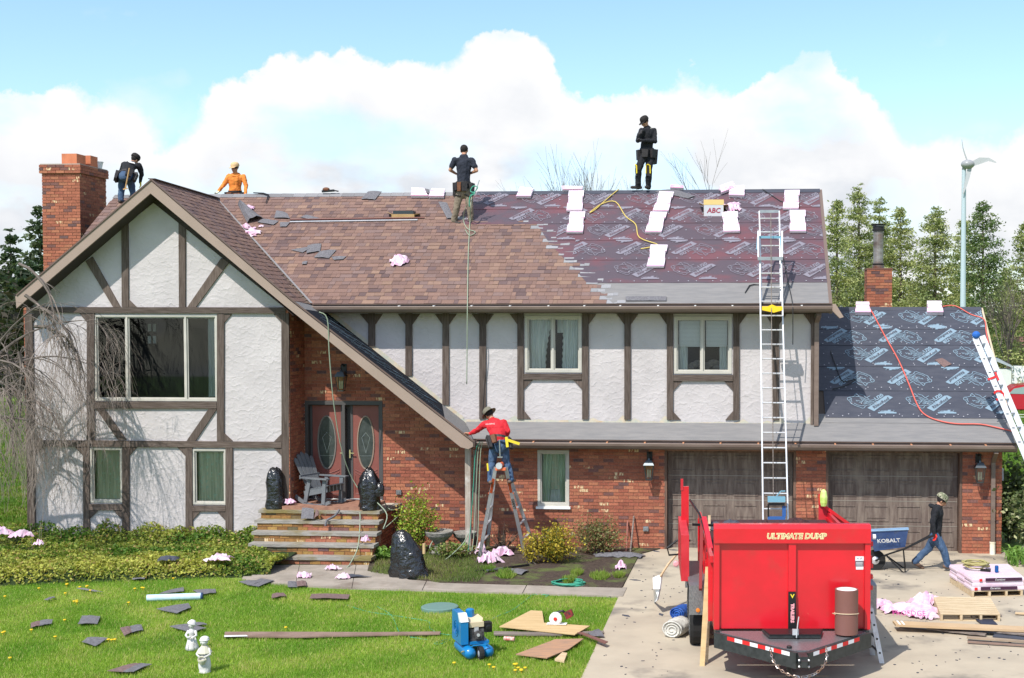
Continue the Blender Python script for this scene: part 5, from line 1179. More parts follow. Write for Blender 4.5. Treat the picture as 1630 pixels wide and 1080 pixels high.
    # cloth folds
    nn = np.empty(n * 3); me2.vertices.foreach_get('normal', nn); nn = nn.reshape(-1, 3); isc = np.array([z in ('top', 'legs') for z in zs])[zone]
    fo = np.array([mnoise.noise(Vector((c[0] * 13, c[1] * 13, c[2] * 8 + seed))) + .5 * mnoise.noise(Vector((c[0] * 30, c[1] * 30, c[2] * 22 + seed))) for c in co]); co = co + nn * (fo * .014 * isc)[:, None]
    me2.vertices.foreach_set('co', co.ravel()); me2.materials.clear(); col = {}
    for i, z in enumerate(zs): me2.materials.append(cloth.get(z) or {'skin': m_skin, 'brow': mat('brow', (.10, .05, .035), .8), 'lip': mat('lip', (.38, .13, .10), .6)}[z])
    vi = np.empty(len(me2.loops), int); me2.loops.foreach_get('vertex_index', vi); ls = np.empty(len(me2.polygons), int); me2.polygons.foreach_get('loop_start', ls)
    me2.polygons.foreach_set('material_index', zone[vi[ls]]); me2.polygons.foreach_set('use_smooth', [True] * len(me2.polygons)); me2.name = 'body'; link('body', me2, t)
    J['_hd'] = hd; J['_face'] = face; J['_side'] = side; J['_lat'] = lat; J['_up'] = up; J['_hl'] = hl
    return t
def cap_hat(t, J, m, brim='peak', r=.108, down=.0):
    H = J['head']; hd, fc, sd = J['_hd'], J['_face'], J['_side']; c = H + hd * (.050 - down) - fc * .018; k = M(); n = 16; vs = []
    for i, (h, rr) in enumerate(((-.01, 1.0), (.03, 1.0), (.065, .90), (.09, .66), (.102, .30), (.104, .02))):
        for j in range(n): a = 6.283 * j / n; vs.append(c + hd * h + (fc * math.cos(a) * 1.04 + sd * math.sin(a) * .94) * r * rr)
    k.add(vs, [(i * n + j, i * n + (j + 1) % n, (i + 1) * n + (j + 1) % n, (i + 1) * n + j) for i in range(5) for j in range(n)])
    if brim == 'peak':
        for lay in (0, .006):
            v2 = [c + hd * (-.008 - lay) + (fc * math.cos(a) + sd * math.sin(a)) * r for a in np.linspace(-1.0, 1.0, 9)] + [c + hd * (-.028 - lay) + (fc * (math.cos(a) * .085 + .10) + sd * math.sin(a) * .085) for a in np.linspace(1.2, -1.2, 9)]
            k.add(v2, [tuple(range(18))])
    elif brim == 'round':
        v2 = [c + hd * -.005 + (fc * math.cos(a) + sd * math.sin(a)) * r * .98 for a in np.linspace(0, 6.283, 17)[:-1]] + [c + hd * -.03 + (fc * math.cos(a) + sd * math.sin(a)) * r * 1.6 for a in np.linspace(0, 6.283, 17)[:-1]]
        k.add(v2, [(j, (j + 1) % 16, 16 + (j + 1) % 16, 16 + j) for j in range(16)])
    return k.build('cap' if brim == 'peak' else 'bucket_hat', m, t, smooth=True)
def belt(t, J, m, c=None, r=(.165, .125), pouches=(), up=None):
    c = c or J['pelvis'] + J['_up'] * .07; up = up or J['_up']; hl = J['_hl']; fw = up.cross(hl); k = M()
    pts = [c + hl * math.cos(a) * r[0] + fw * math.sin(a) * r[1] for a in np.linspace(0, 6.283, 19)[:-1]]
    for i in range(18):
        a, b = pts[i], pts[(i + 1) % 18]; k.add([a - up * .028, b - up * .028, b + up * .028, a + up * .028], [(0, 1, 2, 3)])
    k.build('tool_belt', m, t)
    for ang, w_, h_, col in pouches:
        a = R(ang); p = c + hl * math.cos(a) * (r[0] + .035) + fw * math.sin(a) * (r[1] + .035) - up * (h_ * .5 + .01); out = (hl * math.cos(a) + fw * math.sin(a)).normalized(); tn = up.cross(out)
        k = M(); o = [p + tn * sx * w_ / 2 * (1 if sz > 0 else .8) + out * sy * .04 * (1 if sz > 0 else .7) + up * sz * h_ / 2 for sz in (-1, 1) for sy in (-1, 1) for sx in (-1, 1)]
        k.add(o, [(0, 2, 3, 1), (4, 5, 7, 6), (0, 1, 5, 4), (1, 3, 7, 5), (3, 2, 6, 7), (2, 0, 4, 6)]); k.build('pouch', col, t)
def tool(t, a, b, r, m, name='hammer', head=None, mh=None):
    k = M(); k.tube([a, b], r, 6)
    if head: k.bar(Vector(b) - head * .05, Vector(b) + head * .05, .025, .025)
    return k.build(name, m, t)
def straps(t, J, m, back=True, x=True):
    up, lat = J['_up'], J['_lat']; fw = lat.cross(up); sgn = 1 if back else -1; k = M()
    def q(s, h, o): return J['pelvis'].lerp(J['neck'], h) + lat * s + fw * o
    offs = J.get('strap_off', .115)
    for s in (-1, 1):
        if x: pts = [q(-s * .10, .28, offs * sgn), q(0, .68, (offs + .012) * sgn), q(s * .09, .97, (offs - .05) * sgn), q(s * .10, 1.02, 0), ]
        else: pts = [q(s * .10, .25, offs * sgn), q(s * .10, .7, (offs + .01) * sgn), q(s * .10, 1.0, 0)]
        for a, b in zip(pts, pts[1:]): k.bar(a, b, .035, .008, fw)
    k.build('harness_strap', m, t)
m_navy = mat('black_cloth', (.010, .0105, .013), .9, col2=(.018, .019, .023), ns=20); m_tee = mat('navy_tee', (.013, .016, .026), .85, col2=(.022, .026, .040), ns=14)
m_denim = mat('denim', (.045, .085, .16), .85, col2=(.10, .16, .26), ns=7, lo=.5, hi=.7); m_dkden = mat('dark_denim', (.030, .050, .095), .85, col2=(.05, .09, .16), ns=7)
m_or = mat('orange_shirt', (.80, .26, .045), .8, col2=(.66, .18, .03), ns=9); m_red = mat('red_shirt', (.60, .020, .030), .8, col2=(.48, .014, .022), ns=9)
m_khak = mat('khaki', (.24, .195, .14), .85, col2=(.17, .135, .10), ns=8); m_hair = mat('dark_hair', (.015, .012, .011), .8); m_leath = mat('leather', (.20, .075, .03), .6, col2=(.12, .05, .025), ns=15)
m_belt = mat('belt_black', (.016, .015, .017), .6, col2=(.035, .03, .03), ns=20); m_boot = mat('boot', (.035, .028, .024), .6); m_boot2 = mat('brown_boot', (.16, .10, .07), .7); m_yel = mat('yellow', (.78, .60, .04), .5); m_redg = mat('red_glove', (.62, .03, .02), .7)
m_camo = mat('camo_cloth', (.16, .17, .10), .85, col2=(.33, .31, .22), ns=24, lo=.48, hi=.52, col3=(.05, .06, .035), n3s=30, t3=(.56, .60)); m_tan = mat('tan_cap', (.62, .42, .22), .8); m_glovew = mat('pale_glove', (.70, .68, .45), .7)

def mkJ(Y, pts):
    J = {}
    for n_, (u, v, dy) in pts.items(): J[n_] = P(u, v, Y + dy)
    return J
# 1 bending at the chimney, back towards us
J = mkJ(29.75, dict(pelvis=(201, 279, -.05), neck=(209, 262, .36), head=(214.5, 254.5, .42), shL=(198, 262, .30), shR=(221.5, 264, .30), elL=(192, 276, .42), elR=(225.5, 277, .38), wrL=(197, 288, .50), wrR=(223, 290, .42),
                   hipL=(194.5, 281, -.02), hipR=(206.5, 281, .02), knL=(193.5, 300, .06), knR=(210, 301, .16), anL=(192.5, 317.5, .0), anR=(213, 318, .18)))
J.update(face=Vector((.35, .8, -.6)), toeL=Vector((0, 1, .1)), toeR=Vector((.5, .8, 0)), handL=Vector((0, .1, -1)), handR=Vector((.2, 0, -1)), waist=J['pelvis'].lerp(J['neck'], .45) + Vector((0, -.02, .03)))
t1 = person('roofer in black bending over beside the big brick chimney, hammer hanging from the belt', J, dict(top=m_navy, legs=m_dkden, hair=m_hair, boot=m_boot, gloveL=m_yel, gloveR=m_yel), (J['anL'].x, 29.9, J['anL'].z - .08), seed=1)
cap_hat(t1, J, m_hair, 'none', .112); belt(t1, J, m_belt, r=(.18, .15), pouches=((200, .17, .22, m_belt), (170, .14, .2, m_belt), (-60, .16, .2, m_belt), (0, .14, .22, m_belt)), up=(Vector((0, .55, .8))).normalized())
a = P(206, 268, 29.45); tool(t1, a, P(199.5, 301, 29.5), .016, mat('hickory', (.55, .33, .14), .6), head=Vector((1, 0, .2))); straps(t1, J, m_belt, False)
k = M(); k.prism([P(204, 256, 29.86), P(214, 259, 29.9), P(215, 261, 29.88), P(205, 258.5, 29.84)], (0, -.004, 0)); k.build('shirt_print', m_white, t1)
# 2 orange shirt behind the ridge
J = mkJ(31.75, dict(pelvis=(374, 310, 0), neck=(375, 277.5, -.05), head=(373.7, 268, -.08), shL=(365, 281, -.04), shR=(387, 282, 0), elL=(356.5, 294, -.12), elR=(391.8, 295, -.05), wrL=(348, 304.5, -.30), wrR=(390.5, 309, -.18),
                   hipL=(369, 313, 0), hipR=(380, 313, 0), knL=(367, 332, -.05), knR=(383, 332, -.03), anL=(367, 352, .05), anR=(383, 352, .08)))
J.update(face=Vector((-.35, -.8, -.35)), toeL=Vector((0, -1, 0)), toeR=Vector((.1, -1, 0)))
t2 = person('roofer in orange hooded shirt and tan cap, seen from the waist up behind the ridge', J, dict(top=m_or, legs=m_dkden, hair=m_hair, boot=m_boot, gloveL=m_glovew, gloveR=m_glovew), (J['anL'].x, 31.8, J['anL'].z - .08), seed=2)
cap_hat(t2, J, m_tan); belt(t2, J, m_belt, pouches=((-10, .16, .2, m_belt), (190, .16, .2, m_belt), (250, .15, .12, m_leath)), r=(.175, .135)); straps(t2, J, m_belt, False)
k = M(); c_ = J['neck'] - J['_up'] * .03; k.tube([c_ + J['_lat'] * math.cos(a_) * .095 + J['_lat'].cross(J['_up']) * math.sin(a_) * .085 + J['_up'] * (.035 * math.sin(-a_) + .01) for a_ in np.linspace(0, 6.283, 15)[:-1]], .030, 7, closed=True); k.build('hood', m_or, t2, smooth=True)
# 3 navy tee, back to us, near the ridge
J = mkJ(29.35, dict(pelvis=(737.5, 302, .02), neck=(738.6, 248.5, .06), head=(739, 240.3, .10), shL=(724, 255, .04), shR=(751, 255.5, .05), elL=(716.5, 271, .02), elR=(758.6, 272, .0), wrL=(726, 277, .24), wrR=(747, 277, .24),
                   hipL=(731, 306, .03), hipR=(744.5, 306, .03), knL=(727, 331, -.02), knR=(748.5, 331, .0), anL=(723, 350.5, .02), anR=(749.5, 351, .04)))
J.update(face=Vector((.1, .9, -.4)), toeL=Vector((.2, -.2, -.1)) + Vector((.3, 0, 0)), toeR=Vector((1, -.1, 0)), handL=Vector((1, .2, 0)), handR=Vector((-1, .2, 0)))
t3 = person('roofer in navy tee and khaki trousers standing back to us with a green line', J, dict(top=m_tee, legs=m_khak, hair=m_hair, boot=m_boot, sleeve=.6), (J['anL'].x, 29.4, J['anL'].z - .08), seed=3)
bp_ = ((-12, .17, .26, m_belt), (192, .17, .26, m_belt), (255, .10, .20, m_leath), (285, .14, .20, m_belt), (228, .14, .18, m_belt), (60, .14, .18, m_belt), (120, .14, .18, m_belt))
belt(t3, J, m_belt, c=J['pelvis'] + J['_up'] * .15, pouches=bp_, r=(.175, .13)); belt(t3, J, m_belt, c=J['pelvis'] + J['_up'] * .06, r=(.18, .135))
for s in ('L', 'R'):
    k = M(); c_ = J['hip' + s].lerp(J['kn' + s], .25); k.tube([c_ + Vector((math.cos(a_) * .115, math.sin(a_) * .115, .02 * math.sin(2 * a_))) for a_ in np.linspace(0, 6.283, 13)[:-1]], .014, 5, closed=True); k.build('leg_strap', m_belt, t3)
tool(t3, P(756, 308, 29.05), P(763, 287, 29.05), .012, m_steel, 'hammer')
# 4 black clothes on the ridge
J = mkJ(30.5, dict(pelvis=(1029.5, 243, 0), neck=(1030.5, 203, .0), head=(1026.5, 195, -.05), shL=(1021.5, 208, -.14), shR=(1041, 208.5, .10), elL=(1015, 224, -.24), elR=(1042.5, 225, -.02), wrL=(1017, 214.5, -.30), wrR=(1023, 224, -.28),
                   hipL=(1024.5, 246, -.04), hipR=(1035.5, 246, .04), knL=(1016.5, 270, -.16), knR=(1033, 270, -.10), anL=(1015.8, 295, -.06), anR=(1032, 295.5, .0)))
J.update(face=Vector((-.75, -.6, -.30)), toeL=Vector((-1, -.3, 0)), toeR=Vector((-.3, -1, 0)), handL=Vector((.5, -.2, .9)), handR=Vector((-1, -.1, .2)))
t4 = person('roofer in black standing on the ridge, one hand at the chin, yellow-trimmed knee pads', J, dict(top=m_navy, legs=m_navy, hair=m_hair, boot=m_boot, gloveL=m_belt, gloveR=m_belt), (J['anL'].x, 30.5, J['anL'].z - .09), seed=4)
cap_hat(t4, J, m_hair); belt(t4, J, m_belt, pouches=((0, .20, .34, m_belt), (180, .14, .24, m_belt), (240, .16, .18, m_belt), (300, .16, .2, m_belt)), r=(.175, .135))
for s in ('L', 'R'):
    kn = J['kn' + s]; fwd = J['toe' + s].normalized(); sd_ = fwd.cross(Vector((0, 0, 1))).normalized(); k = M()
    k.add([kn + fwd * .075 + sd_ * x_ * .06 - fwd * abs(x_) * .03 + Vector((0, 0, z_)) for z_ in (-.16, -.05, .05, .12) for x_ in (-1, 0, 1)], [(i * 3 + j, i * 3 + j + 1, i * 3 + j + 4, i * 3 + j + 3) for i in range(3) for j in range(2)]); k.build('knee_pad', m_belt, t4)
    k = M(); k.tube([kn + fwd * .085 + sd_ * x_ * .055 + Vector((0, 0, z_)) - fwd * abs(x_) * .03 for x_, z_ in ((-1, -.10), (-.9, .08), (0, .11), (.9, .08), (1, -.10))], .014, 5); k.build('pad_trim', m_yel, t4)
k = M(); k.bar(J['shR'] + Vector((-.05, -.1, .05)), J['pelvis'] + Vector((-.08, -.18, .45)), .03, .008, (0, -1, 0)); k.build('harness_strap', mat('grey_web', (.2, .2, .17), .8), t4)
# 5 red shirt on the folding ladder
J = mkJ(25.15, dict(pelvis=(794, 706, 0), neck=(784.5, 668.5, .22), head=(778.5, 660.5, .26), shL=(772, 675, .20), shR=(801.5, 672.5, .18), elL=(760, 685, .30), elR=(808.5, 686, .12), wrL=(748.5, 690.5, .42), wrR=(805, 697.5, .20),
                   hipL=(787, 709, .0), hipR=(800.5, 709, .0), knL=(784, 736, .06), knR=(806, 736, .08), anL=(780.5, 763, -.05), anR=(813, 762, -.03)))
J.update(face=Vector((-.6, .5, -.55)), toeL=Vector((-.3, 1, 0)), toeR=Vector((.3, 1, 0)), handL=Vector((-1, .2, 0)), handR=Vector((0, .2, -1)), strap_off=.125, waist=P(792.5, 692, 25.2))
t5 = person('roofer in bright red shirt leaning left from the top of the folding ladder', J, dict(top=m_red, legs=m_denim, hair=m_hair, boot=m_boot2), (J['anL'].x, 25.2, J['anL'].z - .09), seed=5)
cap_hat(t5, J, mat('olive_hat', (.17, .155, .115), .85), 'round', .104); straps(t5, J, m_belt, False)
belt(t5, J, m_belt, c=P(793, 697, 25.05), pouches=((200, .17, .24, m_belt), (180, .14, .22, m_belt), (-10, .18, .24, m_belt), (20, .13, .2, m_belt), (250, .10, .16, m_leath)), r=(.175, .14))
tool(t5, P(795, 700, 24.85), P(796, 728, 24.85), .013, m_steel, 'hammer', head=Vector((1, 0, 0)))
k = M(); k.bar(P(806, 700, 24.85), P(827, 707, 24.9), .05, .05); k.bar(P(806, 696, 24.85), P(808, 712, 24.85), .04, .05); k.build('yellow_tool', m_yel, t5)
k = M(); k.bar(P(776, 738, 25.0), P(777, 750, 25.0), .03, .03); k.build('tape_measure', m_yel, t5)
text_mesh('ROOFING', .042, m_white, 'shirt_lettering', t5, P(782.5, 674.5, 25.24) + Vector((0, -.13, 0)), J['_lat'], Vector((0, 0, 1)), .004)
# 6 walking man pulling the wheelbarrow
J = mkJ(25.1, dict(pelvis=(1489, 851, 0), neck=(1493, 805.5, 0), head=(1498.5, 797.5, .0), shL=(1489.5, 812, -.17), shR=(1489.5, 811.5, .16), elL=(1484.5, 832, -.22), elR=(1486.5, 832, .22), wrL=(1487.5, 849.5, -.24), wrR=(1487, 849.5, .28),
                   hipL=(1488.5, 854, -.10), hipR=(1489.5, 854, .10), knL=(1501.5, 875, -.10), knR=(1478, 873.5, .10), anL=(1508.5, 897.5, -.10), anR=(1458, 892.5, .10)))
J.update(face=Vector((1, -.1, -.35)), toeL=Vector((1, 0, -.05)), toeR=Vector((.8, 0, -.5)), handL=Vector((.1, -.1, -1)), handR=Vector((.1, .1, -1)))
t6 = person('man in black hoodie, camouflage cap and jeans walking right, pulling the blue wheelbarrow', J, dict(top=m_navy, legs=m_denim, hair=m_hair, boot=m_boot2, gloveL=m_redg, gloveR=m_redg, long=True), (J['pelvis'].x, 25.1, 0), seed=6)
cap_hat(t6, J, m_camo, r=.112)
k = M(); c_ = J['neck'] - Vector((.035, 0, .02)); k.tube([c_ + Vector((math.cos(a_) * .085 - .03, math.sin(a_) * .10, -.03 * math.cos(a_))) for a_ in np.linspace(0, 6.283, 13)[:-1]], .034, 7, closed=True); k.build('hood', m_navy, t6, smooth=True)
# ------------------------------------------------------------------ the red dump trailer
m_rp = mat('trailer_red', (.62, .006, .018), .34, col2=(.54, .008, .016), ns=3, spec=.5, coat=.4, col3=(.42, .03, .025), n3s=2.5, t3=(.56, .8), bump=.0015, bs=3); m_rp2 = mat('trailer_red_faded', (.55, .035, .045), .45, col2=(.48, .02, .03), ns=4)
m_frm = mat('frame_black', (.022, .026, .026), .45, col2=(.04, .045, .045), ns=14); m_tyre = mat('tyre_rubber', (.018, .018, .018), .85); m_dia = mat('tread_plate', (.34, .35, .36), .4, .7, col2=(.22, .23, .24), ns=60, gs=(1, 1, .5), bump=.004, bs=50)
TL = P(1260, 1000, 17.5); TL = Vector((TL.x, 17.5, 0)); ta = R(4.4); tr = thing('dump_trailer', 'bright red dump trailer parked nose towards us on the driveway', 'trailer', TL)
rx_ = Matrix.Rotation(ta, 3, 'Z')
def TP(x, y, z): return TL + rx_ @ Vector((x, y, z))
class TM(M):
    def add(s, vs, fs): return M.add(s, [tuple(TP(*v)) for v in vs], fs)
HW, Z0, Z1, LN = 1.062, .625, 2.055, 4.25; ZS_ = 1.60
k = TM(); k.box((-HW, .0, Z0), (HW, .045, Z1 - .20)); k.build('front_panel', m_rp, tr)
k = TM(); k.prism([(-HW, -.075, Z1 - .25), (-HW, -.075, Z1 - .055), (-HW, -.02, Z1), (-HW, .10, Z1), (-HW, .10, Z1 - .25)], (2 * HW, 0, 0)); k.build('top_rail', m_rp, tr)
for x0, x1 in ((-HW, -HW + .075), (-.05, .05), (HW - .075, HW)):
    k = TM(); k.box((x0, -.055, Z0), (x1, -.001, Z1 - .252)); k.build('post', m_rp, tr)
for s in (-1, 1):
    k = TM(); xx = s * HW; k.box((min(xx, xx - s * .03), .05, Z0), (max(xx, xx - s * .03), LN, ZS_ - .08)); k.build('side_wall', m_rp, tr)
    k = TM(); k.box((min(xx, xx + s * .05), .10, ZS_ - .09), (max(xx, xx + s * .05), LN, ZS_)); k.build('side_rail', m_rp, tr)
    for i in range(8):
        y = .35 + i * .53; k = TM(); k.box((min(xx, xx + s * .06), y, Z0 + .02), (max(xx, xx + s * .06), y + .06, ZS_ - .091)); k.build('side_post', m_rp, tr)
    k = TM(); k.bar((xx + s * .035, .5, ZS_ - .35), (xx + s * .035, LN - .3, ZS_ - .50), .03, .12); k.build('side_brace', m_rp, tr)
k = TM(); k.box((-HW, .05, Z0), (HW, LN, Z0 + .05)); k.build('bed_floor', m_rp, tr)
# side board, uprights, tarp arm and the opened rear door
k = TM(); k.box((-HW - .40, 1.7, .93), (-HW - .28, 3.6, ZS_ + .02)); k.build('side_board', m_rp2, tr)
k = TM(); k.box((-HW - .36, 3.2, ZS_ - .3), (-HW - .24, 3.26, ZS_ + .56)); k.build('upright_arm', m_rp, tr); k = TM(); k.box((-HW - .37, 3.19, ZS_ + .5), (-HW - .33, 3.25, ZS_ + .68)); k.build('arm_tip', m_rp2, tr)
k = TM(); k.bar((-HW - .14, 1.0, .95), (-HW - .07, 2.2, ZS_ + .18), .045, .045); k.build('tarp_arm', mat('rust_red_steel', (.22, .03, .03), .5), tr)
k = TM(); k.bar((-HW - .22, 2.1, ZS_ + .12), (-HW + .1, 2.15, ZS_ + .10), .035, .035); k.build('cross_pin', m_black, tr)
k = TM(); k.bar((-HW - .05, 1.9, ZS_ + .25), (-HW - .0, .9, ZS_ - .05), .07, .05); k.build('brace_bar', m_rp, tr)
k = TM(); k.tube([(-HW - .22, 3.2, ZS_ + .34), (-HW - .10, 2.4, ZS_ + .24), (-HW - .02, 1.6, ZS_ + .0), (-HW - .05, 1.0, ZS_ - .2)], .018, 6); k.build('hydraulic_hose', m_black, tr)
k = M(); yr_ = 21.75; k.prism([P(1303, 838, yr_), P(1303, 802, yr_), P(1308, 802, yr_), P(1352, 836, yr_), P(1352, 845, yr_), P(1303, 880, yr_)], (0, .05, 0)); k.build('rear_door', m_rp2, tr)
k = M(); k.bar(P(1305, 801, yr_ - .03), P(1352, 835, yr_ - .03), .05, .04, (0, 1, 0)); k.build('door_edge', m_rp, tr)
k = M(); k.prism([P(1303, 787, yr_ + .1), P(1306, 787, yr_ + .1), P(1311, 803, yr_ + .1), P(1303, 803, yr_ + .1)], (0, .04, 0)); k.build('arm_tip', m_rp, tr)
# platform in front and the A-frame tongue with warning tape
zf = Z0 - .005; nose = (-.02, -1.18); k = TM()
k.prism([(-HW + .08, -.08, zf - .01), (HW - .08, -.08, zf - .01), (HW - .08, -.16, zf - .01), (.10, -1.12, zf - .01), (-.10, -1.12, zf - .01), (-HW + .08, -.16, zf - .01)], (0, 0, -.02)); k.build('deck_plate', m_dia, tr)
k = TM()
for s in (-1, 1):
    a = Vector((s * (HW - .02), -.12, zf - .12)); b = Vector((s * .06, -1.20, zf - .12)); k.bar(a, b, .06, .205)
k.box((-HW + .02, -.10, zf - .22), (-HW + .10, .3, zf)); k.box((HW - .10, -.10, zf - .22), (HW - .02, .3, zf)); k.box((-HW + .02, -.06, zf - .20), (HW - .02, .0, zf - .03)); k.build('tongue_frame', m_frm, tr)
m_wt = mat('tape_white', (.72, .72, .74), .5); m_rt = mat('tape_red', (.62, .02, .02), .5)
for s in (-1, 1):
    a = Vector((s * (HW - .02), -.12, zf - .05)); b = Vector((s * .06, -1.20, zf - .05)); d = (b - a); nrm = Vector((s * d.y, -s * d.x, 0)).normalized(); nrm = nrm if nrm.y < 0 else -nrm
    rng_ = np.linspace(.17 if s < 0 else .20, .93, 9)
    for i in range(8):
        q0, q1 = a + d * float(rng_[i]) + nrm * .0305, a + d * float(rng_[i + 1]) + nrm * .0305
        k = TM(); k.add([q0 - Vector((0, 0, .026)), q1 - Vector((0, 0, .026)), q1 + Vector((0, 0, .026)), q0 + Vector((0, 0, .026))], [(0, 1, 2, 3)]); k.build('warning_tape', (m_rt, m_wt)[i % 2], tr)
k = TM(); k.prism([(-.42, -.20, zf + .005), (.40, -.20, zf + .005), (.33, -.52, zf + .005), (-.36, -.52, zf + .005)], (0, 0, .035)); k.build('pump_box', m_frm, tr)
k = TM(); k.prism([(-.41, -.215, zf + .043), (.39, -.215, zf + .043), (.32, -.535, zf + .043), (-.35, -.535, zf + .043)], (0, 0, .012)); k.build('box_lid', m_black, tr)
k = TM(); k.box((-.05, -.56, zf + .05), (.03, -.54, zf + .13)); k.tube([(-.0, -.58, zf + .02), (.015, -.585, zf + .20), (.03, -.58, zf + .30)], .008, 6); k.build('latch', m_alu, tr)
k = TM(); k.prism([(-.055, -.062, Z0 + .01), (.06, -.062, Z0 + .01), (.045, -.062, Z0 + .52), (-.055, -.062, Z0 + .52)], (0, -.018, 0)); k.build('decal_post', m_black, tr)
k = TM(); k.box((-.055, -1.40, zf - .16), (.055, -1.16, zf - .02)); k.box((-.035, -1.50, zf - .13), (.035, -1.39, zf - .05)); k.build('coupler', m_frm, tr)
for x, z in ((-.06, zf - .06), (.06, zf - .06), (-.06, zf - .14), (.06, zf - .14)): k = TM(); k.lathe((x, -1.41, z), [(.014, 0), (.014, .012), (.006, .018)], 8, axis=(0, -1, 0)); k.build('bolt', m_alu, tr)
k = TM(); k.lathe((-.14, -1.0, .03), [(.10, 0), (.10, .015), (.035, .02), (.035, .60), (.028, .61)], 12); k.build('jack', m_black, tr)
def chain(pts, nm):
    k = TM(); pts = [Vector(p) for p in pts]; L = sum((b - a).length for a, b in zip(pts, pts[1:])); n = int(L / .042); 
    def at(s):
        for a, b in zip(pts, pts[1:]):
            l = (b - a).length
            if s <= l: return a.lerp(b, s / l), (b - a).normalized()
            s -= l
        return pts[-1], (pts[-1] - pts[-2]).normalized()
    for i in range(n):
        c, d = at(i * L / n); w_ = d.cross(Vector((0, 1, 0)) if i % 2 else Vector((1, 0, .3))).normalized(); k.tube([c + d * .028 * math.cos(t) + w_ * .014 * math.sin(t) for t in np.linspace(0, 6.283, 9)[:-1]], .0055, 4, closed=True)
    k.build('safety_chain', nm, tr)
m_ch = mat('chain_steel', (.55, .55, .54), .35, .9, col2=(.42, .20, .10), ns=6)
for s in (-1, 1):
    chain([(s * .36 - .02, -.96, zf - .02)] + [(s * (.36 - .34 * (1 - math.cos(t))) * (1 if t < 1.2 else .96) - .02, -1.04 - .22 * math.sin(t), zf - .04 - .27 * math.sin(t)) for t in np.linspace(.2, 1.5, 9)] + [(-.03, -1.30, zf - .31)], m_ch)
# fenders, wheels, reflectors
for s in (-1, 1):
    x0, x1 = (s * (HW + .04), s * (HW + .30)); xa, xb = min(x0, x1), max(x0, x1)
    k = TM(); k.prism([(xa, 1.15, .55), (xa, 1.15, .98), (xa, 1.30, 1.0), (xa, 2.95, 1.0), (xa, 3.1, .98), (xa, 3.1, .55), (xa, 3.07, .55), (xa, 3.07, .96), (xa, 1.18, .96), (xa, 1.18, .55)], (xb - xa, 0, 0)); fd = k.build('fender', m_dia, tr)
    k = TM(); k.lathe((s * (HW + .17), 1.145, .62), [(.03, 0), (.03, .015), (.0, .02)], 10, axis=(0, -1, 0)); k.build('marker_lamp', mat('amber', (.75, .22, .03), .3), fd)
    for y in (1.65, 2.55):
        k = TM(); c = (s * (HW + .06), y, .37); k.lathe(c, [(.22, 0), (.35, .01), (.37, .05), (.37, .17), (.35, .21), (.22, .22)], 24, axis=(s, 0, 0)); wh = k.build('wheel', m_tyre, tr, smooth=False)
        k = TM(); k.lathe(c, [(.05, .14), (.16, .15), (.22, .19), (.225, .20), (.215, .22)], 16, axis=(s, 0, 0)); k.build('rim', m_alu, wh)
k = TM(); k.tube([(-HW - .30, 3.6, 1.0), (-HW - .55, 3.6, .98), (-HW - .58, 3.6, 1.10), (-HW - .42, 3.6, 1.22), (-HW - .2, 3.6, 1.22)], .018, 6); k.build('step_hoop', m_black, tr)
k = TM(); k.lathe((-HW - .44, 3.4, .88), [(.05, 0), (.05, .05), (.03, .06)], 10, axis=(0, -1, 0)); k.build('side_lamp', mat('lamp_pink', (.75, .35, .38), .3), tr)
for z in (1.75, 1.45, 1.30, 1.15): k = TM(); k.box((HW + .001, .02, z), (HW + .045, .10, z + .06)); k.build('hinge', m_rp, tr)
k = TM(); k.lathe((HW + .03, -.02, Z1 - .17), [(.035, 0), (.035, .04), (.0, .05)], 10, axis=(1, 0, 0)); k.build('side_lamp', m_wt, tr)
ex_t = rx_ @ Vector((1, 0, 0)); nrm_t = rx_ @ Vector((0, -1, 0))
text_mesh('ULTIMATE DUMP', .105, mat('decal_cream', (.75, .66, .35), .6), 'lettering', tr, TP(.05, -.078, Z1 - .155), ex_t, Vector((0, 0, 1)), .001, shear=.15, bold=.007)
text_mesh('ULTIMATE DUMP', .105, mat('decal_red', (.25, .01, .01), .6), 'lettering', tr, TP(.05, -.079, Z1 - .155), ex_t, Vector((0, 0, 1)), .003, shear=.15, bold=-.003)
text_mesh('TRAILERS', .062, mat('decal_pink', (.80, .35, .38), .6), 'lettering', tr, TP(.0, -.082, Z0 + .23), Vector((0, 0, -1)), ex_t, .002, bold=.004)
k = TM(); k.add([(-.03, -.083, Z0 + .49), (.0, -.083, Z0 + .43), (.03, -.083, Z0 + .49), (.015, -.083, Z0 + .49), (.0, -.083, Z0 + .46), (-.015, -.083, Z0 + .49)], [(0, 1, 2, 3, 4), (0, 4, 5)]); k.build('emblem', m_yel, tr)
k = TM(); k.box((HW - .20, -.004, Z1 - .50), (HW - .085, -.001, Z1 - .44)); k.build('sticker', m_wt, tr); k = TM(); k.box((HW - .19, -.004, Z1 - .62), (HW - .09, -.001, Z1 - .58)); k.build('sticker', m_wt, tr)
k = TM(); k.box((HW - .20, -.005, Z1 - .578), (HW - .085, -.002, Z1 - .502)); k.build('sticker', mat('sticker_grey', (.10, .10, .12), .5), tr)
for i in range(3): k = TM(); k.box((HW - .19, -.0065, Z1 - .525 - i * .018), (HW - .10, -.0055, Z1 - .519 - i * .018)); k.build('sticker_line', m_wt, tr)
text_mesh('FL 27', .03, m_black, 'sticker_text', tr, TP(HW - .143, -.005, Z1 - .47), ex_t, Vector((0, 0, 1)), .001)
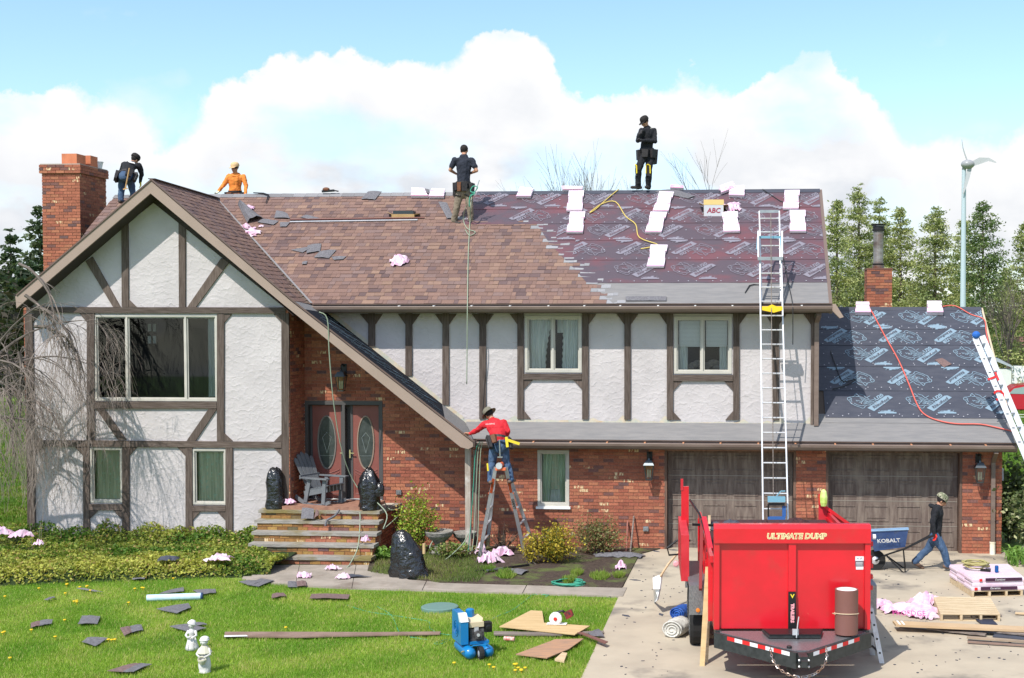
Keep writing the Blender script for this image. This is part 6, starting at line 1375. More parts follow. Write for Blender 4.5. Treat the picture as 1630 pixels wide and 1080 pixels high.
# load of torn-off shingles
def crumple(name, c, w_, d_, h_, m, parent=None, seed=1, rot=0.0, nx=9, ny=7, nrm=None, ex=None, rough=1.0, arch=1.0, th=.006, jag=.25):
    """a creased sheet: grid with noise folds, real thickness"""
    rg = random.Random(seed); vs = []; c = Vector(c); ez = nrm or Vector((0, 0, 1)); ex = (ex or Vector((1, 0, 0))); ex = (ex - ez * ex.dot(ez)).normalized(); ey = ez.cross(ex); ex, ey = ex * math.cos(rot) + ey * math.sin(rot), ey * math.cos(rot) - ex * math.sin(rot)
    ed = [rg.uniform(1 - jag, 1) for _ in range(2 * (nx + ny))]
    for j in range(ny):
        for i in range(nx):
            a, b = i / (nx - 1) * 2 - 1, j / (ny - 1) * 2 - 1; sx = ed[j] ; sy = ed[ny + i]
            z = h_ * (arch * (1 - a * a) * (1 - b * b) * .7 + rough * (.55 * abs(mnoise.noise(Vector((a * 2.1 + seed, b * 2.1, seed)))) + .35 * abs(mnoise.noise(Vector((a * 4.5, b * 4.5 + seed, 0))))))
            vs.append(c + ex * a * w_ / 2 * sx + ey * b * d_ / 2 * sy + ez * (z + .004))
    fs = [(j * nx + i, j * nx + i + 1, (j + 1) * nx + i + 1, (j + 1) * nx + i) for j in range(ny - 1) for i in range(nx - 1)]; n = len(vs); k = M(); k.add(vs + [v - ez * th for v in vs], fs + [tuple(n + q for q in f[::-1]) for f in fs])
    bd = [i for i in range(nx)] + [j * nx + nx - 1 for j in range(1, ny)] + [(ny - 1) * nx + i for i in range(nx - 2, -1, -1)] + [j * nx for j in range(ny - 2, 0, -1)]
    k.f.extend([(bd[i], n + bd[i], n + bd[(i + 1) % len(bd)], bd[(i + 1) % len(bd)]) for i in range(len(bd))]); k.mi.extend([0] * len(bd))
    return k.build(name, m, parent, smooth=False)
m_oldr = mat('torn_shingle_red', (.075, .025, .025), .95, col2=(.04, .02, .022), ns=20); m_oldg = mat('torn_shingle_grey', (.17, .165, .175), .95, col2=(.11, .105, .115), ns=30, bump=.003, bs=120); m_oldb = mat('torn_shingle_back', (.06, .065, .085), .9)
m_oldbr = mat('torn_shingle_brown', (.20, .13, .12), .95, col2=(.13, .085, .08), ns=30, bump=.003, bs=120)
labs = ['dark red torn shingle mounded in the trailer below the tall ladder', 'torn shingle heap in the trailer right of the ladder foot', 'slate blue torn sheet in the trailer load, left half', 'torn shingle flap lying low at the left of the trailer load', 'torn dark red shingle near the middle of the trailer load', 'torn shingle scrap at the right end of the dark red load']
for i, (x, y, w_, d_, h_, m) in enumerate(((-.12, 3.0, .40, .5, .20, m_oldr), (.42, 3.0, .55, .5, .24, m_oldr), (-.60, 3.1, .50, .6, .17, m_oldb), (-.86, 3.1, .35, .5, .15, m_oldb), (.12, 2.9, .35, .4, .16, m_oldr), (.68, 3.0, .40, .4, .15, m_oldr))):
    tag(crumple('torn_shingle', TP(x, y, ZS_ - .13), w_, d_, h_, m, None, 50 + i, .3 * i), labs[i], 'torn shingle', 'torn shingles heaped in the trailer')
k = TM(); k.box((-HW + .04, .12, ZS_ - .55), (HW - .04, LN - .1, ZS_ - .12)); tag(k.build('shingle_rubble', m_oldr, None, world=False, kind='stuff'), 'compacted load of old shingles filling the red trailer', 'rubble')
k = TM(); k.bar((-.98, 3.0, ZS_ - .15), (-.98, 3.05, ZS_ + .12), .04, .05, (0, 1, 0)); tag(k.build('wood_scrap', m_wood), 'short pale stick standing up in the trailer load', 'wood scrap')
# hi-vis jacket on the right rear post
k = M(); c = P(1311, 806, 21.65)
k.lathe(c, [(.045, 0), (.06, .06), (.065, .15), (.05, .24), (.02, .28)], 9); ob = k.build('hi_vis_vest', mat('hi_vis', (.45, .62, .10), .7, col2=(.60, .75, .25), ns=9), None); tag(ob, 'lime hi-vis garment hung on the right rear post of the red trailer', 'vest')
# coil drum on the deck plate
c = TP(.70, -.30, zf + .01); t = thing('coil_stock_roll', 'standing roll of brown metal coil stock tied with a cord on the trailer nose', 'metal roll', c)
m_coil = mat('coil_brown', (.19, .085, .07), .45, col2=(.17, .075, .06), ns=3); k = M(); k.lathe(c, [(.148, 0), (.155, .005), (.155, .60), (.135, .60), (.135, .02)], 32, caps=False); k.build('roll', m_coil, t, smooth=False)
k = M(); k.lathe(c, [(.134, .58), (.134, .598), (.0, .597)], 28, caps=False); k.build('inner_face', m_white, t)
k = M(); k.tube([c + Vector((math.cos(a) * .160, math.sin(a) * .160, .275 - .02 * math.sin(a))) for a in np.linspace(0, 6.283, 25)[:-1]], .007, 6, closed=True); k.tube([c + Vector((-.15, -.06, .27)), c + Vector((-.19, -.07, .285))], .006, 5); k.build('cord', mat('cord_tan', (.55, .42, .28), .8), t)
# boards leaning on the trailer's left side, block underneath
a0 = G(1117, 1062); b0 = P(1125, 903, a0.y + .35); k = M(); k.prism([a0 + Vector((-.03, 0, .003)), a0 + Vector((.04, 0, .003)), b0 + Vector((.04, 0, 0)), b0 + Vector((-.02, 0, 0))], (0, .03, 0)); tag(k.build('plywood_offcut', m_pine), 'tall narrow plywood offcut leaning on the left of the red trailer', 'plywood')
a0 = G(1119, 1058) + Vector((.02, .06, 0)); k = M(); k.prism([a0, a0 + Vector((.05, 0, 0)), P(1132, 938, a0.y + .3), P(1126, 935, a0.y + .3)], (0, .02, 0)); tag(k.build('plywood_offcut', m_wood), 'thin wood strip behind the tall leaning plywood offcut', 'plywood')
k = M(); k.bar(G(1108, 1014) + Vector((0, 0, .03)), G(1145, 1017) + Vector((0, 0, .03)), .09, .06); tag(k.build('wood_block', m_wood), 'short timber under the left front of the red trailer', 'timber')
k = M(); k.bar(G(1222, 1078) + Vector((0, 0, .01)), G(1320, 1078) + Vector((0, 0, .01)), .02, .015); tag(k.build('wood_strip', m_wood), 'thin stick on the concrete under the trailer jack', 'timber')

# ------------------------------------------------------------------ ladders
def ladder(name, label, rails, rung_ts, m=m_alu, w_=.028, d_=.075, rungr=.016, mid=None, parent=None):
    """rails: two (bottom, top) pairs; rung_ts fractions"""
    (a0, a1), (b0, b1) = rails; t = parent or thing(name, label, 'ladder', (a0 + b0) / 2); ax = (b0 - a0).normalized()
    for p, q in rails:
        k = M(); dd = (q - p).normalized(); dep = dd.cross(ax).normalized(); k.obox((p + q) / 2, dd * (q - p).length / 2, ax * w_ / 2, dep * d_ / 2); k.build('rail', m, t)
    for s in rung_ts:
        k = M(); k.tube([a0.lerp(a1, s), b0.lerp(b1, s)], rungr, 6); k.build('rung', m, t)
    return t
# tall extension ladder: foot between trailer and garage, lying on the main eave
YB = 24.75; bl, br = P(1215.5, 910, YB), P(1256.5, 910, YB); bl.z = br.z = 0
tl, trr = P(1209.5, 412, 26.72), P(1243.5, 412, 26.72)
L_ = (tl - bl).length; ld = ladder('extension_ladder', 'tall silver extension ladder rising from behind the trailer over the upper eave', ((bl, tl), (br, trr)), [i * .305 / L_ for i in range(1, int(L_ / .305))])
dirl = (tl - bl).normalized(); off = dirl.cross(Vector((1, 0, 0))).normalized(); off = off if off.y > 0 else -off
u0a, u0b = bl.lerp(tl, .86) + off * .08 + Vector((.03, 0, 0)), br.lerp(trr, .86) + off * .08 - Vector((.03, 0, 0)); tpl, tpr = P(1208.5, 337, 27.15) , P(1240.5, 337, 27.15)
Lu = (tpl - u0a).length
for p, q in ((u0a, tpl), (u0b, tpr)): k = M(); dd = (q - p).normalized(); k.obox((p + q) / 2, dd * (q - p).length / 2, Vector((.012, 0, 0)), dd.cross(Vector((1, 0, 0))) * .03); k.build('rail', m_alu, ld)
for i in range(1, int(Lu / .305) + 1): s = i * .305 / Lu; k = M(); k.tube([u0a.lerp(tpl, s), u0b.lerp(tpr, s)], .014, 6); k.build('rung', m_alu, ld)
k = M(); k.bar(tpl, tpr, .05, .06); k.build('top_bar', m_steel, ld)
m_lb = mat('pale_blue_paint', (.16, .34, .44), .5)
k = M(); a, b = P(1207, 378, 26.95), P(1243, 378, 26.95); k.bar(a, b, .05, .05); k.bar(a, P(1206, 398, 26.8), .05, .04); k.bar(b, P(1245, 398, 26.8), .05, .04); k.build('hoist_bracket', m_lb, ld)
k = M(); a, b = P(1206, 412, 26.62), P(1246, 412, 26.62); k.bar(a, b, .05, .07); k.bar(P(1207, 368, 26.85), P(1207, 410, 26.64), .03, .03); k.bar(P(1245, 368, 26.85), P(1245, 410, 26.64), .03, .03); k.build('stabiliser', m_steel, ld)
k = M(); k.prism([P(1213, 488, 26.05), P(1222, 488, 26.05), P(1229, 485, 26.05), P(1236, 488, 26.05), P(1246, 488, 26.05), P(1246, 494, 26.05), P(1232, 498, 26.05), P(1213, 494, 26.05)], (0, .12, 0)); k.build('yellow_bracket', mat('bracket_yellow', (.85, .55, .02), .5), ld)
k = M(); k.tube([P(1227, 340, 26.98), P(1228, 500, 26.0), P(1230, 650, 25.5), P(1231, 800, 25.0)], .009, 5); k.build('pull_cord', m_oldw, ld)
k = M(); a, b = P(1222, 795, 24.95), P(1250, 795, 24.95); k.bar(a, b, .14, .10); k.bar(P(1236, 790, 24.9), P(1243, 782, 24.9), .02, .02); k.bar(P(1243, 782, 24.9), P(1250, 782, 24.9), .02, .02); k.build('hoist_carriage', m_lb, ld)
k = M(); a, b = P(1223, 803, 24.9), P(1249, 803, 24.9); k.bar(a, b, .05, .05); k.bar(a, P(1223, 824, 24.9), .04, .03); k.build('hoist_motor', m_black, ld)
k = M(); k.bar(P(1248, 806, 24.95), P(1248, 822, 24.95), .07, .07); k.bar(P(1222, 826, 24.9), P(1250, 826, 24.9), .08, .08); k.build('hoist_base', mat('deep_blue_paint', (.03, .10, .30), .5), ld)
# right ladder lying on the garage rake, red hand-painted letters
a1, a0 = P(1552, 538, 26.75), P(1640, 745, 25.9); b1, b0 = P(1563, 535, 26.98), P(1652, 745, 26.15)
t = thing('extension_ladder', 'silver ladder at the right roof end with two red painted letters on its rail', 'ladder', a0)
for p, q in ((a0, a1), (b0, b1)):
    k = M(); dd = (q - p).normalized(); sd_ = Vector((0, -1, 0)); ww = dd.cross(Vector((0, 1, 0))).normalized(); k.obox((p + q) / 2, dd * (q - p).length / 2, ww * .055, Vector((0, .014, 0))); k.build('rail', m_alu, t)
    k = M(); ed = (p + q) / 2; k.obox(ed + ww * .05 - Vector((0, .016, 0)), dd * (q - p).length / 2, ww * .008, Vector((0, .012, 0))); k.obox(ed - ww * .05 - Vector((0, .016, 0)), dd * (q - p).length / 2, ww * .008, Vector((0, .012, 0))); k.build('flange', m_alu, t)
La = (a1 - a0).length
for i in range(9):
    s = .06 + i * .305 / La
    if s > 1: break
    p, q = a1.lerp(a0, s), b1.lerp(b0, s); k = M(); k.tube([p - Vector((0, .02, 0)), q], .018, 7); k.build('rung', m_steel, t)
    k = M(); k.lathe(p - Vector((.018, .015, 0)), [(.012, 0), (.012, .003)], 7, axis=(0, -1, 0)); k.lathe(p + Vector((.018, -.015, 0)), [(.012, 0), (.012, .003)], 7, axis=(0, -1, 0)); k.build('rung_end', m_black, t)
ea = (a0 - a1).normalized(); upv = Vector((ea.z, 0, -ea.x)) * -1
for ch_, s in (('T', .42), ('C', .60)): text_mesh(ch_, .30, mat('red_marker', (.60, .02, .02), .6), 'painted_letter', t, a1.lerp(a0, s * .75) - Vector((0, .03, 0)), Vector((-ea.z, 0, ea.x)) * -1 if ch_ == 'C' else ea, (Vector((ea.x, 0, ea.z)) * -1 if ch_ == 'C' else Vector((-ea.z, 0, ea.x))), .004, bold=.008)
k = M(); k.ball(a1 + Vector((.02, -.02, .06)), .085, 9, 7, (1, .7, .9)); k.build('rail_mitt', mat('blue_foam', (.02, .12, .45), .7), t)
# folding ladder
m_orng = mat('hinge_orange', (.75, .16, .06), .5)
hY = 25.05; hc = P(797, 742, hY); t = thing('folding_ladder', 'silver and orange folding ladder standing open under the man in red', 'ladder', (hc.x, hY, 0))
def leg_pair(u_top, u_bot_f, v_bot_f, u_bot_b, v_bot_b, nr, sgn):
    a1 = P(u_top, 744, hY - .12); b1 = P(u_top + 1 * sgn, 744, hY + .16); a0 = G(u_bot_f, v_bot_f); b0 = G(u_bot_b, v_bot_b)
    for p, q in ((a0, a1), (b0, b1)):
        k = M(); dd = (q - p).normalized(); ww = dd.cross(Vector((0, 1, 0))).normalized(); k.obox((p + q) / 2, dd * (q - p).length / 2, ww * .035, Vector((0, .014, 0))); k.build('rail', m_alu, t)
    for i in range(1, nr + 1): s = i / (nr + .6); k = M(); k.bar(a0.lerp(a1, s), b0.lerp(b1, s), .05, .022); k.build('rung', m_alu, t); 
    for s in (.55, .72): k = M(); p = a0.lerp(a1, s); k.bar(p - Vector((sgn * -.04, .02, 0)), p + Vector((sgn * .05, -.02, 0)), .03, .03); k.build('lock_knob', m_orng, t)
    dd = (a1 - a0).normalized(); c_ = a0.lerp(a1, .80) - Vector((0, .017, 0)); ww = dd.cross(Vector((0, 1, 0))).normalized()
    k = M(); k.add([c_ - dd * .17 - ww * .028, c_ - dd * .17 + ww * .028, c_ + dd * .17 + ww * .028, c_ + dd * .17 - ww * .028], [(0, 1, 2, 3), (3, 2, 1, 0)]); k.build('decal', m_orng, t)
    return a0, a1
a0, a1 = leg_pair(789, 763, 888, 776, 872, 5, -1); a0r, a1r = leg_pair(805, 836, 886, 850, 870, 5, 1)
dd = (a0r - a1r).normalized(); text_mesh('GIANT', .085, m_black, 'lettering', t, a0r.lerp(a1r, .60) - Vector((0, .018, 0)), dd, Vector((-dd.z, 0, dd.x)), .003, bold=.002)
k = M(); k.lathe(hc + Vector((0, -.16, .02)), [(.05, 0), (.05, .30), (.02, .32)], 14, axis=(0, 1, 0)); k.bar(P(789, 747, hY - .13), P(805, 747, hY - .13), .06, .05); k.build('hinge', m_orng, t)
k = M(); k.lathe(hc + Vector((0, -.19, .02)), [(.065, 0), (.065, .03)], 14, axis=(0, 1, 0)); k.build('hinge_cover', m_alu, t)
# ladder section leaning on the right side of the trailer
p0, p1 = G(1404, 1057), P(1386, 968, 18.25); q0, q1 = G(1389, 1044), P(1384, 965, 18.5)
t = thing('short_ladder', 'worn aluminium ladder leaning on the right side of the red trailer', 'ladder', p0)
for a, b in ((p0, p1), (q0, q1)):
    k = M(); dd = (b - a).normalized(); k.obox((a + b) / 2, dd * (b - a).length / 2, Vector((.035, 0, 0)), Vector((0, .018, 0))); k.build('rail', m_alu, t)
for s in (.2, .45, .7, .92): k = M(); k.tube([p0.lerp(p1, s) - Vector((0, .025, 0)), q0.lerp(q1, s)], .016, 6); k.build('rung', m_black, t)
k = M(); c_ = p0.lerp(p1, .42) - Vector((0, .021, 0)); k.bar(c_ - (p1 - p0).normalized() * .1, c_ + (p1 - p0).normalized() * .1, .03, .002, (0, 1, 0)); k.build('label_sticker', m_wt, t)

# ------------------------------------------------------------------ wheelbarrow
wc = P(1393, 884, 25.05); t = thing('wheelbarrow', 'blue steel wheelbarrow with dark wheel, half hidden behind the red trailer', 'wheelbarrow', (wc.x, 25.05, 0))
m_wb = mat('tray_blue', (.035, .075, .21), .5, col2=(.06, .11, .25), ns=5, col3=(.10, .11, .13), n3s=5, t3=(.6, .8))
def WB(u, v, dy=0): return P(u, v, 25.05 + dy)
o_ = [WB(1378, 846, -.33), WB(1446, 843, -.33), WB(1446, 841, .33), WB(1378, 844, .33)]; i_ = [WB(1392, 878, -.17), WB(1441, 871, -.20), WB(1441, 870, .20), WB(1392, 877, .17)]
k = M(); n_ = 4; k.add(o_ + i_, [(0, 1, 5, 4), (1, 2, 6, 5), (2, 3, 7, 6), (3, 0, 4, 7), (4, 5, 6, 7)]); ii = [p + Vector((0, 0, .006)) + ((i_[0] + i_[2]) / 2 - p) * .02 for p in o_ + i_]; k.add(ii, [(0, 4, 5, 1), (1, 5, 6, 2), (2, 6, 7, 3), (3, 7, 4, 0), (7, 6, 5, 4)]); k.build('tray', m_wb, t)
k = M(); k.tube(o_, .016, 6, closed=True); k.build('tray_rim', mat('rim_pale_blue', (.22, .34, .48), .5), t)
d1 = (i_[1] - i_[0]); text_mesh('KOBALT', .115, m_white, 'lettering', t, (o_[0] + o_[1] + i_[0] + i_[1]) / 4 + Vector((0, -.02, -.01)), (o_[1] - o_[0]).normalized(), ((o_[0] + o_[1]) / 2 - (i_[0] + i_[1]) / 2).normalized(), .014, bold=.003)
k = M(); c_ = Vector((wc.x, 25.0, .20)); k.lathe(c_, [(.11, 0), (.19, .0), (.20, .03), (.20, .07), (.19, .10), (.11, .10)], 22, axis=(0, 1, 0)); wh = k.build('wheel', m_tyre, t); k = M(); k.lathe(c_, [(.03, -.02), (.10, .01), (.115, .02), (.115, .08)], 14, axis=(0, 1, 0)); k.build('rim', m_alu, wh)
for s, hnd in ((-.24, (1487.5, 852)), (.24, (1487, 850))):
    k = M(); k.tube([Vector((wc.x, 25.05 + s * .35, .20)), WB(1415, 882, s * .8), WB(1440, 874, s), WB(hnd[0] - 8, hnd[1] + 3, s)], .018, 7); k.build('handle_tube', m_black, t); k = M(); k.tube([WB(hnd[0] - 9, hnd[1] + 3.3, s), WB(hnd[0] + 1, hnd[1], s)], .022, 7); k.build('grip', m_black, t)
    a = WB(1438, 876, s * .9); b = Vector((WB(1441, 903, s).x, 25.05 + s, .02)); k = M(); k.tube([a, b, b + Vector((-.05, 0, .0)), WB(1410, 884, s * .7)], .014, 6); k.build('leg', m_black, t)
# ------------------------------------------------------------------ compressor
cc = G(758, 1046); yaw = R(-22); t = thing('air_compressor', 'blue twin-tank gas air compressor with a single front wheel on the lawn', 'compressor', cc); ry = Matrix.Rotation(R(28), 3, 'Z')
m_cb = mat('compressor_blue', (.004, .17, .42), .35, spec=.5, coat=.3)
def CP(x, y, z): return cc + ry @ (Vector((x, y, z)) * .78)
class CM(M):
    def add(s, vs, fs): return M.add(s, [tuple(CP(*v)) for v in vs], fs)
for x in (-.17, .17):
    k = CM(); k.lathe((x, -.22, .13), [(.0, -.06), (.07, -.045), (.105, .0), (.11, .03), (.11, .72), (.105, .75), (.07, .80), (.0, .815)], 16, axis=(0, 1, 0), caps=False); k.build('tank', m_cb, t, smooth=True)
k = CM(); k.prism([(-.30, -.05, .26), (-.30, .56, .26), (-.30, .56, .80), (-.30, .08, .80), (-.30, -.05, .68)], (.14, 0, 0)); k.build('belt_guard', m_cb, t)
k = CM(); k.prism([(-.303, -.06, .675), (-.303, -.05, .69), (-.303, .08, .81), (-.303, .16, .81), (-.303, .05, .66)], (.148, 0, 0)); k.build('guard_label', mat('label_pale', (.62, .68, .72), .5), t)
k = CM()
for r_ in (.05, .10, .15): k.tube([(-.304, .27 + math.cos(a) * r_, .50 + math.sin(a) * r_) for a in np.linspace(0, 6.283, 17)[:-1]], .005, 4, closed=True)
k.build('guard_vent', mat('vent_blue', (.003, .10, .27), .5), t)
k = CM(); k.box((-.13, -.02, .24), (.24, .50, .29)); k.build('base_plate', m_cb, t)
k = CM(); k.box((-.10, .02, .29), (.16, .34, .52)); k.box((-.02, -.06, .34), (.10, .02, .46)); k.lathe((.03, -.07, .42), [(.075, 0), (.075, .05), (.05, .06)], 12, axis=(0, 1, 0)); k.build('engine_block', mat('engine_dark', (.035, .033, .034), .5, col2=(.12, .11, .11), ns=30), t)
k = CM(); k.prism([(-.10, .02, .56), (.12, .02, .56), (.15, .06, .64), (.13, .32, .66), (-.10, .32, .66)], (0, 0, .06)); k.box((-.12, .0, .55), (.15, .34, .64)); k.build('fuel_tank', mat('fuel_tank_cream', (.60, .50, .33), .5), t)
k = CM(); k.box((.17, -.02, .44), (.30, .14, .62)); k.lathe((.23, -.02, .53), [(.05, 0), (.06, .02), (.03, .03)], 10, axis=(0, -1, 0)); k.build('air_filter', m_black, t)
k = CM(); k.lathe((-.03, .30, .64), [(.07, 0), (.08, .05), (.08, .18), (.05, .20)], 12); k.box((-.16, .26, .60), (-.04, .42, .72)); k.build('pump_head', m_cb, t)
k = CM(); k.box((-.03, .0, .46), (.05, .02, .56)); k.lathe((.02, -.075, .42), [(.03, 0), (.03, .015)], 10, axis=(0, -1, 0)); k.build('carburettor', m_alu, t)
k = CM(); k.lathe((-.035, -.28, .13), [(.06, 0), (.125, .0), (.13, .02), (.13, .06), (.125, .08), (.06, .08)], 18, axis=(1, 0, 0)); wh = k.build('wheel', m_tyre, t); k = CM(); k.lathe((-.035, -.28, .13), [(.02, -.01), (.06, .0), (.065, .03)], 12, axis=(1, 0, 0)); k.build('rim', m_alu, wh)
k = CM(); k.tube([(-.14, -.18, .24), (-.14, -.30, .29), (.14, -.30, .29), (.14, -.18, .24)], .013, 6); k.build('wheel_fork', m_cb, t)
k = CM(); k.tube([(-.26, -.17, .16), (-.30, -.20, .18), (-.34, -.21, .17)], .014, 6); k.build('valve', mat('valve_brass', (.65, .5, .2), .35, .8), t)
# ------------------------------------------------------------------ things on the roof
def rmain(u, v, l=0): return RM(u, v, l)
def bundle(quad, label, surf=RM, n=n_main, th=.045, grp='wrapped shingle bundles on the upper underlayment', notch=True, lift=.03):
    a, b, c, d = [surf(u, v, lift) for u, v in quad]; rg = random.Random(int(quad[0][0] * 7)); t = None
    def L(p, q, s): return p.lerp(q, s)
    k = M(); m_ = .5; w_ = .07 if notch else 0
    pts = [a, b, L(b, c, .28) , L(b, c, .30) + (a - b) * w_, L(b, c, .62) + (a - b) * w_ * .5, L(b, c, .66), c, d, L(a, d, .66) , L(a, d, .62) + (b - a) * w_, L(a, d, .30) + (b - a) * w_ * .4, L(a, d, .28)]
    o = thing('shingle_bundle', label, 'shingle bundle', (a + b + c + d) / 4, grp)
    vs = [p + n * (th + rg.uniform(-.004, .006)) for p in pts]; cc = sum(pts, Vector()) / 12 + n * (th + .012); N_ = 12
    k.add(vs + [cc] + pts, [((i + 1) % N_, N_, i) for i in range(N_)]); k.f.extend([(i, N_ + 1 + i, N_ + 1 + (i + 1) % N_, (i + 1) % N_) for i in range(N_)]); k.mi.extend([0] * N_)
    k.build('wrapper', m_wrap, o)
    for s, w2 in ((.30, .012), (.63, .012), (.97, .02)):
        k = M(); p, q = L(a, d, s), L(b, c, s); e = (d - a).normalized() * w2; nn = n * (th + .009); k.add([p + nn - e, q + nn - e, q + nn + e, p + nn + e], [(0, 3, 2, 1)]); k.build('fold_line', mat('pink_ink', (.70, .35, .50), .6), o)
    return o
for q, lab in ((((906, 308), (930, 308), (927, 340), (902, 340)), 'white wrapped bundle in the left column, upper one, beside the brown shingles'), (((908, 341.5), (932, 341.5), (928, 374), (902, 374)), 'white wrapped bundle in the left column, lower one, beside the brown shingles'),
             (((1050, 309), (1073, 310), (1064, 340.5), (1039, 340.5)), 'slanting white bundle just right below the man in black, upper one of two'), (((1036, 342), (1062, 342), (1053, 374), (1027, 374)), 'slanting white bundle right below another under the man in black'),
             (((1036, 394.5), (1063, 394.5), (1057, 429), (1030, 429)), 'single white bundle lowest on the wine-red underlayment, at a yellow hose end'), (((1149, 342), (1174, 341), (1178, 373), (1152, 374)), 'white bundle directly below the open carton and pink scraps'),
             (((1249, 307), (1273, 307), (1271, 337), (1246, 337)), 'white bundle near the right roof end, upper one, touching the ridge'), (((1257, 339), (1282, 339), (1283, 373), (1257, 373)), 'white bundle near the right roof end, lower one, right of the ladder top')):
    bundle(q, lab)
for q, lab in ((((1362, 487), (1383, 487), (1386, 504), (1361, 504)), 'white bundle on the low roof ridge just left of the brick flue chimney'), (((1475, 486), (1498, 486), (1501, 504), (1475, 504)), 'white bundle on the low roof ridge between the flue chimney and the turbine mast')):
    bundle(q, lab, RL, n_low, grp='wrapped shingle bundles on the garage ridge', th=.09)
for q, lab in ((((829, 303), (850, 305), (845, 318), (822, 318)), 'white bundle on the ridge between the tee-shirted man and the left column'), (((656, 304), (676, 305), (682, 317), (655, 317)), 'white bundle on the ridge under a grey flap, left of the tee-shirted man'), (((688, 305), (709, 306), (707, 318), (683, 318)), 'white bundle on the ridge next left of the tee-shirted man'),
             (((894, 301), (928, 302), (927, 307), (896, 307)), 'flat pink-edged bundle lying along the ridge above the left column'), (((1068, 299.5), (1088, 300.5), (1088, 304.5), (1067, 304)), 'thin white bundle end peeping over the ridge right of the man in black'), (((1146, 301), (1166, 294), (1172, 303), (1148, 312)), 'pink-white bundle tilted on the ridge above the open carton'), (((1162, 302), (1185, 300), (1185, 317), (1160, 316)), 'pink-white bundle on the ridge right of the tilted one')):
    bundle(q, lab, th=.06, grp='wrapped bundles along the main ridge', notch=False)
def crumple_on(u, v, w_, d_, h_, m, label, cat, name, surf, n, ex=None, seed=1, rot=0, grp=None, **kw):
    p = surf(u, v, .022) if surf in (RM, RL) else G(u, v); o = crumple(name, p, w_, d_, h_, m, None, seed, rot, nrm=n, ex=ex, **kw); return tag(o, label, cat, grp)
m_pk2 = mat('pink_plastic', (.66, .38, .52), .35, col2=(.70, .56, .64), ns=6, lo=.4, hi=.6, spec=.5)
def pinkr(u, v, w_, d_, lab, seed, rot=0, h_=.08): return crumple_on(u, v, w_, d_, h_, m_pk2, lab, 'plastic wrapper', 'torn_wrapper', RM, n_main, seed=seed, rot=rot, grp='torn pink wrappers on the roof', rough=1.3, jag=.5, nx=10, ny=8)
pinkr(636, 418, .50, .45, 'crumpled pink wrapper alone in the middle of the brown shingles', 61, .5, .12)
pinkr(403, 372, .45, .35, 'pink wrapper strip in the valley by the gable, lower one', 62, -.6); pinkr(398, 333, .35, .16, 'pink wrapper scrap above the grey flap at the valley', 63, -.4); pinkr(393, 363, .3, .18, 'thin pink wrapper tail on the valley line', 64, -.8)
pinkr(416, 362, .15, .1, 'tiny pink scrap right of the valley', 65, .2, .03); pinkr(1166, 333, .50, .5, 'ragged pink wrapper beside the open carton', 66, .3, .12); pinkr(1157, 305, .4, .25, 'loose pink plastic over the tilted ridge bundle', 67, .1, .10)
def sheet(quad, m, lab, surf=RM, n=n_main, lift=.03, name='loose_shingle', cat='shingle', grp='loose grey shingles on the brown roof', bend=.03, th=.006, seed=0):
    a, b, c, d = [surf(u, v, lift) if surf in (RM, RL) else surf(u, v) + Vector((0, 0, lift)) for u, v in quad]; k = M(); nx, ny = 5, 3; vs = []; rg = random.Random(seed + int(quad[0][0]))
    for j in range(ny + 1):
        for i in range(nx + 1):
            s, t_ = i / nx, j / ny; p = a.lerp(b, s).lerp(d.lerp(c, s), t_); vs.append(p + n * (bend * (4 * s * (1 - s)) * rg.uniform(.5, 1) + rg.uniform(0, .008)))
    fs = [(j * (nx + 1) + i, (j + 1) * (nx + 1) + i, (j + 1) * (nx + 1) + i + 1, j * (nx + 1) + i + 1) for j in range(ny) for i in range(nx)]; N_ = len(vs)
    k.add(vs + [v - n * th for v in vs], fs + [tuple(N_ + q for q in f[::-1]) for f in fs]); bd = [i for i in range(nx + 1)] + [j * (nx + 1) + nx for j in range(1, ny + 1)] + [ny * (nx + 1) + i for i in range(nx - 1, -1, -1)] + [j * (nx + 1) for j in range(ny - 1, 0, -1)]
    k.f.extend([(bd[i], bd[(i + 1) % len(bd)], N_ + bd[(i + 1) % len(bd)], N_ + bd[i]) for i in range(len(bd))]); k.mi.extend([0] * len(bd)); o = k.build(name, m, None); return tag(o, lab, cat, grp)
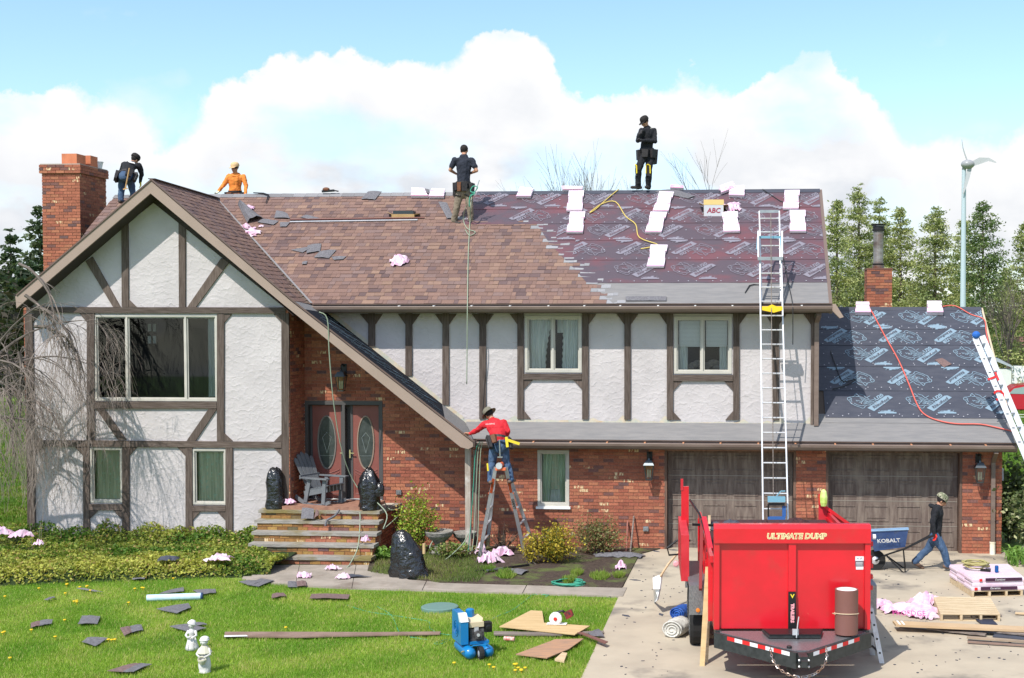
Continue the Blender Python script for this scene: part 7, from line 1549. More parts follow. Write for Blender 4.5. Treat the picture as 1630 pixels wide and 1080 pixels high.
for q, lab, bd in ((((379, 328), (392, 331), (421, 350), (394, 357)), 'large curled grey underlayment flap at the top of the valley', .16), (((440, 337), (458, 342), (462, 350), (437, 349)), 'grey shingle with raised corner right of the curled flap', .03), (((417, 350), (444, 354), (436, 360), (410, 356)), 'grey shingle flat below the curled flap', .01),
                 (((446, 356), (462, 356), (456, 363), (446, 363)), 'small grey shingle at the left end of the metal strip', .01), (((488, 344), (510, 350), (496, 352), (478, 348)), 'grey shingle scrap above the metal strip', .01), (((463, 400), (488, 396), (508, 391), (482, 404)), 'grey shingle in the mid-roof scatter, leftmost', .01),
                 (((490, 393), (512, 390), (510, 402), (488, 406)), 'grey shingle in the mid-roof scatter, upper', .02), (((510, 402), (536, 400), (524, 413), (500, 412)), 'grey shingle in the mid-roof scatter, middle', .02), (((528, 411), (552, 410), (546, 415), (532, 416)), 'grey shingle in the mid-roof scatter, right', .01), (((482, 419), (490, 418), (488, 423), (481, 423)), 'tiny grey shingle chip below the scatter', .01),
                 (((586, 307), (608, 307), (597, 320), (575, 319)), 'grey shingle lying flat just below the ridge, mid-roof', .02), (((698, 324), (712, 325), (723, 350), (712, 350)), 'long grey shingle beside the left boot of the tee-shirted man', .02), (((664, 303), (684, 304), (684, 311), (676, 309)), 'grey flap draped over the ridge bundle', .04),
                 (((1042, 307), (1078, 304), (1108, 315), (1096, 318)), 'grey membrane tongue draped below the feet of the man in black', .03)):
    sheet(q, m_oldg, lab, bend=bd)
sheet(((1488, 575), (1500, 572), (1515, 582), (1503, 587)), m_oldbr, 'brown shingle scrap on the dark garage underlayment', RL, n_low, bend=.01, grp=None)
sheet(((996, 474), (1061, 474), (1061, 481), (996, 481)), m_oldg, 'grey-blue starter strip lying along the eave edge of the pale membrane', bend=.004, grp=None, name='starter_strip', cat='membrane strip')
# metal lengths on the shingles
for a, b, lab, m in (((462, 352), (676, 349), 'long brown drip-edge length lying across the brown shingles', m_coil), ((462, 355.5), (665, 352.5), 'long pale metal edge beside the brown drip-edge length', m_alu)):
    k = M(); p, q = RM(*a, .035), RM(*b, .035); k.bar(p, q, .035, .02, n_main); tag(k.build('metal_strip', m), lab, 'metal strip')
k = M(); k.tube([RM(404, 310, .05), RM(420, 311, .05), RM(428, 314, .06), RM(424, 326, .04)], [.012, .018, .02, .008], 6); tag(k.build('bent_strip', m_black), 'bent black strip hooked over the ridge beside the orange-shirted man', 'strip')
k = M(); k.tube([RM(1186, 468, .03), RM(1193, 457, .03), RM(1200, 455, .03), RM(1212, 456, .03)], [.01, .015, .012, .006], 5); tag(k.build('bent_strip', m_black), 'bent black strip on the pale membrane left of the tall ladder', 'strip')
t = thing('nail_gun', 'nail gun lying on the ridge line in the middle of the roof', 'nail gun', RM(523, 308, .05)); k = M(); p = P(523, 305, 30.45); k.bar(p + Vector((-.16, 0, 0)), p + Vector((.14, 0, .02)), .06, .05); k.build('body', m_black, t); k = M(); k.ball(p + Vector((-.06, 0, .05)), .07, 8, 6, (1.3, .8, .7)); k.build('cap', m_leath, t); k = M(); k.bar(p + Vector((.14, 0, .02)), p + Vector((.24, 0, .0)), .04, .03); k.build('magazine', m_belt, t)
# cartons
def carton(q, h_, lab, txt=None, flaps=True, m=None, white=False):
    a, b, c, d = [RM(u, v, .02) for u, v in q]; up = Vector((0, 0, 1)); ctr = (a + b) / 2; W_x = (b - a).length; D_ = .32; x = (b - a).normalized(); y = Vector((0, 1, 0)); z0 = a.z - .02
    mc = m or mat('cardboard', (.42, .28, .13), .85, col2=(.36, .23, .10), ns=5); t = thing('open_carton', lab, 'carton', ctr); a = Vector((a.x, a.y, z0)); lo = up * h_
    fr_ = mat('carton_white', (.50, .50, .53), .8) if white else mc
    for nm, p, e, f, th, mm in (('side', a, x * W_x, lo, y * .008, fr_), ('side', a + y * D_, x * W_x, lo + up * .0, y * .008, mc), ('side', a, y * D_, lo, x * .008, mc), ('side', a + x * W_x, y * D_, lo, -x * .008, mc)):
        k = M(); k.prism([p, p + e, p + e + f, p + f], th); k.build(nm, mm, t)
    if flaps:
        for p, e, f in ((a + lo, y * D_, -x * .11 + up * .05), (a + x * W_x + lo, y * D_, x * .10 + up * .01), (a + y * D_ + lo, x * W_x, y * .05 + up * .12)):
            k = M(); k.prism([p, p + e, p + e + f, p + f], (0, 0, -.006)); k.build('flap', mc, t)
    if txt: text_mesh(txt, .155, mat('carton_ink', (.30, .03, .06), .7), 'lettering', t, a + x * W_x * .5 + up * h_ * .5 - y * .003, x, up, .002, shear=.15, bold=.004)
    return t, a, x, y, up, W_x, D_, h_
t, a, x, y, up, W_x, D_, h_ = carton(((1120, 345), (1152, 345), (1152, 320), (1120, 320)), .27, 'open carton with dark letters ABC on its front, on the upper underlayment', 'ABC', white=True)
k = M(); k.prism([a + up * h_ * .99 - y * .004, a + x * W_x + up * h_ * .99 - y * .004, a + x * W_x + up * (h_ + .12) + y * .02, a + up * (h_ + .12) + y * .02], (0, .006, 0)); k.build('flap', mat('cardboard_tan', (.55, .40, .16), .85), t)
t, a, x, y, up, W_x, D_, h_ = carton(((623, 348.5), (660, 348.5), (660, 336), (623, 336)), .11, 'open tan carton of dark vents on the brown shingles below the ridge bundles')
for i in range(2): k = M(); k.obox(a + x * W_x * .5 + y * (.08 + .13 * i) + up * (h_ + .03), x * W_x * .44, y * .05, up * .05); k.build('roof_vent', mat('vent_plastic', (.03, .04, .045), .4), t)

# ------------------------------------------------------------------ ropes and hoses
def rope(pts, r, m, lab, name='hose', cat='hose', sub=4, n=5):
    v = [Vector(p) for p in pts]; o = []
    for i in range(len(v) - 1):
        p0, p1, p2, p3 = v[max(i - 1, 0)], v[i], v[i + 1], v[min(i + 2, len(v) - 1)]
        for s in range(sub):
            t_ = s / sub; o.append(.5 * ((2 * p1) + (p2 - p0) * t_ + (2 * p0 - 5 * p1 + 4 * p2 - p3) * t_ ** 2 + (3 * p1 - p0 - 3 * p2 + p3) * t_ ** 3))
    o.append(v[-1]); k = M(); k.tube(o, r, n); return tag(k.build(name, m, None, smooth=True), lab, cat)
m_gh = mat('green_hose', (.05, .30, .20), .45); m_gr = mat('green_grey_rope', (.28, .33, .24), .8); m_yh = mat('yellow_hose', (.60, .45, .12), .5); m_rh = mat('red_hose', (.65, .13, .10), .45); m_bc = mat('black_cord', (.03, .03, .03), .6)
rope([RM(985, 304, .04), RM(968, 318, .04), RM(948, 336, .04), RM(939, 341, .04), RM(958, 328, .05), RM(980, 324, .04), RM(996, 347, .04), RM(1012, 360, .04), RM(1018, 381, .04), RM(1048, 393, .04), RM(1020, 399, .04), RM(1040, 396, .05)], .013, m_yh, 'yellow air hose looping over the wine-red underlayment')
rope([P(751, 312, 29.15), P(749, 330, 29.0), RM(748.5, 356, .05), RM(746, 400, .03), RM(745, 440, .03), RM(744.5, 482, .03), P(744, 496, 26.38), P(743.5, 560, 26.45), P(743, 612, 26.5)], .011, m_gr, 'grey-green safety rope hanging from the tee-shirted man over the eave', 'rope', 'rope')
rope([P(749, 311, 29.1), P(757, 304, 29.05), P(760, 298, 29.05), P(753, 297, 29.05), P(749, 305, 29.05), P(756, 308, 29.0), P(748, 314, 29.0), P(747, 330, 29.0)], .013, m_gh, 'coiled bright green rope at the hip of the tee-shirted man', 'rope', 'rope')
rope([P(741, 330, 29.0), RM(738, 352, .05), RM(744, 366, .03), RM(757, 372, .04), RM(748, 377, .03), RM(741, 368, .03)], .010, m_gr, 'loose rope curl on the shingles below the right boot of the tee-shirted man', 'rope', 'rope')
rope([RL(1382, 492, .06), RL(1390, 503, .04), RL(1407, 535, .04), RL(1430, 576, .04), RL(1447, 615, .04), RL(1459, 645, .04), RL(1470, 661, .04), RL(1490, 671, .04), RL(1520, 677, .04), RL(1560, 678, .04), RL(1590, 684, .04), RL(1612, 690, .05)], .016, m_rh, 'red air hose running down the garage roof from bundle to rake')
rope([RL(1500, 491, .05), RL(1520, 490, .05), RL(1545, 503, .04), RL(1566, 511, .04), P(1570, 530, 29.6), P(1576, 560, 29)], .014, m_rh, 'red hose end dropping over the garage rake beside the right ladder')
rope([RL(1322, 562, .04), RL(1332, 590, .04), RL(1342, 610, .04), RL(1362, 606, .04), RL(1345, 617, .04), RL(1325, 622, .04)], .010, m_bc, 'thin black cord in the shaded left corner of the garage roof', 'cord', 'cord')
rope([RM(1214, 304, .04), RM(1235, 318, .04), RM(1246, 324, .04), RM(1272, 330, .07)], .010, m_bc, 'black cord from the ridge to the bundle near the right roof end', 'cord', 'cord')
rope([RM(1246, 410, .05), RM(1254, 450, .04), RM(1261, 484, .04), P(1262, 500, 26.4), P(1262, 549, 26.45)], .010, m_bc, 'dark cord hanging past the eave right of the tall ladder', 'cord', 'cord')
rope([P(508, 497, 25.45), P(521, 508, 25.5), P(524, 560, 25.6), P(531, 640, 25.8), P(545, 720, 26.1), P(568, 775, 26.4), P(600, 800, 25.9), P(616, 820, 25.6), P(610, 842, 25.3)], .012, m_gr, 'grey-green rope hanging across the front doors from the gable eave', 'rope', 'rope')
rope([P(573, 816, 25.72), P(573, 835, 25.5), P(570, 870, 25.0), P(560, 893, 24.7), G(548, 908), G(520, 917), G(470, 926), G(420, 922), G(400, 914)], .012, m_gr, 'pale green hose running down the porch steps onto the walk', 'hose', 'hose')
rope([P(612, 800, 26.4), P(622, 812, 26.0), P(640, 808, 26.4), P(650, 806, 26.6), P(625, 830, 26.0), P(610, 843, 25.8)], .010, m_gr, 'hose loop on the right side of the porch steps', 'hose', 'hose')
for i, dx in enumerate((0, 4, 8)):
    rope([P(764 + dx * .6, 703, 25.7), P(757 + dx, 720, 25.7), P(753 + dx * 1.2, 780, 25.6), P(748 + dx * 1.6, 850, 25.5), P(745 + dx * 1.5, 878, 25.4)], .009, (m_gh, m_gr, m_gr)[i], ('bright green hose hanging beside the bare wood post', 'grey rope hanging between post and folding ladder, nearest the ladder', 'grey rope hanging close behind the bare wood post')[i], 'rope', 'rope')
rope([P(745, 850, 25.4), P(735, 868, 25.3), G(705, 893), G(688, 886), P(684, 872, 25.5), P(690, 860, 25.9)], .012, m_gr, 'pale hose curving through the bed left of the wood post')
rope([G(553, 964), G(585, 974), G(618, 979), G(650, 984), G(682, 990), G(684, 1000), G(700, 1009), G(730, 1011), G(765, 1003), G(785, 985), G(815, 972), G(838, 955), G(850, 947), G(872, 948), G(868, 951), G(880, 944), G(905, 938)], .011, m_gh, 'bright green hose winding across the lawn to the compressor')
rope([G(600, 966), G(622, 979), G(632, 1000), G(634, 1011), G(612, 1013), G(640, 1013), G(680, 1019)], .011, m_gh, 'green hose branch curling over the long brown board')
rope([G(763, 1000), G(722, 1017), G(700, 1026), G(692, 1024), G(712, 1018)], .011, m_gh, 'green hose end looped left of the blue compressor')
c_ = G(905, 933); rope([c_ + Vector((math.cos(a) * (.28 + .05 * math.sin(a * 3.3)), math.sin(a) * (.20 + .05 * math.cos(a * 2.1)), .02 + .01 * a / 6)) for a in np.linspace(0, 40, 56).tolist()], .011, m_gh, 'coil of bright green hose on the walk before the yellow shrub')
rope([G(905, 930), G(925, 926), G(948, 922), G(960, 925)], .011, m_gh, 'green hose tail leaving the coil toward the driveway')
rope([P(863, 905, 24.4) - Vector((0, 0, .3)), G(872, 920), G(885, 928), G(896, 931)], .011, m_gr, 'pale hose leading from the bed into the green coil')

# ------------------------------------------------------------------ porch
def bag(prof, label, loc, seed, r=(1, 1), lean=(0, 0), n=30, name='black_bag'):
    """draped plastic: closed profile of (radius, height) with sharp creases"""
    rg = random.Random(seed); k = M(); vs = []; m_ = len(prof); c = Vector(loc)
    for i, (rr, h) in enumerate(prof):
        for j in range(n):
            a = 6.283 * j / n; cr = .88 + .22 * abs(math.sin(a * 3.5 + seed + h * 5)) + .14 * abs(mnoise.noise(Vector((a * 3, h * 9, seed)))) + .30 * mnoise.noise(Vector((math.cos(a) * 2.1, math.sin(a) * 2.1, h * 3.2 + seed)))
            hz = h + .05 * mnoise.noise(Vector((math.cos(a) * 1.8 + seed, math.sin(a) * 1.8, h * 2)))
            vs.append(c + Vector((math.cos(a) * rr * cr * r[0] + lean[0] * h, math.sin(a) * rr * cr * r[1] + lean[1] * h, max(hz, 0) if i else 0)))
    fs = [(i * n + j, i * n + (j + 1) % n, (i + 1) * n + (j + 1) % n, (i + 1) * n + j) for i in range(m_ - 1) for j in range(n)] + [tuple((m_ - 1) * n + j for j in range(n))]
    k.add(vs, fs); o = k.build(name, m_bagm, None, smooth=True); return tag(o, label, 'plastic bag', 'black plastic bags by the porch')
m_bagm = mat('black_bag_plastic', (.012, .012, .013), .24, spec=.8, bump=.09, bs=4.2, det=4)
zP = P(412, 811.5, 25.8).z + .012
def bags(prof_px, u, vb, Y, lab, seed, z0, lean=(0, 0), r=(1, .8)):
    c = P(u, vb, Y); c.z = z0; sc = Y / F; return bag([(rr * sc, h * sc) for rr, h in prof_px], lab, c, seed, r, lean)
bags([(14.5, 0), (15, 6), (13, 25), (13.5, 42), (11, 56), (8, 63), (3, 66)], 438, 810, 25.95, 'tall black plastic bag on the left end of the porch', 3, zP)
bags([(16, 0), (17, 5), (15, 20), (17, 38), (15, 50), (9, 62), (4, 67)], 588, 812, 25.95, 'black plastic bag on the porch in front of the right door', 8, zP)
ob = bags([(6, 0), (8, 6), (7, 16), (3, 22)], 604, 790, 25.9, 'small silver-lit black bag tail clinging to the bag before the right door', 5, P(604, 790, 25.9).z)
bags([(29, 0), (30, 8), (26, 26), (24, 44), (17, 58), (13, 68), (5, 76)], 655, 929, 23.6, 'largest black plastic bag, on the walk right of the porch steps', 12, .02, lean=(-.22, 0), r=(1, .6))
k = M(); p = P(675, 869, 23.5); k.tube([p + Vector((0, 0, -.15)), p + Vector((0, 0, .04))], .03, 8); tag(k.build('stick_end', m_pine), 'round stick end poking from the largest black bag', 'stick')
# rocking chair
m_ch_ = mat('chair_grey', (.13, .14, .155), .55, col2=(.17, .18, .19), ns=5); cp = P(513, 803, 26.35); cp.z = zP; t = thing('rocking_chair', 'grey slatted rocking chair with fan back on the porch before the left door', 'chair', cp); rc_ = Matrix.Rotation(R(68), 3, 'Z')
class KM(M):
    def add(s, vs, fs): return M.add(s, [tuple(cp + rc_ @ Vector(v)) for v in vs], fs)
# local: faces -y, x across
for s in (-1, 1):
    k = KM(); arc = [(s * .25, y_, .035 + .16 * (y_ / .48) ** 2 * (1 if y_ > 0 else .8)) for y_ in np.linspace(-.42, .50, 11).tolist()]
    for a, b in zip(arc, arc[1:]): k.bar(a, b, .035, .07)
    k.build('rocker', m_ch_, t)
    k = KM(); k.bar((s * .27, -.26, .08), (s * .27, -.30, .60), .03, .09, (0, 1, 0)); k.build('leg', m_ch_, t); k = KM(); k.bar((s * .27, .22, .10), (s * .27, .10, .58), .03, .09, (0, 1, 0)); k.build('leg', m_ch_, t)
    k = KM(); k.prism([(s * .36, -.42, .60), (s * .24, -.42, .60), (s * .24, .28, .60), (s * .30, .32, .60), (s * .36, .10, .60)], (0, 0, .025)); k.build('armrest', m_ch_, t)
    k = KM(); k.bar((s * .245, -.34, .40), (s * .245, .26, .27), .03, .12); k.build('seat_rail', m_ch_, t)
for i in range(6): y_ = -.34 + i * .095; z_ = .47 - (y_ + .34) * .22; k = KM(); k.obox((0, y_, z_), (.265, 0, 0), (0, .041, -.009), (0, .002, .010)); k.build('seat_slat', m_ch_, t)
for i in range(5):
    x_ = (i - 2) * .098; L_ = (.74, .82, .86, .82, .74)[i]; k = KM(); b0 = Vector((x_ * .85, .20, .34)); b1 = Vector((x_ * 1.25, .20 + L_ * .42, .34 + L_ * .86)); d_ = (b1 - b0).normalized(); n_ = Vector((1, 0, 0)).cross(d_)
    w0, w1 = .036, .050; k.add([b0 - Vector((w0, 0, 0)), b0 + Vector((w0, 0, 0)), b1 + Vector((w1, 0, 0)), b1 + d_ * .04, b1 - Vector((w1, 0, 0))] + [q + n_ * .02 for q in (b0 - Vector((w0, 0, 0)), b0 + Vector((w0, 0, 0)), b1 + Vector((w1, 0, 0)), b1 + d_ * .04, b1 - Vector((w1, 0, 0)))], [(0, 1, 2, 3, 4), (9, 8, 7, 6, 5)] + [(j, 5 + j, 5 + (j + 1) % 5, (j + 1) % 5) for j in range(5)]); k.build('back_slat', m_ch_, t)
k = KM(); k.bar((-.30, .335, .62), (.30, .335, .62), .03, .08, (0, 0, 1)); k.bar((-.24, .24, .40), (.24, .24, .40), .03, .07); k.build('back_rail', m_ch_, t)

# ------------------------------------------------------------------ litter on steps, walk, ivy and lawn
UPZ = Vector((0, 0, 1))
def pinkg(u, v, w_, d_, lab, seed, rot=0, h_=.12, z=0.02, grp='torn pink wrappers on the ground', Y=None):
    p = G(u, v, z) if Y is None else P(u, v, Y); return tag(crumple('torn_wrapper', p, w_, d_, h_, m_pk2, None, seed, rot, rough=1.3, jag=.5, nx=10, ny=8), lab, 'plastic wrapper', grp)
pinkg(461, 803, .28, .2, 'pink wrapper on the porch beside the left black bag', 71, 0, .12, Y=26.0); pinkg(582, 863, .20, .14, 'balled pink wrapper on the right end of the porch steps', 72, .3, .13, Y=25.1)
pinkg(484, 920, .34, .22, 'pink wrapper on the walk before the steps, left one', 73, .2); pinkg(530, 908, .36, .22, 'pink wrapper on the walk against the lowest step', 74, -.4); pinkg(546, 922, .22, .26, 'small pink wrapper on the walk beside a dark strip', 75, 1.2)
pinkg(348, 893, .55, .35, 'pink wrapper lying on the ivy near the steps', 76, .1, .14, .28); pinkg(778, 897, .55, .45, 'big pink wrapper heap in the bed under the folding ladder', 77, .8, .24); pinkg(800, 886, .50, .35, 'pink wrapper right of the big heap in the bed', 78, .2, .22); pinkg(766, 885, .3, .3, 'pink wrapper tuft against the wood post foot', 79, .9, .28)
pinkg(988, 907, .24, .24, 'lone pink wrapper on the mulch near the driveway', 80, .5, .16); pinkg(5, 852, .45, .3, 'pink blossom-coloured wrapper in the left ground cover, at the frame edge', 81, .1, .15, .5); pinkg(34, 856, .50, .3, 'pink wrapper in the left ground cover by the wall corner', 82, .3, .16, .5); pinkg(62, 868, .22, .2, 'small pink scrap in the ivy at the wing corner', 83, .3, .1, .4)
def gs(q, lab, m=m_oldg, z=.045, bend=.012, grp='old shingles on the lawn', name='old_shingle', cat='shingle'): return sheet(q, m, lab, G, UPZ, z, name, cat, grp, bend)
L2 = [(((49, 997), (64, 993), (63, 1001), (49, 1005)), 'brown and grey shingle at the far left of the lawn, brown half', m_oldbr), (((64, 993), (84, 991), (82, 998), (63, 1001)), 'grey half of the two-tone shingle at the far left of the lawn', m_oldg),
      (((131, 985), (160, 986), (155, 998), (124, 998)), 'square grey shingle left of the blue tube on the lawn', m_oldg), (((139, 1020), (172, 1021), (152, 1034), (130, 1027)), 'grey diamond shingle below the square one on the lawn', m_oldg),
      (((191, 1005), (207, 1002), (210, 1012), (198, 1017)), 'brown half shingle in the lawn middle left', m_oldbr), (((207, 1002), (225, 999), (228, 1008), (210, 1012)), 'grey half shingle beside the brown one in the lawn middle left', m_oldg),
      (((170, 1074), (215, 1061), (225, 1061), (196, 1075)), 'brown strip shingle at the bottom of the lawn', m_oldbr), (((196, 1075), (226, 1061), (242, 1063), (213, 1075)), 'grey strip shingle at the bottom of the lawn', m_oldg),
      (((249, 974), (300, 965), (304, 972), (282, 981)), 'torn grey shingle below the blue tube', m_oldg), (((253, 950), (272, 943), (292, 939), (293, 945)), 'grey shingle behind the left part of the blue tube', m_oldg), (((307, 944), (343, 942), (344, 948), (320, 951)), 'grey shingle behind the right end of the blue tube', m_oldg),
      (((270, 1002), (300, 998), (329, 1005), (305, 1012)), 'grey shingle on the grass behind the bonnet statue', m_oldg), (((302, 996), (325, 996), (330, 999), (312, 1001)), 'grey shingle scrap right of the bonnet statue head', m_oldg),
      (((210, 925), (232, 923), (230, 926), (212, 927)), 'thin grey shingle at the ivy edge', m_oldg), (((122, 941), (140, 942), (165, 947), (150, 946)), 'long thin strip on the grass at left', m_oldg), (((70, 959), (86, 954), (88, 956), (76, 960)), 'small pale sliver on the grass at far left', m_oldg),
      (((458, 930), (472, 930), (473, 939), (458, 939)), 'grey half shingle at the edge of the walk', m_oldg), (((472, 930), (487, 929), (488, 937), (473, 938)), 'brown half shingle at the edge of the walk', m_oldbr), (((433, 950), (452, 948), (456, 953), (432, 957)), 'small brown shingle on the lawn below the walk', m_oldbr),
      (((496, 950), (557, 951), (554, 958), (493, 957)), 'long brown-grey shingle strip on the lawn below the walk', m_oldbr), (((380, 930), (405, 928), (420, 930), (398, 936)), 'torn grey shingle at the left end of the walk', m_oldg), (((393, 935), (415, 925), (437, 928), (412, 938)), 'second torn grey shingle at the left end of the walk', m_oldg),
      (((343, 900), (350, 903), (360, 916), (352, 915)), 'narrow dark shingle sliver standing in the ivy edge', m_oldb), (((820, 1002), (846, 998), (850, 1003), (824, 1006)), 'brown chip beside the plywood', m_oldbr), (((953, 1006), (962, 1018), (940, 1017), (935, 1012)), 'grey shingle under the plywood corner', m_oldg)]
for q, lab, m in L2: gs(q, lab, m)
tag(crumple('old_shingle', G(268, 892, .3), .42, .3, .10, m_oldb, None, 90, .2), 'dark folded shingle lying in the ivy', 'shingle', 'old shingles on the lawn')
for q, lab, m in ((((481, 810), (500, 812), (499, 828), (479, 828)), 'grey shingle draped over the top porch step', m_oldg), (((503, 812), (508, 816), (507, 822), (500, 828)), 'brown shingle end beside the grey one on the top step', m_oldbr)):
    o = sheet(q, m, lab, lambda u, v: P(u, v, 25.5 + (828 - v) * .012), Vector((0, -.7, .7)), .02, bend=.02, grp='shingles fallen on the porch steps')
rope([P(540, 812, 25.72), P(532, 822, 25.6), P(520, 829, 25.45), P(518, 838, 25.4)], .025, m_oldg, 'twisted grey shingle strip hanging over the porch steps', 'shingle_strip', 'shingle')
gs(((555, 918), (582, 921), (592, 922), (553, 923)), 'dark curved strip on the walk before the steps', m_oldb)
# boards, plywood and tube on the lawn
k = M(); k.tube([G(234, 958) + Vector((0, 0, .06)), G(320, 955) + Vector((0, 0, .06))], .06, 14); t = thing('blue_tube', 'pale blue plastic tube with dark end lying on the lawn', 'tube', G(277, 957)); k.build('tube', mat('tube_blue', (.45, .62, .72), .3, col2=(.6, .72, .78), ns=6), t, smooth=False)
k = M(); k.tube([G(320, 955) + Vector((0, 0, .06)), G(323, 954.9) + Vector((0, 0, .06))], .064, 14); k.build('end_cap', mat('cap_navy', (.02, .05, .13), .5), t)
def board(pts, th, m, lab, z=.05, name='board', cat='board'):
    k = M(); k.prism([G(u, v) + Vector((0, 0, z)) for u, v in pts], (0, 0, -th)); return tag(k.build(name, m), lab, cat)
m_brnb = mat('brown_board', (.20, .13, .10), .7, col2=(.28, .19, .15), ns=3)
board([(357, 1018), (470, 1019), (600, 1016), (700, 1014), (702, 1010.5), (600, 1011.5), (470, 1011), (358, 1011)], .02, m_brnb, 'long brown board lying on the lawn from the statues to the compressor'); k = M(); k.add([G(357, 1019.5) + Vector((0, 0, .052)), G(395, 1018.5) + Vector((0, 0, .052)), G(392, 1016.5) + Vector((0, 0, .052)), G(357, 1017) + Vector((0, 0, .052))], [(0, 1, 2, 3)]); tag(k.build('paint_flake', m_white), 'white unpainted patch at the left end of the long brown board', 'paint patch')
board([(786, 1015), (880, 1016), (960, 1012), (961, 1009), (880, 1012), (786, 1010)], .02, m_oldw, 'narrow grey board running under the plywood')
board([(795, 1005), (845, 979), (863, 980), (866, 999), (939, 1004), (915, 1018)], .014, m_pine, 'fresh L-cut plywood sheet on the lawn under the circular saw', .075, 'plywood', 'plywood')
board([(821, 1048), (884, 1024), (929, 1023), (905, 1040), (871, 1054)], .014, mat('plywood_reddish', (.45, .25, .14), .85, col2=(.30, .19, .13), ns=2, gs=(2, 12, 12)), 'reddish weathered plywood piece on the lawn', .06, 'plywood', 'plywood')
board([(883, 1056), (895, 1045), (903, 1046), (898, 1059)], .03, m_wood, 'small pale wood offcut on the lawn', .06); board([(919, 1016), (928, 1016), (968, 1031), (963, 1034)], .012, m_coil, 'brown metal trim piece from plywood to driveway', .09)
c_ = G(700, 970); k = M(); k.lathe((c_.x, c_.y, 0), [(0.31, -.02), (.31, .045), (.29, .055), (.0, .058)], 26); tag(k.build('septic_lid', mat('lid_green', (.13, .22, .19), .7)), 'round grey-green lid set in the lawn', 'lid')
k = M(); c_ = G(810, 1022); k.tube([c_ + Vector((-.07, 0, .05)), c_ + Vector((.09, -.03, .05))], .033, 10); tag(k.build('drink_can', mat('can_red', (.6, .1, .08), .4, col2=(.7, .6, .55), ns=18)), 'crushed red can on the grass right of the compressor', 'can')
# circular saw
c_ = G(890, 1002) + Vector((0, 0, .085)); t = thing('circular_saw', 'white circular saw with dark battery resting on the plywood', 'saw', c_)
k = M(); k.box(tuple(c_ + Vector((-.19, -.06, 0))), tuple(c_ + Vector((.12, .06, .008)))); k.build('shoe', m_white, t)
k = M(); k.lathe(c_ + Vector((-.05, .0, .09)), [(.095, 0), (.10, .01), (.10, .05), (.08, .06)], 18, axis=(0, -1, 0)); k.build('blade_guard', m_white, t); k = M(); k.lathe(c_ + Vector((-.05, -.07, .09)), [(.03, 0), (.02, .01)], 10, axis=(0, -1, 0)); k.build('arbor', m_redg, t)
k = M(); k.tube([c_ + Vector((-.04, .03, .17)), c_ + Vector((.05, .03, .20)), c_ + Vector((.13, .03, .13))], .02, 8); k.build('handle', m_black, t); k = M(); k.obox(c_ + Vector((.15, .03, .15)), (.055, 0, .03), (0, .04, 0), (-.02, 0, .05)); k.build('battery', mat('battery_red', (.30, .03, .03), .5, col2=(.03, .03, .03), ns=20), t)
# statues
m_st = mat('statue_white', (.72, .70, .68), .8, col2=(.52, .50, .48), ns=9, bump=.006, bs=30)
def statue(c, h_, lab, bonnet=True):
    t = thing('garden_statue', lab, 'statue', c); s = h_ / .72; k = M()
    k.lathe(c, [(.11 * s, 0), (.12 * s, .02 * s)] + ([(.155 * s, .04 * s), (.15 * s, .10 * s), (.10 * s, .24 * s), (.065 * s, .34 * s), (.058 * s, .38 * s)] if bonnet else [(.10 * s, .04 * s), (.12 * s, .12 * s), (.115 * s, .22 * s), (.095 * s, .30 * s), (.085 * s, .36 * s)]) + [(.085 * s, .43 * s), (.08 * s, .49 * s), (.04 * s, .53 * s), (.035 * s, .56 * s)], 16)
    if bonnet:
        for j in range(7): a = j * .9; k.tube([c + Vector((math.cos(a) * .06 * s, math.sin(a) * .06 * s, .36 * s)), c + Vector((math.cos(a) * .15 * s, math.sin(a) * .15 * s, .06 * s))], .016 * s, 5)
    k.build('body', m_st, t, smooth=True)
    k = M(); k.ball(c + Vector((-.0 * s, -.01, .62 * s)), .075 * s, 12, 9); k.ball(c + Vector((-.03 * s, -.085 * s, .615 * s)), .014 * s, 6, 5); k.build('head', m_st, t, smooth=True)
    k = M()
    if bonnet: k.lathe(c + Vector((.0, .0, .64 * s)), [(.085 * s, -.02 * s), (.115 * s, 0), (.11 * s, .01 * s), (.085 * s, .06 * s), (.05 * s, .10 * s), (.0, .11 * s)], 14, axis=(.3, .2, 1))
    else: k.ball(c + Vector((0, .01, .67 * s)), .09 * s, 12, 8, (1, 1, .62)); k.lathe(c + Vector((0, 0, .64 * s)), [(.09 * s, 0), (.10 * s, .01 * s), (.085 * s, .025 * s)], 14)
    k.build('bonnet' if bonnet else 'cap', m_st, t, smooth=True)
    k = M()
    for q in (-1, 1): k.tube([c + Vector((q * .08 * s, 0, .48 * s)), c + Vector((q * .13 * s, -.05 * s, .38 * s)), c + Vector((q * .04 * s, -.13 * s, .33 * s))], [.034 * s, .030 * s, .022 * s], 7)
    k.build('arms', m_st, t, smooth=True); k = M()
    if not bonnet:
        k.lathe(c + Vector((0, -.12 * s, .20 * s)), [(.05 * s, 0), (.08 * s, .06 * s), (.085 * s, .09 * s), (.0, .07 * s)], 12); k.tube([c + Vector((math.cos(a) * .08 * s, -.12 * s, .28 * s + math.sin(a) * .07 * s)) for a in np.linspace(0, 3.14, 7)], .010, 5); k.lathe(c + Vector((0, 0, .38 * s)), [(.15 * s, .02 * s), (.15 * s, .03 * s), (.06 * s, .16 * s)], 10); k.build('basket', mat('statue_cream', (.55, .52, .40), .85), t)
    else: k.ball(c + Vector((.0, -.15 * s, .36 * s)), .03 * s, 8, 6); k.build('posy', m_st, t)
    return t
statue(G(306, 1036), .44, 'white garden statue of a girl in a wide bonnet and long skirt', True); statue(G(326, 1071), .50, 'white garden statue of a child in a cap holding a basket', False)
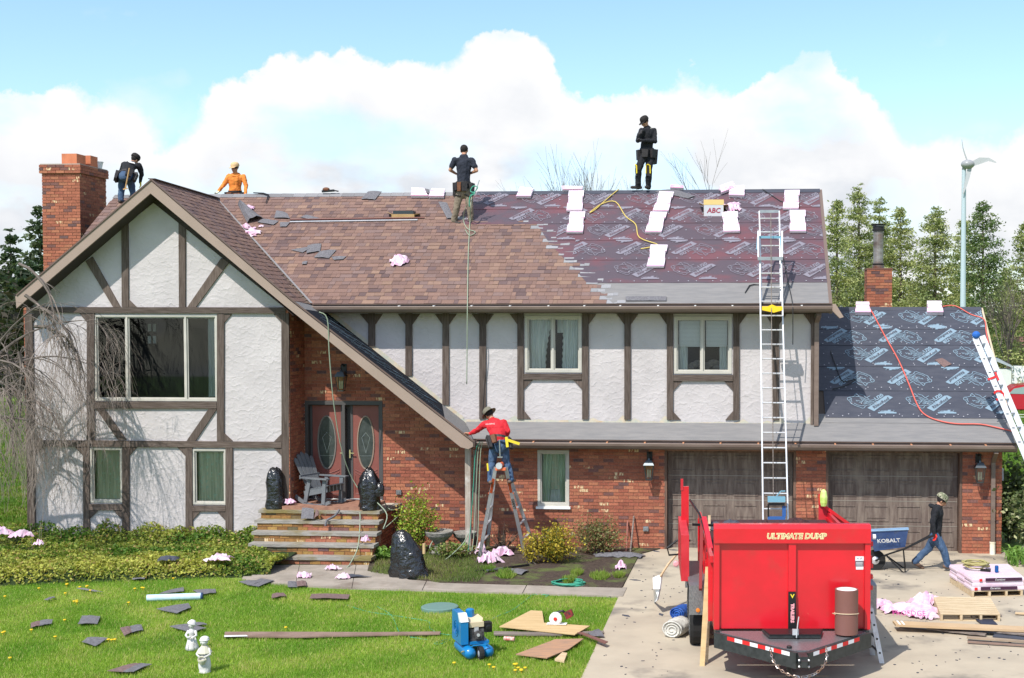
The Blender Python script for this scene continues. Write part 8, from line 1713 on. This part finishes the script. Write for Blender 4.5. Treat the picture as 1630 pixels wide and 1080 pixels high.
# ------------------------------------------------------------------ planting by the walls
def shrub(base, w_, h_, label, cols, seed, n=2600, ls=.05, cat='shrub', name='shrub', stems=26, d_=None, grp=None, sky_=.0, stemcol=None):
    rg = np.random.default_rng(seed); b = Vector(base); t = thing(name, label, cat, b, grp); k = M(); pts = []; d_ = d_ or w_ * .7
    for i in range(stems):
        a = rg.uniform(0, 6.283); r = rg.uniform(0, 1) ** .6; top = b + Vector((math.cos(a) * w_ / 2 * r, math.sin(a) * d_ / 2 * r, h_ * (1.02 - .45 * r * r) * rg.uniform(.7, 1.06))); mid = b.lerp(top, .5) + Vector((math.cos(a) * .04, 0, .04))
        k.tube([b + Vector((rg.normal(0, .04), rg.normal(0, .03), 0)), mid, top], [.010, .007, .003], 3, caps=False)
        q = max(int(n / stems), 1); s = rg.uniform(.30, 1.0, q); p = np.array(b)[None] + (np.array(top - b))[None] * s[:, None] + rg.normal(0, 1, (q, 3)) * np.array((w_, d_, h_)) * .085; pts.append(p)
    pts = np.vstack(pts); pts = pts[pts[:, 2] > b.z + .02]; q = len(pts); tt = np.clip(rg.normal(.5, .3, (q, 1)), 0, 1); c = np.array(cols[0]) * (1 - tt) + np.array(cols[1]) * tt
    if len(cols) > 2: c = np.where(rg.uniform(0, 1, (q, 1)) < .25, np.array(cols[2]), c)
    k.build('stems', stemcol or m_bark, t); leaves_mesh('foliage', pts, rg.uniform(.6, 1.3, q) * ls, c * rg.uniform(.7, 1.3, (q, 1)), m_leaf, t, seed=seed, kind=None, aspect=.6); return t
def gb(u, v, Y=None): p = G(u, v) if Y is None else Vector((P(u, v, Y).x, Y, .03)); return p
shrub(gb(659, 872, 26.0), .95, 1.35, 'bright yellow-green bush between the porch steps and the wood post', ((.16, .28, .03), (.38, .46, .05), (.45, .30, .10)), 101, 3000, .06)
shrub(gb(878, 905, 25.2), 1.15, .80, 'golden bush in front of the folding ladder foot', ((.30, .24, .03), (.55, .42, .05), (.14, .17, .03)), 102, 3200, .055); shrub(gb(845, 905, 25.0), .5, .6, 'smaller golden spray left of the golden bush', ((.36, .28, .03), (.58, .46, .06)), 103, 700, .05)
shrub(gb(950, 880, 26.2), 1.15, .85, 'olive bush with reddish tips below the wall right of the window', ((.13, .16, .05), (.30, .28, .12), (.30, .14, .08)), 104, 3600, .05)
shrub(gb(800, 872, 26.4), .9, .6, 'bare brown stems on the wall behind the folding ladder', ((.20, .12, .07), (.28, .18, .10)), 105, 160, .04)
shrub(gb(720, 880, 25.6), 1.0, .32, 'low trampled greenery under the planter', ((.12, .20, .04), (.25, .30, .08), (.3, .2, .1)), 106, 1100, .06, stems=30)
shrub(gb(607, 893, 25.3), .7, .25, 'low green tuft at the foot of the porch steps', ((.12, .24, .04), (.25, .38, .08)), 107, 900, .07, stems=20)
hx = Vector((XGW + .75, 26.6, 0)); shrub(hx, 1.5, 1.75, 'large dark leafy bush at the right end of the garage', ((.045, .075, .03), (.16, .19, .07), (.42, .42, .24)), 109, 5200, .11, d_=1.2, stems=40)
shrub((XGW + .55, 28.6, 0), 1.4, 1.9, 'second dark leafy bush further back beside the garage end', ((.05, .08, .03), (.15, .18, .07)), 110, 3000, .12, d_=1.2, stems=30)
def blade_clump(base, n, h_, label, seed, cols=((.12, .25, .05), (.26, .42, .10)), w_=.022, sp=.5):
    rg = random.Random(seed); t = thing('daylily', label, 'plant', base); k = M()
    for i in range(n):
        a = rg.uniform(0, 6.283); o = Vector(base) + Vector((rg.uniform(-1, 1) * sp * .4, rg.uniform(-1, 1) * sp * .3, 0)); d = Vector((math.cos(a), math.sin(a), 0)); sd = Vector((-d.y, d.x, 0)) * w_; L_ = h_ * rg.uniform(.7, 1.15); f = rg.random(); k.tint(tuple(cols[0][q] * (1 - f) + cols[1][q] * f for q in range(3)))
        pp = [o + d * (L_ * .55 * s * s) + Vector((0, 0, L_ * (s - .45 * s ** 3))) for s in (0, .35, .7, 1)]; k.add([pp[0] - sd, pp[0] + sd, pp[1] - sd, pp[1] + sd, pp[2] - sd * .8, pp[2] + sd * .8, pp[3]], [(0, 1, 3, 2), (2, 3, 5, 4), (4, 5, 6)])
    k.build('leaves', m_leaf, t); return t
blade_clump((XGW + .50, 25.95, 0), 170, .55, 'arching green daylily clump in front of the large bush at the garage end', 1, sp=1.4); blade_clump(gb(721, 878, 25.8), 46, .42, 'yellow-green daylily between stone planter and wood post', 2)
# planter, stones, poles, scraps
m_stn = mat('old_stone', (.30, .28, .25), .95, col2=(.18, .17, .15), ns=9, bump=.02, bs=20)
def planter(c, s, lab): k = M(); k.lathe(c, [(.20 * s, 0), (.21 * s, .04 * s), (.12 * s, .08 * s), (.09 * s, .20 * s), (.14 * s, .26 * s), (.27 * s, .38 * s), (.30 * s, .46 * s), (.29 * s, .48 * s), (.24 * s, .44 * s), (.0, .42 * s)], 18); tag(k.build('stone_planter', m_stn, None), lab, 'planter', None)
planter(gb(699, 870, 26.0), 1.0, 'weathered stone bowl planter between yellow-green bush and wood post'); planter(gb(740, 872, 26.3), .85, 'second stone planter half hidden behind the wood post')
for (a, b, lab, m) in (((997, 880), (999, 829), 'reddish pole leaning on the brick by the garage, left one', mat('pole_red', (.30, .12, .09), .7)), ((1003, 882), (1009, 822), 'pale pole leaning on the brick by the garage, right one', m_oldw)):
    k = M(); p = G(*a); q = P(b[0], b[1], YW - .05); k.tube([p, q], .018, 7); tag(k.build('pole', m), lab, 'pole')
tag(crumple('roofing_scrap', G(985, 886, .03), 1.1, .35, .10, m_oldg, None, 92, .0, jag=.3), 'wavy grey roofing scrap on the mulch below the leaning poles', 'roofing scrap'); sheet(((806, 914), (828, 911), (842, 913), (830, 920)), m_oldg, 'grey sheet scrap on the mulch left of the golden bush', G, UPZ, .06, 'roofing_scrap', 'roofing scrap', None)
k = M(); k.bar(G(757, 914) + Vector((0, 0, .05)), G(842, 904) + Vector((0, 0, .06)), .05, .03); tag(k.build('black_strip', m_black), 'black plastic strip lying across the mulch', 'strip'); k = M(); k.bar(G(775, 915) + Vector((0, 0, .08)), G(800, 911) + Vector((0, 0, .08)), .04, .03); tag(k.build('black_strip', m_steel), 'short grey strip lying over the black strip on the mulch', 'strip')
# ------------------------------------------------------------------ driveway clutter
t = thing('snow_shovel', 'white scoop shovel with wooden shaft standing on the driveway left of the trailer', 'shovel', G(1045, 958)); Ys = 20.9
k = M(); s0, s1, s2, s3 = G(1041, 960), P(1039, 920, Ys + .15), P(1053, 914, Ys + .2), P(1050, 938, Ys); k.prism([s0, P(1040, 938, Ys), s1, s2, s3, P(1046, 956, Ys - .03)], (.02, .05, 0)); k.build('scoop', m_white, t)
k = M(); k.tube([P(1051, 918, Ys + .15), P(1064, 898, 21.3), P(1083, 876, 21.8)], .02, 7); k.build('shaft', m_wood, t); k = M(); k.tube([P(1083, 876, 21.8), P(1093, 868, 22.0)], .035, 7); k.build('grip', m_black, t)
def roll(c, r, L_, m, lab, ax=Vector((1, .15, 0)), seed=1, name='tarp_roll'):
    ax = ax.normalized(); k = M(); y = UPZ; x = ax.cross(y).normalized(); n = 20; vs = []
    for i in range(7):
        for j in range(n): a = 6.283 * j / n; rr = r * (1 + .12 * mnoise.noise(Vector((math.cos(a) * 2, math.sin(a) * 2 + seed, i * .8)))) * (1 - .08 * abs(i - 3) / 3); vs.append(Vector(c) + ax * (i / 6 - .5) * L_ + (x * math.cos(a) + y * math.sin(a) * .8) * rr + Vector((0, 0, r * .8)))
    k.add(vs, [(i * n + j, i * n + (j + 1) % n, (i + 1) * n + (j + 1) % n, (i + 1) * n + j) for i in range(6) for j in range(n)] + [tuple(range(n)), tuple(6 * n + j for j in range(n))])
    k.tube([Vector(c) - ax * (L_ / 2 + .01) + (x * math.cos(a) + y * math.sin(a) * .8) * r * (1 - a / 22) + Vector((0, 0, r * .8)) for a in np.linspace(0, 18, 44).tolist()], .012, 4); return tag(k.build(name, m, None, smooth=True), lab, 'tarp')
roll(G(1084, 984), .13, .34, mat('tarp_blue', (.01, .06, .30), .35, col2=(.04, .14, .48), ns=12, bump=.03, bs=18), 'rolled blue tarp beside the trailer wheel', Vector((.35, 1, 0)), 2); roll(G(1078, 1012), .17, .42, mat('tarp_white', (.66, .64, .58), .6, col2=(.50, .48, .43), ns=6, bump=.03, bs=14), 'rolled white tarp beside the trailer wheel, in front of the blue one', Vector((.35, 1, 0)), 5)
m_pal = mat('pallet_wood', (.62, .50, .33), .85, col2=(.48, .36, .22), ns=1, gs=(3, 20, 20))
def pallet(q, lab, h_=.13, top=True):
    a, b, c, d = [G(u, v, h_) for u, v in q]; t = thing('pallet', lab, 'pallet', (a + b + c + d) / 4 - Vector((0, 0, h_)))
    if top:
        for i in range(9): s0, s1 = i / 9, (i + .78) / 9; k = M(); k.prism([a.lerp(d, s0), b.lerp(c, s0), b.lerp(c, s1), a.lerp(d, s1)][::-1], (0, 0, -.018)); k.build('slat', m_pal, t)
    for s in (0, .33, .66, .96): p, r_ = a.lerp(b, s), d.lerp(c, s); e = (b - a).normalized() * .04; k = M(); dz = Vector((0, 0, -.02)); k.prism([p + dz, p + e + dz, r_ + e + dz, r_ + dz], (0, 0, -.085)); k.build('stringer', m_pal, t)
    for s in (0, .5, .93): p, r_ = a.lerp(d, s), b.lerp(c, s); e = (d - a).normalized() * .09; k = M(); dz = Vector((0, 0, -.107)); k.prism([p + dz, r_ + dz, r_ + e + dz, p + e + dz], (0, 0, -.016)); k.build('bottom_slat', m_pal, t)
    return t
pallet(((1497, 977), (1592, 978), (1576, 951), (1485, 949)), 'empty pale wooden pallet on the driveway')
pallet(((1547, 941), (1628, 939), (1602, 917), (1512, 918)), 'pallet carrying the stack of pink wrapped bundles', .12, True)
A4 = [G(u, v, .12) for u, v in ((1547, 941), (1630, 939), (1605, 917), (1511, 918))]
def lerp4(s, t_): return A4[0].lerp(A4[1], s).lerp(A4[3].lerp(A4[2], s), t_)
m_bund = mat('bundle_pink', (.72, .52, .63), .4, col2=(.72, .62, .68), ns=3, bump=.008, bs=14); m_band = mat('bundle_band', (.05, .015, .04), .5)
for lay in range(3):
    for j in range(3):
        t0, t1 = j / 3 + .005, (j + 1) / 3 - .008; z0 = .003 + lay * .075; w_ = .012 * ((lay + j) % 2); b4 = [lerp4(0 + w_, t0), lerp4(1 - w_, t0), lerp4(1 - w_, t1), lerp4(w_, t1)]; ctr = sum(b4, Vector()) / 4
        t = thing('shingle_bundle', '%s pink bundle in the %s of the stack on the loaded pallet' % (('bottom', 'middle-height', 'topmost')[lay], ('front row', 'middle row', 'rear row')[j]), 'shingle bundle', ctr + Vector((0, 0, z0)), 'pink bundles stacked on the pallet'); k = M()
        vs = [p + Vector((0, 0, z0)) for p in b4] + [p + Vector((0, 0, z0 + .035)) + (p - ctr) * .012 for p in b4] + [p + Vector((0, 0, z0 + .072)) - (p - ctr) * .02 for p in b4]; k.add(vs, [(3, 2, 1, 0), (8, 9, 10, 11)] + [(r * 4 + q, r * 4 + (q + 1) % 4, r * 4 + 4 + (q + 1) % 4, r * 4 + 4 + q) for r in range(2) for q in range(4)]); k.build('wrapper', m_bund, t)
        if j == 0 and lay < 3:
            e = (b4[1] - b4[0]); s0 = (.18, .50, .26)[lay] if lay else .17; p0 = b4[0] + e * s0 + Vector((0, -.022, z0 + .010)); ex_ = e.normalized()
            if lay != 1: k = M(); k.prism([p0, p0 + ex_ * .66, p0 + ex_ * .66 + Vector((0, 0, .055)), p0 + Vector((0, 0, .055))], (0, .01, 0)); k.build('label_band', m_band, t); text_mesh('Duration', .050, m_white, 'lettering', t, p0 + ex_ * .26 + Vector((0, -.002, .028)), ex_, UPZ, .001, shear=.2); k = M(); q0 = p0 - ex_ * .11; k.prism([q0, q0 + ex_ * .05, q0 + ex_ * .05 + Vector((0, 0, .045)), q0 + Vector((0, 0, .045))], (0, .01, 0)); k.build('logo_patch', m_rt, t)
tz = .12 + .003 + .225; c_ = lerp4(.32, .62) + Vector((0, 0, .24)); c_.z = tz + .02
rope([c_ + Vector((math.cos(a) * (.20 + .05 * math.sin(a * 2.3)), math.sin(a) * (.22 + .04 * math.cos(a * 1.7)), .015 + .10 * abs(math.sin(a * .37)))) for a in np.linspace(0, 50, 70).tolist()], .012, mat('rope_khaki', (.38, .34, .14), .85), 'coiled khaki rope lying on the stack of pink bundles', 'rope_coil', 'rope')
c_ = lerp4(.60, .35); k = M(); k.lathe((c_.x, c_.y, tz), [(.028, 0), (.033, .01), (.033, .105), (.027, .12)], 14); tag(k.build('drink_can', mat('can_blue', (.01, .09, .30), .35, .4), None), 'blue drink can standing on the stack of pink bundles', 'can')
c_ = lerp4(.42, .45); k = M(); k.bar(Vector((c_.x - .07, c_.y + .02, tz + .02)), Vector((c_.x + .09, c_.y - .05, tz + .02)), .06, .04); tag(k.build('black_clip', m_black), 'black buckle at the end of the coiled khaki rope', 'buckle')
def pb(u, v, w_, d_, h_, lab, seed, rot=0): o = crumple('wrapper_bag', G(u, v, .01), w_, d_, h_, m_pk2, None, seed, rot, rough=1.0, jag=.4, arch=.8, nx=16, ny=12); return tag(o, lab, 'plastic wrapper', 'pink wrappers piled by the red trailer')
pb(1397, 968, .55, .35, .20, 'pink wrapper nearest the red trailer in the driveway pile', 121, -.3); pb(1447, 975, 1.0, .5, .22, 'large pink wrapper bag in the middle of the driveway pile', 122, -.05); pb(1468, 984, .6, .35, .20, 'low pink wrapper in front of the driveway pile', 123, -.3); pb(1473, 962, .7, .45, .24, 'white-pink wrapper with torn peak at the back of the driveway pile', 124, .5)
text_mesh('PROEDGE', .12, mat('ink_magenta', (.50, .04, .25), .6), 'lettering', bpy.data.objects[[o.name for o in scene.objects if o.get('label', '').startswith('large pink wrapper bag')][0]], G(1446, 976, .15) + Vector((0, -.06, .0)), EX, Vector((0, .45, .9)).normalized(), .02)
# long carton and torn-off boards
m_cb2 = mat('carton_long', (.52, .37, .22), .8, col2=(.46, .32, .19), ns=2)
a, b = G(1426, 998, .10), G(1700, 1010, .10); y_ = Vector((-.02, .26, 0)); t = thing('long_carton', 'long flat cardboard carton lying on old boards on the driveway', 'carton', (a + b) / 2)
k = M(); k.prism([a, b, b + y_, a + y_], (0, 0, .035)); k.build('box', m_cb2, t)
for s in (.02, .045): k = M(); p = a.lerp(b, s) + Vector((0, -.002, .037)); k.prism([p, p + Vector((.03, 0, 0)), p + Vector((.03, 0, 0)) + y_, p + y_], (0, 0, .002)); k.build('strap', m_white, t)
rb = random.Random(8)
for i, (q0, q1, w_, m, z, lab) in enumerate((((1430, 1001), (1640, 1020), .12, m_oldb, .06, 'dark old board directly under the long carton'), ((1475, 1007), (1568, 1017), .12, m_oldw, .04, 'splintered grey board in front of the long carton, left'), ((1552, 1008), (1640, 1013), .10, m_oldw, .10, 'grey board on top of the board pile at the right edge'), ((1560, 1012), (1650, 1022), .12, m_oldw, .07, 'grey board with nails in the board pile at the right edge'),
                                     ((1580, 1018), (1650, 1026), .18, m_oldb, .03, 'black board lowest in the pile at the right edge'), ((1539, 1022), (1650, 1031), .10, mat('board_strip', (.40, .30, .20), .8, col2=(.25, .19, .14), ns=2), .05, 'separate thin board nearest the bottom right corner'), ((1540, 1027), (1650, 1034), .05, m_brnb, .03, 'brown strip lying along the separate thin board'),
                                     ((1548, 986), (1595, 984), .08, m_oldw, .03, 'short splintered board in front of the empty pallet'), ((1616, 981), (1650, 983), .08, m_wood, .03, 'pale board end at the right edge above the long carton'))):
    k = M(); p, q = G(*q0), G(*q1); p.z = q.z = z; n_ = 8; d_ = (q - p) / n_; sd = Vector((-d_.y, d_.x, 0)).normalized() * w_
    lo = [p + d_ * j + sd * rb.uniform(-.08, .08) for j in range(n_ + 1)]; hi = [p + d_ * j + sd * rb.uniform(.9, 1.1) for j in range(n_ + 1)]; k.prism(lo + hi[::-1], (0, 0, .022)); tag(k.build('old_board', m), lab, 'board', 'torn-off boards on the driveway')
k = M(); k.prism([G(u, v, .03) for u, v in ((1553, 987), (1580, 987), (1588, 995), (1562, 994))], (0, 0, .01)); tag(k.build('vent_screen', mat('vent_dark', (.03, .035, .06), .6)), 'dark screened vent lying between pallet and long carton', 'vent')
rc = random.Random(5); pcs = [(1052, 980, 'driveway left of the tarps'), (1018, 886, 'mulch corner by the garage'), (1044, 879, 'concrete against the brick left of the garage'), (1072, 877, 'garage sill, yellow handled'), (997, 982, 'left driveway edge'), (1011, 925, 'driveway by the mulch corner')]
for u, v, w_ in pcs: k = M(); p = G(u, v); a = rc.uniform(0, 3); d = Vector((math.cos(a) * .12, math.sin(a) * .10, 0)); s_ = Vector((-d.y, d.x, 0)) * .35; k.prism([p - d, p - s_ * 1.2, p + d, p + s_], (0, 0, .02)); tag(k.build('shingle_scrap', m_oldb), 'dark shingle scrap on the ' + w_, 'shingle scrap', 'dark scraps around the driveway')
k = M()
for i in range(420):
    u, v = rc.uniform(950, 1628), rc.choice((rc.uniform(885, 960), rc.uniform(960, 1078))); p = G(u, v)
    if G(1018, 880).x + (p.y - 26.8) * .12 > p.x or (p.y < 23 and abs(p.x - .4) < 1.4 and p.y > 16): continue
    a = rc.uniform(0, 6.28); s_ = rc.uniform(.006, .028); d = Vector((math.cos(a) * s_, math.sin(a) * s_, 0)); e = Vector((-d.y, d.x, 0)) * rc.uniform(.3, .9); p.z = .014; k.prism([p - d, p - e, p + d, p + e], (0, 0, .006))
k.build('debris', m_oldb, kind='stuff')
# ------------------------------------------------------------------ beyond the garage
Yt = 80; tb_ = Vector((P(1533, 500, Yt).x, Yt, 0)); tp = P(1534.5, 268, Yt); t = thing('wind_turbine', 'small wind turbine on a tall pale mast above the evergreens', 'wind turbine', tb_)
k = M(); k.tube([tb_, (tb_ + tp) / 2, tp], [.20, .165, .125], 12); k.build('mast', mat('mast_blue_grey', (.42, .50, .54), .5), t)
hb = P(1541, 262, Yt - .1); k = M(); k.ball(hb + Vector((-.02, 0, .0)), .36, 12, 9, (1.15, 1, .78)); k.lathe(tp - Vector((0, 0, .10)), [(.13, 0), (.13, .12), (.05, .2)], 10); k.build('nacelle', mat('nacelle_grey', (.30, .30, .31), .35), t, smooth=True)
for pts, ws in (([(1546, 262), (1560, 256), (1574, 254), (1586, 259)], (.10, .14, .07, .02)), ([(1544, 266), (1541, 280), (1537, 296), (1533, 309)], (.09, .09, .06, .02)), ([(1540, 257), (1536, 246), (1533, 236), (1531, 222)], (.03, .025, .02, .01))):
    k = M(); pp = [P(u, v, Yt - .15 - i * .05) for i, (u, v) in enumerate(pts)]; vs = []
    for i, p in enumerate(pp): d = (pp[min(i + 1, 3)] - pp[max(i - 1, 0)]).normalized(); q = d.cross(Vector((0, 1, 0))).normalized() * ws[i] * 1.4; vs += [p - q, p + q, p + q + Vector((0, .03, 0)), p - q + Vector((0, .03, 0))]
    k.add(vs, [(i * 4 + j, i * 4 + (j + 1) % 4, i * 4 + 4 + (j + 1) % 4, i * 4 + 4 + j) for i in range(3) for j in range(4)] + [(0, 3, 2, 1), (12, 13, 14, 15)]); k.build('blade', mat('blade_grey', (.40, .41, .42), .5), t)
Yh = 100; t = thing('brown_shed', 'low shed with a brown shingled roof beyond the right ladder', 'shed', (P(1612, 570, Yh).x, Yh, 0)); m_shr = mat('shed_roof', (.22, .12, .09), .9, col2=(.16, .085, .065), ns=2, gs=(1, 1, 14)); m_shw = mat('shed_wood', (.24, .20, .165), .9, col2=(.17, .14, .11), ns=1, gs=(12, 12, 1))
a, b, c, d = P(1566, 571, Yh), P(1604, 536, Yh + 2), P(1690, 536, Yh + 2), P(1700, 571, Yh); k = M(); k.prism([a, d, c, b], (0, 0, -.12)); k.build('roof', m_shr, t); k = M(); z_ = a.z - .12; k.box((a.x + .3, Yh + .3, 0), (d.x, Yh + 4, z_)); k.build('wall', m_shw, t)
for i in range(9): k = M(); x = a.x + .5 + i * .62; k.box((x, Yh + .24, 0), (x + .04, Yh + .29, z_)); k.build('batten', m_shw, t)
Yg_ = 85; t = thing('white_hut', 'small white hut with a grey lid roof beside the red car', 'hut', (P(1597, 600, Yg_).x, Yg_, 0)); a, b = P(1580, 575, Yg_), P(1610, 588, Yg_); k = M(); k.box((a.x, Yg_, 0), (b.x, Yg_ + 2, b.z)); k.build('wall', mat('hut_white', (.62, .62, .60), .7), t); k = M(); k.prism([P(1577, 572, Yg_ - .2), P(1612, 586, Yg_ - .2), P(1610, 583, Yg_ + 2), P(1585, 570, Yg_ + 2)], (0, 0, .06)); k.build('roof', mat('hut_roof', (.34, .38, .40), .6), t)
k = M(); a = P(1611, 596, 88); k.box((a.x, 88, .25), (a.x + 6, 90, P(1611, 583, 88).z)); k.box((a.x + .8, 87.5, 0), (a.x + 6, 87.9, P(1611, 605, 87.5).z)); tag(k.build('white_van', mat('van_white', (.75, .75, .76), .4)), 'white vehicle body partly in frame above the red car', 'van')
Yc = 71; t = thing('red_car', 'dark red car seen in part at the right edge of the lawn', 'car', (P(1612, 655, Yc).x, Yc, 0)); m_cr = mat('car_red', (.42, .012, .03), .3, coat=.6)
k = M(); pf = [(1598, 652), (1597, 637), (1601, 627), (1609, 620), (1618, 614), (1650, 611), (1690, 616), (1700, 640), (1698, 652)]; k.prism([P(u, v, Yc) for u, v in pf], (0, 1.7, 0)); k.build('body', m_cr, t)
k = M(); k.prism([P(u, v, Yc - .02) for u, v in ((1606, 627), (1614, 619), (1630, 616), (1645, 616), (1645, 628))], (0, .015, 0)); k.build('window', mat('car_glass', (.25, .33, .32), .2), t)
for u in (1606, 1680): k = M(); k.lathe(P(u, 652, Yc - .02), [(.0, 0), (.30, .0), (.32, .03), (.32, .2)], 18, axis=(0, 1, 0)); k.build('wheel', m_tyre, t)
t = thing('wire_fence', 'thin white wire fence crossing the lawn beyond the garage', 'fence', (P(1620, 660, 50).x, 50, 0))
for v in (664, 676, 688, 660): k = M(); a = P(1585, v, 50); k.tube([a, a + Vector((14, .4, 0))], .012, 4); k.build('wire', m_white, t)
for u in (1598, 1660): a = P(u, 656, 50); k = M(); k.tube([Vector((a.x, 50, 0)), a], .03, 6); k.build('post', m_oldw, t)
k = M(); a = P(1591, 765, YW + .4); k.box((XGW + .001, YW + .35, a.z), (XGW + .11, YW + .5, a.z + .25)); tag(k.build('meter_box', mat('meter_grey', (.5, .5, .52), .5)), 'grey meter box on the right end wall of the garage', 'meter box')
